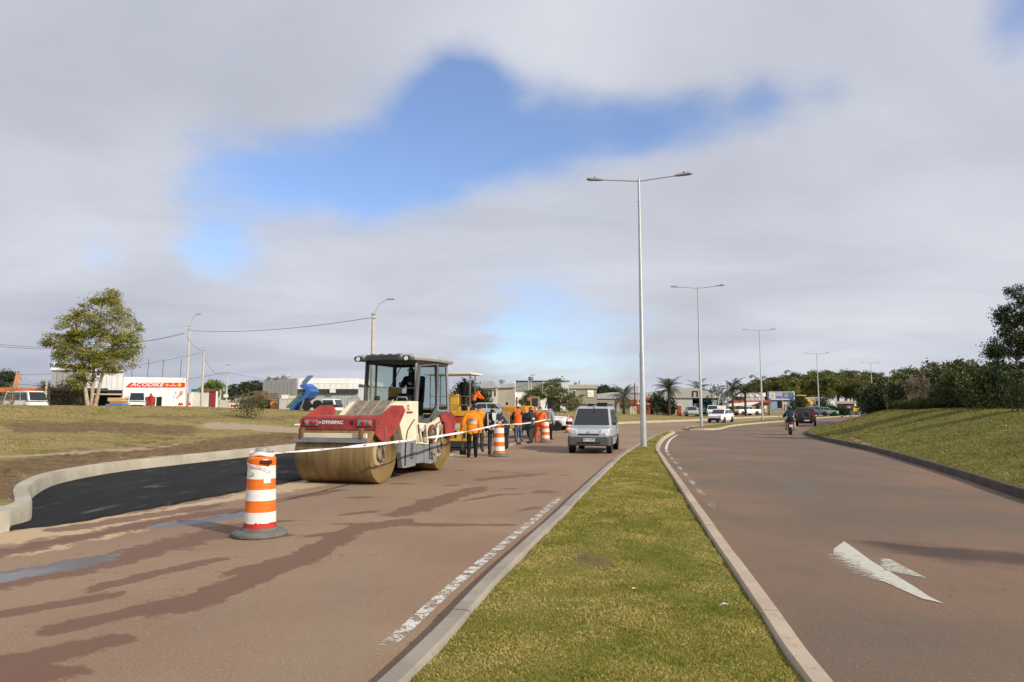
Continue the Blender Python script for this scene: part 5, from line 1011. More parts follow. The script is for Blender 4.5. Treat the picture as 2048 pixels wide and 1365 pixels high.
# ================================================================ lamp posts, poles, wires
M_galv = mat('galvanised_steel', (.47, .50, .50), .45, .35, var=.08, scale=2); M_conc = mat('pole_concrete', (.52, .48, .41), .85, var=.12, scale=2); M_wire = mat('wire', (.03, .03, .035), .6, var=0); M_lamph = mat('lamp_housing', (.30, .30, .30), .5, .3, var=.1)
ADIR = Vector((math.cos(R(10)), -math.sin(R(10)), 0))
def lamp(px, D, topy, label, arm=2.0, zb=.12):
    b = Vector((X(px, D), D, zb)); H = Z(topy, D) - zb; o = thing('street_lamp', label, 'street lamp', b, 0, 'double armed street lamps along the median')
    MB().tube([(0, 0, 0), (0, 0, H * .34), (0, 0, H * .345), (0, 0, H)], [.115, .10, .085, .045], 14).build('pole', M_galv, o, smooth=40)
    MB().lathe([(.17, 0), (.17, .03), (.12, .05), (.115, .45), (.0, .45)], (0, 0, -.02), 'z', 14).build('base_plate', M_galv, o, smooth=40)
    for z_ in (H - .95, H - 1.1): MB().box((0, 0, z_), (.17, .03, .03)).build('clamp', M_galv, o)
    for s, ln in ((-1, arm), (1, arm)):
        d_ = ADIR * s; e = d_ * ln * .72 + Vector((0, 0, H - .10 + ln * .06)); MB().tube([(0, 0, H - .12), e], .028, 8).build('arm', M_galv, o, smooth=40)
        x_ = d_; u = (x_ + Vector((0, 0, .09))).normalized(); sd = Vector((-x_.y, x_.x, 0)); n_ = u.cross(sd) * (1 if u.cross(sd).z > 0 else -1)
        rings = []
        for t, w_, h_ in ((-.05, .05, .04), (.10, .09, .05), (.5, .13, .055), (.62, .08, .03)):
            c = e + u * t; rings.append([c - sd * w_ - n_ * h_ * .5, c + sd * w_ - n_ * h_ * .5, c + sd * w_ * .8 + n_ * h_, c - sd * w_ * .8 + n_ * h_])
        hd = MB().loft(rings).build('lamp_head', M_lamph, o, bevel=.01); c = e + u * .30 + n_ * .05; MB().lathe([(.035, 0), (.035, .05), (.02, .075), (0, .08)], c, 'z', 10).build('photocell', M_dgrey, hd, smooth=40)
    return o
lamp(1286, 26.3, 357, 'nearest and tallest street lamp on the grass median with two arms')
lamp(1402, 52.6, 574, 'second street lamp, at the tip of the far median'); lamp(1524, 86.5, 660, 'third street lamp, in front of the tan house'); lamp(1638, 117, 707, 'fourth street lamp, beyond the dark off-road car'); lamp(1746, 145, 726, 'farthest street lamp, rising behind the bank in front of the wood')
def upole(px, D, topy, label, r=.16, arm=None, extra=None, zb=None, m=M_conc):
    x_ = X(px, D); z0 = hl(x_, D) if zb is None else zb; o = thing('utility_pole', label, 'utility pole', (x_, D, z0 - .05), 0, 'poles carrying the overhead wires'); H = Z(topy, D) - z0
    MB().tube([(0, 0, 0), (0, 0, H)], r, 12, r * .62).build('shaft', m, o, smooth=40)
    for z_ in (H - .12, H - .45): MB().box((0, 0, z_), (r * 2.0, r * 1.6, .07)).build('bracket', M_galv, o)
    if arm:
        ax, ay = arm; e = at(ax, ay, D) - Vector((x_, D, z0)); MB().tube([(0, 0, H - .25), Vector((e.x * .45, 0, H + (e.z - H) * .7)), e], .035, 6).build('lamp_arm', M_galv, o, smooth=40)
        MB().loft([[e + Vector((-.05, -.06, -.04)), e + Vector((-.05, .06, -.04)), e + Vector((-.05, .06, .05)), e + Vector((-.05, -.06, .05))], [e + Vector((.55, -.13, -.03)), e + Vector((.55, .13, -.03)), e + Vector((.55, .10, .08)), e + Vector((.55, -.10, .08))]]).build('lamp_head', M_lamph, o, bevel=.01)
    return o
upole(743, 57, 625, 'tall pale concrete pole with curved lamp arm behind the roller cab', .19, (775, 598)); upole(372, 87, 650, 'concrete pole with lamp arm in front of the white warehouse', .17, (393, 628)); MB_ = upole(403, 84, 693, 'plain concrete pole in front of the grey yard wall', .15)
u4 = upole(452, 106, 742, 'thin pole with small lamp and white box beside the yard wall', .15, (454, 730)); MB().b2(-.35, .35, -.25, -.15, 1.6, 2.1).build('meter_box', M_white, u4)
upole(1057, 88, 762, 'first of two close set poles beside the feathery green tree', .13); u6 = upole(1062, 88.5, 760, 'second of two close set poles, carrying a small transformer', .13, (1062, 750)); MB().lathe([(.30, 5.0), (.34, 5.05), (.34, 5.4), (.28, 5.45), (0, 5.45)], (0, 0, -.85), 'z', 16).build('transformer', M_lamph, u6, smooth=40)
upole(1270, 104, 766, 'dark pole between the two palms on the left', .14, m=M_rust); upole(1276, 106, 772, 'pale pole just right of the dark pole', .13); upole(1447, 112, 772, 'concrete pole beside the white container', .2); upole(1456, 112, 762, 'thin metal pole with lamp beside the palms', .10, m=M_galv); upole(1865, 58, 742, 'thin grey lamp pole rising from the bank shrubs', .07, zb=1.5, m=M_galv); upole(1565, 117, 794, 'thin pole beside the billboard building', .10, m=M_tan); upole(1673, 124, 790, 'grey pole beside the tan roofed house', .09, m=M_galv); upole(90, 92, 757, 'pale pole behind the minivan on the left', .16)
def wire(a, b, sag, label, r=.018):
    a, b = at(*a), at(*b); pts = []
    for i in range(21):
        t = i / 20; p = a.lerp(b, t); p.z -= sag * 4 * t * (1 - t); pts.append(p)
    tag(MB().tube(pts, r, 5).build('overhead_wire', M_wire, smooth=60), label, 'wire', 'overhead wires')
wire((741, 636, 57), (374, 661, 87), .55, 'overhead wire from the tall pale pole to the warehouse pole', .022); wire((369, 666, 87), (-420, 600, 62), 3.2, 'upper overhead wire passing behind the big tree', .022); wire((369, 668, 87), (-420, 592, 61.5), 3.1, 'second overhead wire close below the first behind the big tree', .02)
wire((402, 706, 84), (-420, 690, 76), 3.0, 'overhead wire from the plain pole across the big tree'); wire((450, 745, 106), (-420, 690, 70), 3.2, 'low overhead wire crossing the warehouse front', .024); wire((404, 706, 84), (451, 746, 106), 1.2, 'slack wire between the plain pole and the thin pole'); wire((454, 745, 106), (735, 775, 90), .5, 'wire from the thin pole towards the grey shed'); wire((374, 672, 87), (402, 702, 84), .3, 'short wire between the two concrete poles'); wire((1060, 767, 88), (962, 780, 92), .4, 'wire from the twin poles to the cream house')
# ================================================================ buildings
def wallmat(n, c, **k): return mat(n, c, .85, var=k.pop('var', .10), scale=k.pop('scale', .7), **k)
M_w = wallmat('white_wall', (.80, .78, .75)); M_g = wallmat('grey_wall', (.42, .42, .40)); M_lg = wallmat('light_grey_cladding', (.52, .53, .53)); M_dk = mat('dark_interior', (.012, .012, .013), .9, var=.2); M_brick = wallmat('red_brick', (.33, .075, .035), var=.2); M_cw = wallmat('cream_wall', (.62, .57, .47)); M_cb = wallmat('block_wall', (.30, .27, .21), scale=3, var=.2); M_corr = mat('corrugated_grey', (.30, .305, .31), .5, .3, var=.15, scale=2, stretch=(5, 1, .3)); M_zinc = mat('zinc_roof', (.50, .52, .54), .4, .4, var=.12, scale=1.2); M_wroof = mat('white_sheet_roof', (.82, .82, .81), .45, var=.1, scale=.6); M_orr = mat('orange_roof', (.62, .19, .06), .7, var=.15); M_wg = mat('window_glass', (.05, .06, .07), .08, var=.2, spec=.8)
class Bld:
    def __init__(s, name, label, px0, px1, pyt, D, depth, m, cat='building', rz=0., zb=None):
        s.D = D; s.x0 = X(px0, D); s.rz = rz; s.zb = (hl(s.x0, D) if zb is None else zb) - .6; s.o = thing(name, label, cat, (s.x0, D, s.zb), rz); s.w = w = s.lx(px1); s.lx((px0 + px1) / 2); s.h = s.lz(pyt)
        if m: s.wall = MB().b2(0, w, 0, depth, 0, s.h).build('wall', m, s.o)
        s.depth = depth
    def lx(s, px):                                   # along the facade, whatever way it is turned
        r_ = (px - CX) / (F * math.cos(PITCH) - (CY - HZ) * math.sin(PITCH)); c, q = math.cos(s.rz), math.sin(s.rz); t = (r_ * s.D - s.x0) / (c - r_ * q); s.dep = s.D + t * q; return t
    def lz(s, py): return Z(py, s.dep) - s.zb
    def rect(s, name, a, b, c, d, m, out=.04, back=.0, par=None, bev=0):
        x0_, x1_ = s.lx(a), s.lx(c); s.lx((a + c) / 2); return MB().b2(x0_, x1_, -out, back, s.lz(d), s.lz(b)).build(name, m, par or s.o, bevel=bev)
    def poly(s, name, pts, m, y0, y1, par=None): return MB().prism([(s.lx(a), s.lz(b)) for a, b in pts], 'y', y0, y1).build(name, m, par or s.o)
    def window(s, a, b, c, d, n=2, fm=None):
        f = s.rect('window', a, b, c, d, fm or M_w, .03); w = (c - a) / n
        for k in range(n): s.rect('pane', a + w * k + w * .08, b + (d - b) * .07, a + w * (k + 1) - w * .08, d - (d - b) * .07, M_wg, .045, .0, f)
        return f
    def corr(s, name, a, b, c, d, m, step, out=.05, gap=.95):                 # upright corrugated sheets, one object each
        x_ = a
        while x_ < c - .2: s.rect(name, x_, b, min(x_ + step * gap, c), d, m, out); x_ += step
b = Bld('builders_merchant', 'grey clad shop building with white sign band behind the big tree', 99, 243, 742, 76, 14, M_lg, rz=R(29))
b.corr('cladding_panel', 99, 743, 166, 778, M_corr, 11, .12); b.corr('cladding_panel', 166, 743, 243, 786, wallmat('pale_cladding', (.60, .61, .62)), 11, .06)
sb = b.rect('sign_band', 97, 728, 244, 742.5, mat('sign_lilac_white', (.70, .72, .78), .5, var=.08), .35, .2); text('BARRACAS', .62, M_btxt, sb, (b.lx(131), -.36, b.lz(732.5)), (math.pi / 2, 0, 0), ext=.01, bold=.02, sx=1.1); text('1', .62, M_btxt, sb, (b.lx(173), -.36, b.lz(732)), (math.pi / 2, 0, 0), ext=.01) if False else None
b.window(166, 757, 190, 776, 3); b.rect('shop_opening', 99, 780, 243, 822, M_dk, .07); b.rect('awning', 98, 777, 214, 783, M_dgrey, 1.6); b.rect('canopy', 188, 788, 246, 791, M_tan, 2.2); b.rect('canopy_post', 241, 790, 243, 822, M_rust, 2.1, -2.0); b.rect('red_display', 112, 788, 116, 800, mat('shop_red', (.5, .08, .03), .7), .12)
for k, (x0, y0, x1, y1, mm, lb) in enumerate(((214, 796, 240, 803, mat('pale_timber', (.62, .44, .24), .8), 'pale timber stack under the canopy of the grey shop'), (218, 803, 241, 808, mat('brown_timber', (.42, .22, .09), .8), 'brown timber stack under the pale one'), (211, 808.5, 243, 822, mat('blue_crate', (.08, .20, .46), .7), 'blue container under the timber stacks'))):
    st = thing(('timber_stack', 'timber_stack', 'storage_container')[k], lb, ('timber', 'timber', 'container')[k], (X(x0, 76), 76, Z(y1, 76))); n_ = (5, 4, 1)[k]
    for j in range(n_): MB().b2(.04 * (j % 2), W(x1 - x0, 77) - .03 * (j % 3), 0, 1.5, W(y1 - y0, 77) * j / n_ + .006, W(y1 - y0, 77) * (j + 1) / n_).build(('plank', 'plank', 'side')[k], mm, st)
b = Bld('warehouse', 'white warehouse with a long red sign and scalloped roof edge', 244, 369, 757, 81, 16, mat('bright_white_wall', (.84, .83, .81), .8, var=.03), rz=R(25))
for k in range(24): MB().lathe([(.17, -.05), (.17, 15)], (.2 + k * b.w / 24.2, 0, b.h - .05), 'y', 10).build('roof_corrugation', M_wroof, b.o, smooth=40)
sg = b.poly('sign_board', [(249, 774.5), (258, 765.8), (368, 765.8), (368, 774.5)], mat('sign_red', (.62, .035, .03), .5, var=.05), -.12, 0); text('ACODIKE', .60, M_wtxt, sg, (b.lx(292), -.13, b.lz(770.2)), (math.pi / 2, 0, 0), ext=.01, bold=.012, shear=.25, sx=1.3)
for px_, rr_ in ((332, .17), (357, .22)): MB().lathe([(rr_, -.15), (rr_, -.12), (0, -.12)], (b.lx(px_), 0, b.lz(770.5)), 'y', 16).build('roundel', mat('sign_yellow', (.78, .45, .05), .5), sg)
MB().b2(b.lx(337), b.lx(351), -.14, -.12, b.lz(772.5), b.lz(771.2)).build('small_caption', M_wtxt, sg); MB().lathe([(.08, -.14), (.08, -.12), (0, -.12)], (b.lx(344.5), 0, b.lz(768.5)), 'y', 10).build('small_emblem', M_wtxt, sg)
b.rect('doorway', 286, 794, 310, 822, mat('door_red_brown', (.16, .045, .035), .7), .02, .3); b.rect('doorway', 312, 794, 323, 822, M_dk, .02, .3); b.rect('door_post', 310, 793, 312, 822, M_w, .08); b.rect('door_sill', 302, 811, 310, 822, mat('poster_orange', (.6, .2, .08), .7), .05); b.rect('notice', 249, 793.5, 257, 799, M_tan, .05); b.rect('small_lamp', 274, 792, 278, 797, M_tan, .25)
b.poly('mural', [(351, 796), (357, 789), (358, 782.5), (366, 782.5), (364, 790), (357, 794), (352, 799)], mat('mural_pink', (.70, .26, .25), .8, var=.2), -.02, 0); b.poly('mural', [(346, 791), (350, 790), (350, 797), (347, 803), (346, 803)], mat('mural_blue', (.42, .58, .75), .8, var=.2), -.02, 0); b.rect('mural', 348, 783, 352, 789, mat('mural_grey', (.45, .5, .52), .8, var=.3), .02)
for px_ in (259, 291, 321, 357): MB().tube([(b.lx(px_), .3, b.h - .3), (b.lx(px_ + 1.5), .3, b.lz(718))], .035, 5).build('steel_rod', M_rust, b.o)
for px_ in (359, 363, 378.5):
    g = thing('gas_cylinder', {359: 'red gas cylinder left of the pole at the warehouse corner', 363: 'red and white gas cylinder beside the warehouse pole', 378.5: 'red gas cylinder right of the warehouse pole'}[px_], 'gas cylinder', (X(px_, 77), 77, Z(818, 77)), 0, 'gas cylinders at the warehouse'); MB().lathe([(.14, 0), (.17, .06), (.17, .5), (.1, .62), (.05, .64), (.05, .7), (0, .7)], (0, 0, 0), 'z', 14).build('tank', C_red, g, smooth=40); MB().lathe([(.175, .25), (.175, .38)], (0, 0, 0), 'z', 14, cap=False).build('label_band', M_white, g)
yw = Bld('yard_wall', 'pale grey yard wall with a dark red gate right of the warehouse', 370, 460, 800, 86, .3, M_g, 'wall', rz=R(20)); 
for a, c, t in ((369, 382, 787), (383.5, 400, 785.5), (401, 417, 783.5)): yw.rect('wall_panel', a, t, c, 824, wallmat('wall_panel', (.55, .54, .51)), .08)
yw.rect('gate', 417.5, 783, 431, 824, mat('gate_red', (.20, .022, .020), .6, var=.15), .10); yw.rect('gate_post', 431, 783, 434.5, 824, M_w, .14, .1); yw.rect('gate_post', 382, 785, 383.5, 824, M_w, .12); yw.rect('post', 439, 779, 441, 824, M_conc, .12); yw.rect('rebar_bundle', 400, 778, 428, 783.5, M_rust, .3, -.1)
gs = thing('direction_sign', 'green direction sign board above the yard wall', 'sign', (X(388, 120), 120, 1.2)); MB().b2(-.6, .6, 0, .05, Z(784, 120) - 1.2, Z(778.5, 120) - 1.2).build('board', mat('sign_green', (.02, .18, .13), .5), gs); MB().tube([(0, .08, 0), (0, .08, Z(780, 120) - 1.2)], .06, 6).build('post', M_galv, gs)
b = Bld('low_house', 'low building with orange roof band at the left edge', -40, 62, 784, 96, 10, wallmat('dim_wall', (.10, .10, .105))); b.rect('roof_band', -42, 776, 63, 785, M_orr, .5, 3); b.rect('white_plinth', -40, 802, 30, 825, M_cw, .1)
b = Bld('low_white_house', 'small pale flat roofed house beside the orange roofed one', 63, 99, 779, 100, 8, M_cw); b.rect('cornice', 62, 778, 100, 781, M_w, .3, 1); b.window(70, 784, 80, 791, 2); b.rect('hedge', 66, 787, 92, 803, mat('hedge_green', (.10, .14, .03), .9, var=.4, scale=2, bump=1), 2.0, -1)
ts = thing('totem_sign', 'slanted orange totem sign above the low roofs', 'sign', (X(26, 92), 92, 1.0)); MB().prism([(X(a, 92) - X(26, 92), Z(c, 92) - 1.0) for a, c in ((22, 777), (27, 748), (35.5, 746), (31, 776))], 'y', 0, .3).build('panel', mat('totem_orange', (.66, .30, .16), .6, var=.25), ts); MB().tube([(0, .15, 0), (.05, .15, Z(776, 92) - 1)], .1, 8).build('post', M_galv, ts)
b = Bld('grey_shed', 'long grey metal shed with white roof behind the tipped dump body', 524, 591, 766, 86, 22, M_corr); b.poly('gable', [(524, 767), (524, 762), (590.5, 757), (590.5, 767)], M_corr, -.02, 22); b.corr('cladding_panel', 524.5, 764, 590, 822, M_corr, 8.2, .05)
b2_ = Bld('shed_wing', 'white roofed wing of the long shed beside the dump body', 591.5, 716, 779, 87, 20, M_lg); b2_.corr('wall_panel', 592, 779.5, 716, 824, wallmat('blue_grey_panel', (.40, .425, .44)), 14, .06)
b2_.corr('roof_panel', 591.5, 767.5, 716, 779, M_wroof, 11.5, .25); b2_.rect('roof_edge', 591.5, 757, 712, 767, M_wroof, .12, 18); b2_.rect('gutter', 591.5, 778.6, 716, 787, M_dgrey, .35); b2_.rect('unit', 661, 779, 672, 786, M_white, .6)
for px_ in (540, 557, 570.5):
    t_ = thing('roof_ventilator', {540: 'left of three round roof ventilators on the grey shed', 557: 'middle round roof ventilator on the grey shed', 570.5: 'right and largest round roof ventilator on the grey shed'}[px_], 'ventilator', (X(px_, 92), 92, Z(765, 92)), 0, 'roof ventilators'); k_ = 1.25 if px_ > 565 else 1.; MB().lathe([(.22, -.5), (.22, .45), (.42, .5), (.48, .68), (.36, .85), (0, .88)], (0, 0, 0), 'z', 18).build('turbine', M_zinc, t_, smooth=40); t_.scale = (k_,) * 3
b = Bld('yard_fence', 'light grey panel fence behind the dump body', 557, 645, 797, 70, .15, None, 'fence'); b.corr('fence_panel', 557, 797, 645, 828, wallmat('fence_grey', (.50, .50, .48)), 18, .1); b.rect('notice_board', 563, 790, 577, 798, M_w, .15); b.rect('notice_board', 578, 792, 592, 798, M_cw, .15); b.rect('post', 556.5, 796, 558.5, 830, M_dgrey, .16, .1)
tn = thing('shelter', 'low dark sheet roofed shelter with pale underside in the yard', 'shelter', (X(457, 88), 88, hl(X(457, 88), 88) - .4)); zq = lambda py: Z(py, 88) - tn.location.z; xq = lambda px: X(px, 88) - tn.location.x
MB().slab([(xq(457), 0, zq(798)), (xq(520), 0, zq(782)), (xq(522), 5, zq(779)), (xq(462), 5, zq(794))], .12).build('roof_sheet', wallmat('dark_sheet', (.11, .11, .10)), tn); MB().slab([(xq(468), -.1, zq(798)), (xq(516), -.1, zq(789)), (xq(516), .0, zq(799)), (xq(468), .0, zq(800))], .05).build('plastic_curtain', mat('plastic_sheet', (.52, .53, .52), .3, var=.2), tn); MB().b2(xq(455), xq(556), .5, .7, 0, zq(799)).build('back_wall', M_g, tn)
def pallets(px, py, n, D, label):
    p = thing('pallet_stack', label, 'pallets', at(px, py, D)); mm = mat('pallet_wood', (.26, .18, .11), .9, var=.35, scale=3)
    for k in range(n):
        for j in (-1, 0, 1): MB().b2(-.6, .6, j * .5 - .05, j * .5 + .05, k * .24 + .02, k * .24 + .15).build('bearer', mm, p)
        MB().b2(-.62, .62, -.6, .6, k * .24 + .15, k * .24 + .20).build('deck', mm, p)
pallets(521, 816, 8, 78, 'tall stack of wooden pallets in the yard, left one'); pallets(541, 816, 7, 77, 'stack of dark pallets in the yard, right one')
o = thing('water_tank', 'black round tank in front of the pallets', 'tank', at(533, 818, 72)); MB().lathe([(.50, 0), (.55, .1), (.55, .7), (.4, .86), (.16, .92), (.16, .98), (0, .98)], (0, 0, 0), 'z', 20).build('shell', M_black, o, smooth=40); MB().lathe([(.57, .3), (.57, .36)], (0, 0, 0), 'z', 20, cap=False).build('band', M_dgrey, o)
o = thing('orange_skip', 'small orange bin beside the black tank', 'bin', at(549, 820, 71)); MB().loft([[(-.30, -.3, 0), (.30, -.3, 0), (.30, .3, 0), (-.30, .3, 0)], [(-.36, -.36, .8), (.36, -.36, .8), (.36, .36, .8), (-.36, .36, .8)]]).build('tub', M_oran, o, bevel=.02); MB().b2(-.28, .2, -.37, -.34, .2, .45).build('label_patch', M_tan, o)
o = thing('advert_box', 'white and red advertising box by the yard wall', 'box', at(466, 818, 74)); MB().b2(-.45, .5, 0, .5, 0, .66).build('panel', M_w, o, bevel=.02); MB().b2(-.5, .5, -.02, .52, .66, .80).build('red_top', mat('ad_red', (.5, .06, .03), .6), o); MB().b2(-.25, .3, -.02, 0, .2, .4).build('red_print', M_lred, o)
# centre
b = Bld('cream_house', 'cream house with grey pitched roof behind the workers', 956, 995, 776, 94, 9, M_cw); b.poly('roof', [(952, 777.5), (957, 764), (985, 762), (996, 776)], M_zinc, -.5, 9.3); b.window(971, 780, 984.5, 795.5, 2, M_cw); b.window(988, 780, 992, 794, 1, M_cw); b.rect('skirting', 956, 806, 995, 822, M_g, .05)
b = Bld('concrete_annex', 'plain concrete block with sloping roof beside the cream house', 995.5, 1030, 775, 95.5, 10, wallmat('annex_concrete', (.36, .34, .29))); b.poly('roof', [(994, 776), (996, 769), (1030, 767), (1030, 775.5)], M_zinc, -.3, 10); MB().lathe([(.3, 0), (.3, .25), (.42, .3), (.45, .5), (.3, .62), (0, .65)], (b.lx(1004), 1, b.lz(768)), 'z', 16).build('vent', M_lamph, b.o, smooth=40); b.rect('vent_hole', 1012, 805, 1016, 810, M_dk, .05)
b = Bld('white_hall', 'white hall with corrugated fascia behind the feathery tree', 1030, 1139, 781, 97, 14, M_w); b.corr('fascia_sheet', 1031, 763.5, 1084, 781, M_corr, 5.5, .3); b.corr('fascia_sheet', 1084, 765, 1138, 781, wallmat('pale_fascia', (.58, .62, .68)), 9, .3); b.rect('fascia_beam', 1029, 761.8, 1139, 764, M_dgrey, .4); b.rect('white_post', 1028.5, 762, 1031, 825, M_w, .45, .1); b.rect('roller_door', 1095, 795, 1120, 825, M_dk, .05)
o = thing('wooden_fence', 'short dark wooden fence left of the cream house', 'fence', at(953, 806, 88)); 
for k in range(4): MB().b2(k * .36, k * .36 + .08, 0, .08, 0, .95).build('post', M_rust, o)
for k in range(3): MB().b2(-.1, 1.25, -.03, 0, .2 + .3 * k, .29 + .3 * k).build('rail', M_rust, o)
b = Bld('block_building', 'two storey grey block building with white shuttered window', 1138, 1194, 777, 104, 9, None)
nx, nz = 15, 11
b.wall = MB().b2(0, b.w, .06, 9, 0, b.h).build('wall', M_cb, b.o)
bx_, bzz = b.w / nx, b.h / nz; blk = MB().b2(.012, bx_ - .012, 0, .07, .012, bzz - .012).mesh('block', wallmat('concrete_block', (.36, .33, .255), scale=1.3, var=.2))
for j in range(nz):
    for i in range(nx): link('block', blk, b.wall, 0, (i * bx_, 0, j * bzz))
b.rect('parapet', 1136, 770, 1195.5, 777.5, wallmat('parapet_stone', (.40, .36, .27), scale=3), .25, 2); f = b.rect('window', 1175, 781, 1187.5, 795, M_w, .10); 
for k in range(5): b.rect('shutter_slat', 1176, 783.5 + k * 2.2, 1186.5, 785.2 + k * 2.2, M_wroof, .14, 0, f)
b.window(1145, 781, 1152, 793, 1); b.rect('balcony_rail', 1160, 790, 1170, 791, M_dgrey, .4); b.rect('doorway', 1176, 808, 1187, 830, M_dk, .08); MB().tube([(b.lx(1160), 1, b.lz(770)), (b.lx(1160), 1, b.lz(761))], .07, 6).build('flue', M_dgrey, b.o); MB().lathe([(.25, 0), (.3, .3), (0, .5)], (b.lx(1153), 1, b.lz(770)), 'z', 10).build('roof_vent', M_lamph, b.o)
b = Bld('glazed_annex', 'low annex with pale curved roof right of the block building', 1194.5, 1240, 798, 106, 8, wallmat('annex_wall', (.34, .33, .29))); b.poly('roof', [(1194.5, 798), (1195, 791), (1208, 786.5), (1225, 785), (1241, 786), (1241, 798)], M_zinc, -.2, 8); b.window(1196, 793, 1214, 800, 4, wallmat('pale_teal', (.40, .50, .50))); b.rect('doorway', 1190, 807, 1214, 830, M_dk, .05); b.rect('beam', 1188, 802, 1216, 806, M_cb, .3)
b = Bld('red_roof_building', 'long low building with red roof band behind the palms', 1214, 1332, 809, 108, 8, wallmat('low_grey_wall', (.20, .20, .195))); b.rect('roof_band', 1212, 800, 1310, 810, mat('tile_red', (.26, .045, .025), .8, var=.25, scale=3), .6, 2); b.rect('upper_roof', 1240, 784, 1340, 800.5, M_zinc, -1.5, 8); b.rect('red_gable', 1289, 795, 1300, 800, M_brick, .7)
for px_, lb in ((1278, 'red brick gate pillar with white cap near the nearest lamp post'), (1297, 'red brick gate pillar with white cap right of the lamp post'), (1359, 'red brick pillar with white cap at the metal shed')):
    g = thing('gate_pillar', lb, 'pillar', park(px_, 100), 0, 'brick gate pillars'); MB().b2(-.25, .25, 0, .5, 0, 1.5).build('shaft', M_brick, g); MB().b2(-.32, .32, -.07, .57, 1.5, 1.62).build('cap', M_white, g)
g = thing('red_gate', 'dark red gate between the brick pillars', 'gate', park(1287.5, 100)); 
for k in range(6): MB().b2(-.42 + k * .145, -.30 + k * .145, .2, .24, .08, 1.3).build('slat', M_brick, g)
g = thing('picket_fence', 'short white picket fence in front of the low grey wall', 'fence', park(1266, 99)); 
for k in range(5): MB().b2(-.42 + k * .2, -.32 + k * .2, 0, .06, 0, 1.15).build('picket', M_cream, g)
MB().b2(-.45, .5, .06, .1, .8, .9).build('rail', M_cream, g)
b = Bld('metal_shed', 'open fronted metal shed with gable roof behind the second lamp post', 1352, 1437, 794, 114, 16, None)
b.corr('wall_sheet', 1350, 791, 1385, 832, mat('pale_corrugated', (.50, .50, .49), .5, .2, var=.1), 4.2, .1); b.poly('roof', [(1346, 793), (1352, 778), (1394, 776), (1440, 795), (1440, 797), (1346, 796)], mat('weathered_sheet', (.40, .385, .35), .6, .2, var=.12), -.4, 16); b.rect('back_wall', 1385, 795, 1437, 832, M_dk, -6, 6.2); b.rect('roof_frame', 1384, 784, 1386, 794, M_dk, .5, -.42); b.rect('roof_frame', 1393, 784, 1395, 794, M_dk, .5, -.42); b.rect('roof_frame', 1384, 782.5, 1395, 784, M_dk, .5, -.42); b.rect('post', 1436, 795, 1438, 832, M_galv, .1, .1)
b.poly('green_awning', [(1390, 796), (1424, 795.5), (1425, 803), (1418, 806), (1400, 800), (1390, 800)], mat('green_tarp', (.03, .20, .13), .6, var=.2), .5, 3.5); b.poly('green_drape', [(1418, 803), (1425, 803), (1424, 830), (1412, 830)], mat('dark_green_tarp', (.015, .07, .05), .7), .4, 2); b.rect('glass_panel', 1425, 800, 1433, 818, mat('teal_panel', (.28, .37, .39), .3), .1)
car('truck_in_shed', 'grey white truck front inside the open metal shed', 'truck', park(1400, 116), 0, 2.2, 1.9, [(0, .4, 1.0, .95), (.05, .35, 1.1, 1.), (1., .4, 1.1, 1.)], (.02, .12, .9, .98, 1.1, 1.9, .98, .9), M_lg, wr=.4, wy=(.3, .8), wins=((.1, .8),))
g = thing('container', 'white box container behind the white car', 'container', park(1443, 107)); MB().b2(-.72, .72, 0, 2.4, .15, 1.6).build('box', M_white, g, bevel=.02); MB().b2(-.6, .6, .1, 2.2, 0, .15).build('skid', M_dgrey, g); MB().b2(-.02, .02, -.02, 0, .2, 1.55).build('door_seam', M_lg, g)
b = Bld('tan_house', 'stone house with red fascia and white lean-to roof behind the pickup', 1458, 1540, 806, 122, 9, wallmat('stone_wall', (.34, .25, .15), scale=2.5, var=.3)); b.rect('fascia', 1464, 801.5, 1541, 806.5, M_brick, .5, 2); b.rect('upper_wall', 1495, 793, 1536, 802, M_lg, -1.5, 8); b.rect('metal_roof', 1470, 785.5, 1538, 793.5, M_wroof, -1.4, 8); b.poly('lean_to_roof', [(1446, 812), (1452, 808), (1502, 804.5), (1506, 806), (1490, 811), (1447, 813.5)], M_wroof, -3.2, -.2); b.rect('garage_wall', 1456, 812, 1500, 832, wallmat('garage_wall', (.26, .24, .20)), .2, -.1); b.rect('garage_door', 1471.5, 813, 1484, 832, mat('orange_door', (.36, .12, .04), .6, var=.15), .3); b.rect('doorway', 1512, 812, 1519, 831, M_dk, .06)
for px_ in (1465, 1484.5): b.rect('pillar', px_, 811.5, px_ + 6, 832, M_w, .5, -.1)
b.rect('notice', 1528, 812, 1533, 818, M_w, .06); b.rect('notice', 1529, 821, 1533, 826, M_cw, .06)
b = Bld('billboard_building', 'building with blue and white picture billboard behind the rider', 1538, 1588, 800, 124, 8, wallmat('pale_block', (.55, .53, .49))); f = b.rect('billboard', 1536, 784.5, 1587, 801, mat('billboard_blue', (.10, .16, .34), .5, var=.1), .3, .2); b.rect('picture', 1538, 786, 1550.5, 797.5, mat('billboard_white', (.72, .70, .68), .5, var=.12, scale=2), .33, -.3, f); MB().lathe([(.34, -.36), (.34, -.33), (0, -.33)], (b.lx(1544.5), 0, b.lz(792)), 'y', 14).build('picture', mat('billboard_ochre', (.55, .38, .16), .5, var=.35, scale=3), f); b.rect('picture', 1551.5, 786, 1564, 793, mat('billboard_lilac', (.42, .38, .55), .5, var=.25, scale=3), .33, -.3, f); b.rect('picture', 1568, 787, 1575, 795, mat('billboard_grey', (.28, .28, .31), .5, var=.3, scale=3), .33, -.3, f); b.rect('caption', 1541, 798.2, 1578, 800, M_wtxt, .33, -.3, f)
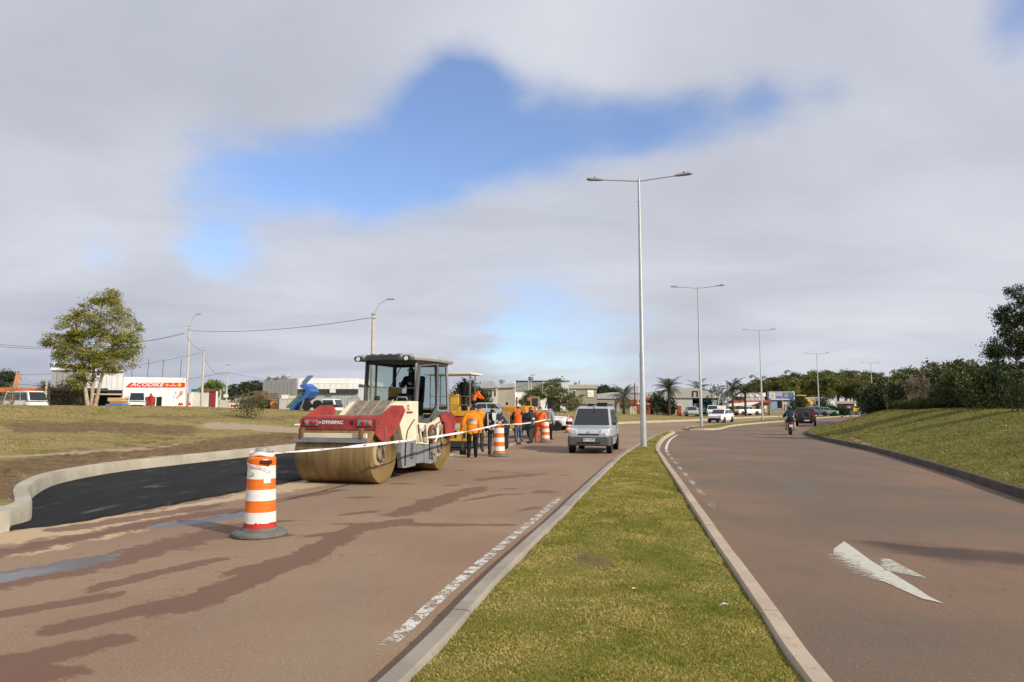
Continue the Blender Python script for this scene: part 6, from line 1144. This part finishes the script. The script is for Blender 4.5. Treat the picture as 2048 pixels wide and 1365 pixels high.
b.rect('frame_post', 1586.5, 783, 1588.5, 832, M_w, .4, .1); b.rect('frame_top', 1537, 784, 1588, 785.2, M_w, .4, .1); b.rect('blue_panel', 1541, 804, 1554, 818, mat('blue_curtain', (.20, .34, .55), .6, var=.2), .06); b.rect('opening', 1555, 803, 1564, 819, M_dk, .06); b.rect('wall_base', 1537, 817, 1566, 832, M_cb, .3)
for px_ in (1570, 1575.5, 1581): b.poly('arch_mark', [(px_ - 1.8, 822), (px_ - 1.6, 811), (px_, 808.5), (px_ + 1.6, 811), (px_ + 1.8, 822)], M_dgrey, -.06, 0); b.poly('arch_inner', [(px_ - .8, 822), (px_ - .7, 812), (px_, 811), (px_ + .7, 812), (px_ + .8, 822)], M_cw, -.09, -.06)
b = Bld('yellow_shop', 'ochre shop front with yellow awning right of the billboard', 1590, 1627, 797, 126, 8, mat('ochre_wall', (.42, .24, .045), .8, var=.2)); b.rect('awning', 1611, 798, 1622, 803, M_yel, 1.0); b.rect('roof_sign', 1592, 790.5, 1611, 792.5, M_yel, .5); b.rect('dark_band', 1590, 793, 1610, 797.5, M_dk, .3)
for px_ in (1613, 1618, 1625): b.rect('column', px_, 803, px_ + 1.6, 820, M_yel, 1.0, -.7)
b.poly('white_flag', [(1599, 802), (1604, 802), (1609, 812), (1602, 811)], M_lg, -.4, -.3); b.poly('grey_flag', [(1614, 803.5), (1619, 804), (1621, 810), (1616, 809)], M_lg, -1.2, -1.1)
b = Bld('white_gable_house', 'grey roofed house with bright white gable beyond the off-road car', 1625, 1672, 806, 130, 9, M_lg); b.poly('roof', [(1608, 806), (1612, 795), (1650, 794), (1673, 803), (1673, 807)], M_zinc, -.3, 9); b.poly('gable', [(1650, 818), (1652, 801), (1668, 804), (1668, 818)], M_w, -.45, -.1)
cp = thing('carport', 'low dark roofed carport over the green car', 'carport', park(1620, 121)); cx = lambda px: X(px, 121) - cp.location.x
MB().b2(cx(1612), cx(1662), 0, 4, Z(817, 121) - cp.location.z - .12, Z(817, 121) - cp.location.z).build('roof', M_dgrey, cp)
for px_ in (1613, 1648, 1660): MB().tube([(cx(px_), .1, 0), (cx(px_), .1, Z(817.5, 121) - cp.location.z)], .06, 6).build('post', M_galv, cp)
MB().b2(cx(1612), cx(1690), 4, 4.2, 0, Z(819, 121) - cp.location.z).build('back_wall', M_dk, cp)
b = Bld('tan_roofed_house', 'house with tan roof and white right gable at the end of the row', 1670, 1709, 807.5, 132, 8, wallmat('olive_grey_wall', (.17, .165, .14))); b.rect('roof', 1668, 803, 1708, 808, mat('tan_roof', (.45, .31, .18), .8, var=.1), .6, 8); b.poly('gable', [(1707, 822), (1707, 803), (1711, 802), (1716, 806), (1716, 822)], M_w, -.4, 4); b.window(1678, 811, 1684, 818, 2, M_g); b.rect('shutter', 1694, 811, 1703, 817.5, M_g, .06); b.rect('lower_wall', 1692, 822, 1709, 836, M_lg, .4)
b = Bld('low_grey_store', 'low grey flat store right of the tan roofed house', 1716, 1742, 813, 130, 6, wallmat('store_grey', (.24, .24, .25))); b.rect('roof_edge', 1715, 812, 1742, 816, M_lg, .3, 2)
ys = thing('yellow_sign', 'yellow road sign on two posts in front of the tan roofed house', 'sign', (X(1712, 108), 108, .3)); MB().b2(-.45, .45, 0, .04, Z(823, 108) - .3, Z(816.5, 108) - .3).build('board', mat('sign_yellow_board', (.70, .42, .03), .5), ys); MB().b2(-.1, .06, -.01, 0, Z(820.5, 108) - .3, Z(819, 108) - .3).build('symbol', M_btxt, ys)
for s in (-.35, .35): MB().tube([(s, .07, 0), (s, .07, Z(817, 108) - .3)], .035, 6).build('post', M_galv, ys)
rm = thing('red_mesh_fence', 'low red safety mesh strip in front of the feathery tree', 'fence', (X(1098, 66), 66, hl(X(1098, 66), 66))); 
for k in range(8): MB().tube([(k * .34, 0, 0), (k * .34 + .03, 0, .5)], .02, 5).build('stake', M_rust, rm)
for k in range(7): MB().slab([(k * .34, 0, .08), (k * .34 + .33, 0, .08), (k * .34 + .33, .02 * (k % 2), .42 + .05 * math.sin(k)), (k * .34, .02, .42 + .05 * math.sin(k - 1))], .012).build('mesh_panel', mat('red_mesh', (.55, .07, .05), .7, var=.3, scale=12), rm)
o = thing('white_board', 'white plank lying on the sand by the roller', 'plank', G(601, 851, .9), .15); MB().b2(-.25, .3, 0, .12, 0, .06).build('board', M_white, o); MB().b2(-.2, .2, .12, .16, 0, .04).build('batten', M_white, o)
# litter on the grass
for px_, py_, z_, lb in ((1267, 1181, .16, 'crumpled white paper scrap on the median lawn'), (1446, 1213, .15, 'white litter scrap near the right median kerb'), (2012, 852, 1.1, 'white plastic bottle lying on the bank')):
    g = G(px_, py_, z_); o = MB(); rr_ = .022
    o.add([g + Vector((random.uniform(-1, 1) * rr_ * 2, random.uniform(-1, 1) * rr_, random.uniform(0, 1.2) * rr_)) for _ in range(7)], [(0, 1, 2), (2, 3, 4), (4, 5, 6), (0, 3, 6), (1, 4, 5), (0, 2, 5)]); tag(o.build('litter_scrap', M_white), lb, 'litter')
# ================================================================ trees and plants
def mat_leaf(name, a, b_, c):
    m = newmat(name); b = nodes_of(m); col = mixc(sstep(attr_('tint'), .1, .6), a, b_); col = mixc(sstep(attr_('tint'), .62, .98), col, c)
    oi = N('ShaderNodeObjectInfo'); hs = N('ShaderNodeHueSaturation'); L(math_('ADD', math_('MULTIPLY', oi.outputs['Random'], .5), .75), hs.inputs['Value']); L(math_('ADD', math_('MULTIPLY', oi.outputs['Random'], .05), .475), hs.inputs['Hue']); L(col, hs.inputs['Color'])
    L(hs.outputs[0], b.inputs['Base Color']); b.inputs['Roughness'].default_value = .6; b.inputs['Specular IOR Level'].default_value = .25; return m
LF_oliv = mat_leaf('olive_leaf', (.095, .100, .016), (.190, .180, .028), (.33, .24, .075)); LF_euc = mat_leaf('wood_leaf', (.058, .070, .016), (.125, .132, .028), (.22, .19, .052)); LF_dark = mat_leaf('dark_leaf', (.016, .026, .010), (.034, .050, .016), (.075, .085, .030)); LF_feath = mat_leaf('feather_leaf', (.065, .100, .022), (.120, .165, .036), (.19, .21, .06)); LF_bush = mat_leaf('bush_leaf', (.10, .10, .035), (.19, .165, .06), (.32, .23, .11)); LF_palm = mat_leaf('palm_leaf', (.040, .055, .026), (.075, .092, .045), (.14, .15, .08)); LF_reed = mat_leaf('reed_plume', (.11, .085, .055), (.17, .125, .085), (.23, .175, .125)); LF_rough = mat_leaf('rough_leaf', (.040, .055, .014), (.085, .098, .024), (.16, .15, .05))
M_bark = mat('bark', (.20, .155, .11), .9, var=.35, scale=4, bump=.5, bscale=20); M_pbark = mat('pale_bark', (.40, .32, .24), .85, var=.3, scale=4, bump=.3, bscale=20); M_dbark = mat('dark_bark', (.07, .052, .038), .9, var=.3)
def leaves(C, T, size, asp, rnd, m, up=.0, name='crown'):
    n = len(C); u = rnd.normal(size=(n, 3)); u[:, 2] = u[:, 2] * (1 - up) ; u /= np.linalg.norm(u, axis=1)[:, None] + 1e-9; r = rnd.normal(size=(n, 3)); v = np.cross(u, r); v /= np.linalg.norm(v, axis=1)[:, None] + 1e-9
    s = (size * rnd.uniform(.6, 1.4, n))[:, None]; u = u * s; v = v * s * asp
    V = np.stack([C - u, C + v * .9 - u * .1, C + u, C - v * .9 + u * .1], 1).reshape(-1, 3); me = bpy.data.meshes.new(name); me.vertices.add(4 * n); me.vertices.foreach_set('co', V.astype(np.float32).ravel())
    me.loops.add(4 * n); me.loops.foreach_set('vertex_index', np.arange(4 * n, dtype=np.int32)); me.polygons.add(n); me.polygons.foreach_set('loop_start', np.arange(0, 4 * n, 4, dtype=np.int32)); me.update(calc_edges=True); me.materials.append(m); attr(me, 'tint', np.repeat(np.clip(T, 0, 1), 4)); return me
def tree_parts(seed, ells, nclump, per, csize, lsize, asp, m, bark, stems, flat=.7, br=.5, r0=.16):
    """ells: crown ellipsoids (cx,cy,cz,rx,ry,rz,weight); stems: list of point chains"""
    rnd = np.random.default_rng(seed); E_ = np.array(ells, float); w = E_[:, 6] / E_[:, 6].sum(); k = rnd.choice(len(E_), nclump, p=w); d_ = rnd.normal(size=(nclump, 3)); d_ /= np.linalg.norm(d_, axis=1)[:, None]
    rr = rnd.uniform(.35, 1.0, nclump) ** .5; CC = E_[k, :3] + d_ * rr[:, None] * E_[k, 3:6]; ct = rnd.uniform(0, .75, nclump)
    i = np.repeat(np.arange(nclump), per); off = np.clip(rnd.normal(size=(len(i), 3)), -1.7, 1.7) * csize * rnd.uniform(.6, 1.3, nclump)[i][:, None]; off[:, 2] *= flat
    crown = leaves(CC[i] + off, ct[i] + rnd.uniform(-.1, .35, len(i)), lsize, asp, rnd, m)
    tb = MB()
    for st in stems:
        n_ = len(st); tb.tube(st, [r0 * (1 - .75 * j / (n_ - 1)) for j in range(n_)], 8)
    pts = [Vector(p) for st in stems for p in st[len(st) // 3:]]
    for q in range(int(nclump * br)):
        c = Vector(CC[q]); b0 = min(pts, key=lambda p: (p - c).length + max(0, p.z - c.z) * 2); mid = b0.lerp(c, .5) + Vector((0, 0, .12 * (c - b0).length)); ln = (c - b0).length
        if ln > .2: tb.tube([b0, mid, c], [r0 * .30, r0 * .18, r0 * .05], 5)
    return tb.mesh('trunk', bark, 50), crown
def plant(name, label, cat, loc, meshes, group=None, rz=0., s=1., names=('trunk', 'crown')):
    t = thing(name, label, cat, loc, rz, group); t.scale = (s, s, s) if not isinstance(s, tuple) else s
    for n_, me in zip(names, meshes): link(n_, me, t)
    return t
def up_stem(h, n=5, wob=.2, x=0, y=0, lx=0, ly=0): return [(x + lx * i / n + random.uniform(-wob, wob) * (i > 0), y + ly * i / n + random.uniform(-wob, wob) * (i > 0), h * i / n) for i in range(n + 1)]
# the big olive green tree
D = 50; tz_ = hl(X(180, D), D); ux = lambda px: X(px, D) - X(185, D); uz = lambda py: Z(py, D) - tz_
el = [(ux(190), 0, uz(622), 1.75, 1.7, 1.25, 1.5), (ux(150), 0, uz(650), 1.5, 1.6, 1.2, 1.2), (ux(228), .2, uz(655), 1.35, 1.6, 1.3, 1.2), (ux(188), 0, uz(690), 2.5, 2.1, 1.3, 2.2), (ux(112), 0, uz(682), 1.25, 1.3, .6, .9), (ux(250), 0, uz(692), 1.0, 1.3, .9, .8), (ux(145), 0, uz(718), 1.6, 1.5, .9, 1.2), (ux(222), 0, uz(722), 1.6, 1.5, .9, 1.2), (ux(155), -.3, uz(762), .5, .5, .7, .3), (ux(205), 0, uz(592), .9, .9, .55, .5), (ux(185), 0, uz(740), 1.5, 1.2, .7, .8)]
stems = [[(ux(176), 0, 0), (ux(168), 0, uz(775)), (ux(163), .1, uz(740)), (ux(150), .2, uz(700)), (ux(140), .2, uz(660)), (ux(140), .1, uz(640))], [(ux(182), .1, 0), (ux(181), .1, uz(770)), (ux(183), 0, uz(720)), (ux(188), -.1, uz(660)), (ux(192), 0, uz(610))], [(ux(190), 0, 0), (ux(196), 0, uz(775)), (ux(205), -.1, uz(735)), (ux(218), 0, uz(690)), (ux(228), .1, uz(650))]]
plant('tree', 'big olive green tree with three pale trunks on the left rise', 'tree', (X(185, D), D, tz_ - .05), tree_parts(3, el, 560, 66, .22, .085, .30, LF_oliv, M_pbark, stems, .55, .3, .15))
def bush(name, label, px, py, D, w, h, m, n, per, lsize, seed, group=None, z=None, bark=M_bark, cs=.16, stems=4):
    x_ = X(px, D); zz_ = hl(x_, D) if z is None else z; rnd_ = random.Random(seed)
    st = [[(0, 0, 0), (rnd_.uniform(-.2, .2) * w, rnd_.uniform(-.1, .1), h * .4), (rnd_.uniform(-.4, .4) * w, rnd_.uniform(-.3, .3), h * .85)] for _ in range(stems)]
    return plant(name, label, 'shrub', (x_, D, zz_ - .05), tree_parts(seed, [(0, 0, h * .55, w / 2, w / 2.4, h * .48, 1)], n, per, cs * h, lsize, .5, m, bark, st, .8, .25, .035), group, names=('stems', 'foliage'))
bush('shrub', 'brownish round shrub left of the big tree', 132, 812, 54, 2.6, 1.9, LF_bush, 90, 40, .07, 11); bush('shrub', 'thin bare shrub in front of the white minivan', 24, 812, 50, 1.3, 1.5, LF_bush, 26, 18, .05, 12); bush('shrub', 'sparse shrub standing alone on the dug verge', 500, 835, 41, 1.7, 1.55, LF_rough, 60, 30, .055, 13); bush('shrub', 'dark bush in front of the cream house fence', 966, 815, 84, 2.0, 1.9, LF_rough, 60, 36, .09, 14); bush('shrub', 'low flowering weed at the foot of the big tree', 157, 812, 51, .8, .7, LF_bush, 20, 20, .05, 15)
for px_, lb, w_, h_ in ((1313, 'dark clipped shrub right of the brick pillars', 2.2, 3.0), (1338, 'dark shrub between the palm trunk and the metal shed', 1.8, 2.2), (1296, 'low green plants at the red gate', 1.2, .8), (1283, 'small plant at the picket fence', .8, 1.0), (1648, 'dark shrub above the carport', 2.2, 3.2), (1668, 'dark hedge shrub below the white gable', 2.0, 1.5), (1686, 'dark shrub before the tan roofed house', 2.2, 1.3), (1597, 'green shrub before the ochre shop', 2.2, 3.0), (1432, 'shrub beside the metal shed', 2.4, 4.6)):
    bush('shrub', lb, px_, 0, 119 if px_ > 1500 else (116 if px_ > 1400 else 101), w_, h_, LF_dark, 70, 34, .13, px_, 'shrubs before the far buildings')
# mid trees
def mid(label, px, D, w, top, seed, m, n, per, ls, z=None, flat=.6, low=.35, group=None, bark=M_bark, cs=.5, seedell=5):
    x_ = X(px, D); zz_ = hl(x_, D) if z is None else z; H = Z(top, D) - zz_; rn = random.Random(seed); el = [(rn.uniform(-.30, .30) * w, rn.uniform(-.25, .25) * w, H * rn.uniform(low + .15, .85), w * rn.uniform(.2, .32), w * rn.uniform(.2, .3), H * rn.uniform(.10, .18), 1) for _ in range(seedell)]
    return plant('tree', label, 'tree', (x_, D, zz_ - .05), tree_parts(seed, el, n, per, cs, ls, .45, m, bark, [up_stem(H * .75, 5, .15)], flat, .35, .16), group)
D = 72; x_ = X(1092, D); zz_ = hl(x_, D); H = Z(763, D) - zz_
el = [(0, 0, H * .72, 1.5, 1.5, .7, 1), (-1.3, .2, H * .62, 1.2, 1.3, .6, 1), (1.4, .1, H * .66, 1.4, 1.4, .7, 1), (2.6, .2, H * .42, 1.1, 1.2, .8, .9), (-2.0, 0, H * .42, .9, 1.0, .5, .7), (1.8, 0, H * .30, 1.2, 1.2, .6, .6), (.6, 0, H * .9, 1.0, 1.0, .4, .5)]
plant('tree', 'wide feathery green tree behind the workers', 'tree', (x_, D, zz_ - .05), tree_parts(21, el, 290, 64, .22, .085, .3, LF_feath, M_bark, [[(-.2, 0, 0), (0, 0, H * .35), (.5, 0, H * .75)], [(-.2, 0, 0), (-.6, .1, H * .3), (-1.2, 0, H * .65)], [(0, 0, 0), (.9, 0, H * .35), (1.9, .1, H * .6)]], .5, .4, .11))
mid('dark green tree just right of the roller cab', 943, 82, 3.6, 757, 31, LF_dark, 120, 46, .13, seedell=7, low=.2); mid('small round tree behind the block building', 1205, 128, 3.6, 768, 32, LF_dark, 60, 40, .2); mid('rounded tree top behind the white hall', 1110, 112, 2.6, 757, 33, LF_rough, 50, 36, .18); mid('tree standing behind the left palms', 1228, 122, 5.5, 774, 34, LF_dark, 80, 40, .2); mid('dark tree at the far left edge', 5, 108, 4.0, 736, 35, LF_dark, 80, 36, .16); mid('green tree behind the yard wall', 425, 128, 5.2, 762, 36, LF_feath, 80, 40, .22); mid('bushy green plant beside the pale pole on the left', 90, 96, 1.6, 757, 37, LF_rough, 40, 30, .1)
# palms
fm = MB(); rp = random.Random(4)
def rc(t): return Vector((0, 1.7 * t, .8 * t - 1.25 * t * t))
for k in range(24):
    t0, t1 = k / 24, (k + 1) / 24; a, b_ = rc(t0), rc(t1); fm.tube([a, b_], .020 * (1 - .8 * t0), 3, cap=False); ln = .52 * math.sin(math.pi * min(1, .10 + t0 * .88)) + .06
    for s in (-1, 1):
        for q in (.1, .6):
            p = a.lerp(b_, q); l2 = ln * rp.uniform(.7, 1.15); e = p + Vector((s * l2 * rp.uniform(.55, .95), .35 * l2, -l2 * rp.uniform(.2, .7))); fm.add([p + Vector((0, -.014, 0)), p + Vector((0, .016, 0)), e], [(0, 1, 2)])
FR = fm.mesh('frond', LF_palm); attr(FR, 'tint', rng.uniform(.1, .9, len(FR.vertices)))
def palm(px, D, crown_y, label, s=1., n=26, seed=1, z=None):
    rn = random.Random(seed); x_ = X(px, D); zz_ = hl(x_, D) if z is None else z; H = Z(crown_y, D) - zz_; t = thing('palm_tree', label, 'palm tree', (x_, D, zz_ - .05), rn.uniform(0, 6), 'palms before the far buildings')
    tk_ = MB().tube(up_stem(H, 6, .06), .20, 10, .14).build('trunk', M_dbark if seed % 2 else M_bark, t, smooth=50)
    for k in range(n):
        o = link('frond', FR, t, 0, (0, 0, H), (rn.uniform(-.75, 1.05), rn.uniform(-.15, .15), k * 2.4 + rn.uniform(-.2, .2))); q = s * rn.uniform(.8, 1.15); o.scale = (q, q, q)
palm(1248, 96, 793, 'left palm with drooping crown beside the dark pole', 1.35, 26, 3); palm(1338, 99, 778, 'palm with round crown just right of the nearest lamp post', 1.35, 28, 5); palm(1394, 128, 778, 'palm crown showing above the metal shed roof', 1.6, 22, 7); palm(1466, 108, 778, 'left palm of the pair before the tan house', 1.45, 28, 9); palm(1491, 109, 784, 'right palm of the pair before the tan house', 1.45, 28, 11)
# the wood: four grown shapes, placed one by one
VAR = []
for k in range(5):
    rn = random.Random(100 + k); el = [(rn.uniform(-1.7, 1.7), rn.uniform(-1.7, 1.7), rn.uniform(4.5, 9.4), rn.uniform(.9, 1.6), rn.uniform(.9, 1.6), rn.uniform(.6, 1.1), 1) for _ in range(13)] + [(0, 0, 5.5, 2.0, 2.0, 2.4, 3)]
    VAR.append(tree_parts(200 + k, el, 130, 44, .34, .16, .45, LF_euc, M_dbark, [up_stem(8.5, 6, .2)], .6, .35, .2))
WL = 'dense olive green tree in the wood behind the houses on the right'
rn = random.Random(5)
tops = [(1440, 790), (1500, 768), (1530, 756), (1560, 753), (1600, 744), (1650, 741), (1700, 744), (1745, 752), (1790, 752), (1850, 745), (1950, 740), (2060, 735)]
n_ = 0
for row, (D0, dy) in enumerate(((165, 8), (185, -3), (205, -8))):
    px_ = 1525 - 6 * row if row < 2 else 1500
    while px_ < 2080:
        D = D0 + rn.uniform(-6, 6); ty = np.interp(px_, *zip(*tops)) + dy + rn.uniform(-4, 9); H = Z(ty, D) - .5; plant('tree', WL, 'tree', (X(px_, D), D, .4), VAR[rn.randrange(5)], 'trees of the wood on the right', rn.uniform(0, 6), (H / 10 * rn.uniform(.95, 1.35), H / 10 * rn.uniform(.95, 1.35), H / 10)); px_ += rn.uniform(15, 26); n_ += 1
VD = [tree_parts(300 + k, [(rn.uniform(-1.3, 1.3), rn.uniform(-1.3, 1.3), rn.uniform(3.0, 9.2), rn.uniform(.9, 1.5), rn.uniform(.9, 1.5), rn.uniform(.8, 1.3), 1) for _ in range(14)] + [(0, 0, 4.5, 1.9, 1.9, 3.2, 3)], 150, 44, .34, .15, .45, LF_dark, M_dbark, [up_stem(8, 6, .15)], .75, .3, .2) for k in range(3)]
NL = 'dark evergreen tree in the row behind the bank on the right'
for px_, D, ty in ((1792, 120, 752), (1815, 112, 750), (1838, 106, 741), (1862, 100, 745), (1885, 96, 736), (1905, 90, 728), (1925, 86, 714), (1945, 82, 722), (1968, 78, 726), (1990, 76, 724), (2012, 74, 735), (2035, 70, 742), (2060, 66, 745), (1850, 84, 760), (1900, 80, 752), (1950, 70, 750), (2000, 64, 756), (2045, 60, 760)):
    x_ = X(px_, D); H = Z(ty, D) - 2; plant('tree', NL, 'tree', (x_, D, hr(x_, D) - .3), VD[rn.randrange(3)], 'dark trees behind the bank', rn.uniform(0, 6), (H / 9.6 * 1.15, H / 9.6 * 1.15, H / 9.6))
LW = 'dark tree of the distant grove behind the grey shed'
for px_, ty in ((455, 775), (470, 768), (488, 765), (503, 760), (520, 757), (536, 758), (408, 772), (552, 757)):
    D = 165 + rn.uniform(-8, 8); H = Z(ty, D) - 1; plant('tree', LW, 'tree', (X(px_, D), D, .9), VD[rn.randrange(3)], 'distant grove on the left', rn.uniform(0, 6), (H / 9.8 * 1.5, H / 9.8 * 1.5, H / 9.8))
# near tree at the right edge
D = 31; xr = X(2068, D); zr = hr(xr, D); vx = lambda px: X(px, D) - xr; vz_ = lambda py: Z(py, D) - zr
el = [(vx(2068), 0, vz_(590), .75, .9, .6, 1.2), (vx(2040), .1, vz_(630), .65, .8, .5, 1), (vx(2095), 0, vz_(640), .9, 1., .8, 1.2), (vx(2035), 0, vz_(672), .75, .8, .45, 1.1), (vx(2085), 0, vz_(690), .9, .9, .5, 1), (vx(1995), -.1, vz_(700), .36, .4, .30, .55), (vx(2032), 0, vz_(703), .25, .3, .14, .25), (vx(2056), 0, vz_(735), .3, .3, .2, .25)]
plant('tree', 'tall dark tree at the right edge of the picture on the bank', 'tree', (xr, D, zr - .05), tree_parts(41, el, 240, 80, .15, .058, .4, LF_dark, M_bark, [[(vx(2030), 0, 0), (vx(2030), 0, vz_(770)), (vx(2040), 0, vz_(720)), (vx(2060), 0, vz_(650)), (vx(2068), 0, vz_(600))], [(vx(2030), 0, 0), (vx(2018), 0, vz_(755)), (vx(2005), 0, vz_(730)), (vx(1994), -.1, vz_(712))]], .75, .4, .07))
# scrub along the top of the bank
SB = [tree_parts(400 + k, [(0, 0, .55, .75, .7, .5, 2), (.4, .1, .8, .45, .45, .4, 1), (-.45, 0, .7, .4, .5, .4, 1)], 60, 42, .13, .055, .5, (LF_rough, LF_dark, LF_rough)[k], M_bark, [[(0, 0, 0), (.1, 0, .6), (.3, 0, 1.0)], [(0, 0, 0), (-.2, 0, .5), (-.4, 0, .9)]], .9, .2, .03) for k in range(3)]
SL = 'wild green shrub in the scrub along the top of the bank'
for k in range(74):
    t = rn.random(); px_ = 1745 + 330 * t; D = np.interp(px_, [1745, 1830, 1930, 2075], [66, 54, 38, 26]) + rn.uniform(-2, 12); x_ = X(px_, D); s = rn.uniform(.8, 1.5) * (1 + .5 * t) * D / 45
    plant('shrub', SL, 'shrub', (x_, D, hr(x_, D) - .12), SB[rn.randrange(3)], 'scrub on the bank', rn.uniform(0, 6), (s, s, s * rn.uniform(.9, 1.5)), names=('stems', 'foliage'))
for px_, D in ((1800, 46), (1812, 43), (1822, 42.4), (1832, 42.5), (1842, 41.6), (1852, 41.5), (1862, 41), (1874, 41), (1790, 50)):
    x_ = X(px_, D); s = rn.uniform(.5, .68); plant('shrub', SL, 'shrub', (x_, D, hr(x_, D) - .1), SB[(0, 2)[px_ % 2]], 'scrub on the bank', rn.uniform(0, 6), s, names=('stems', 'foliage'))
rnd = np.random.default_rng(9)
def reed_mesh(seed):
    r_ = np.random.default_rng(seed); tb = MB(); C = []
    for k in range(16):
        a = r_.uniform(0, 6.28); h = r_.uniform(1.5, 2.3); l = r_.uniform(.1, .45); top = Vector((math.cos(a) * l, math.sin(a) * l, h)); tb.tube([(0, 0, 0), top * .5 + Vector((0, 0, .1)), top], .012, 4); C += [np.array(top) * (1 - .30 * q) + r_.normal(size=3) * .05 for q in np.linspace(0, 1, 40)]
    return tb.mesh('stalks', M_tan), leaves(np.array(C), r_.uniform(0, 1, len(C)), .06, .3, r_, LF_reed, -.6, 'plumes')
RM = [reed_mesh(1), reed_mesh(2)]
for px_, D, s in ((1822, 44, .85), (1830, 44.5, 1.0), (1838, 43.5, .9), (1848, 43, 1.0), (1856, 42.5, .9), (1775, 56, .6)):
    x_ = X(px_, D); plant('reed_clump', 'pinkish brown plumed reed clump on the bank' if px_ > 1800 else 'small plumed reed clump at the low end of the bank', 'reeds', (x_, D, hr(x_, D)), RM[px_ % 2], 'plumed reeds', rn.uniform(0, 6), s, names=('stalks', 'plumes'))

# a slim tree on the bank beyond the right edge; its shadow reaches the carriageway
plant('tree', 'slim dark tree on the bank just beyond the right edge of the picture', 'tree', (15.2, .4, hr(15.2, .4) - .1), VD[0], 'dark trees behind the bank', 1., (.30, .30, .66))
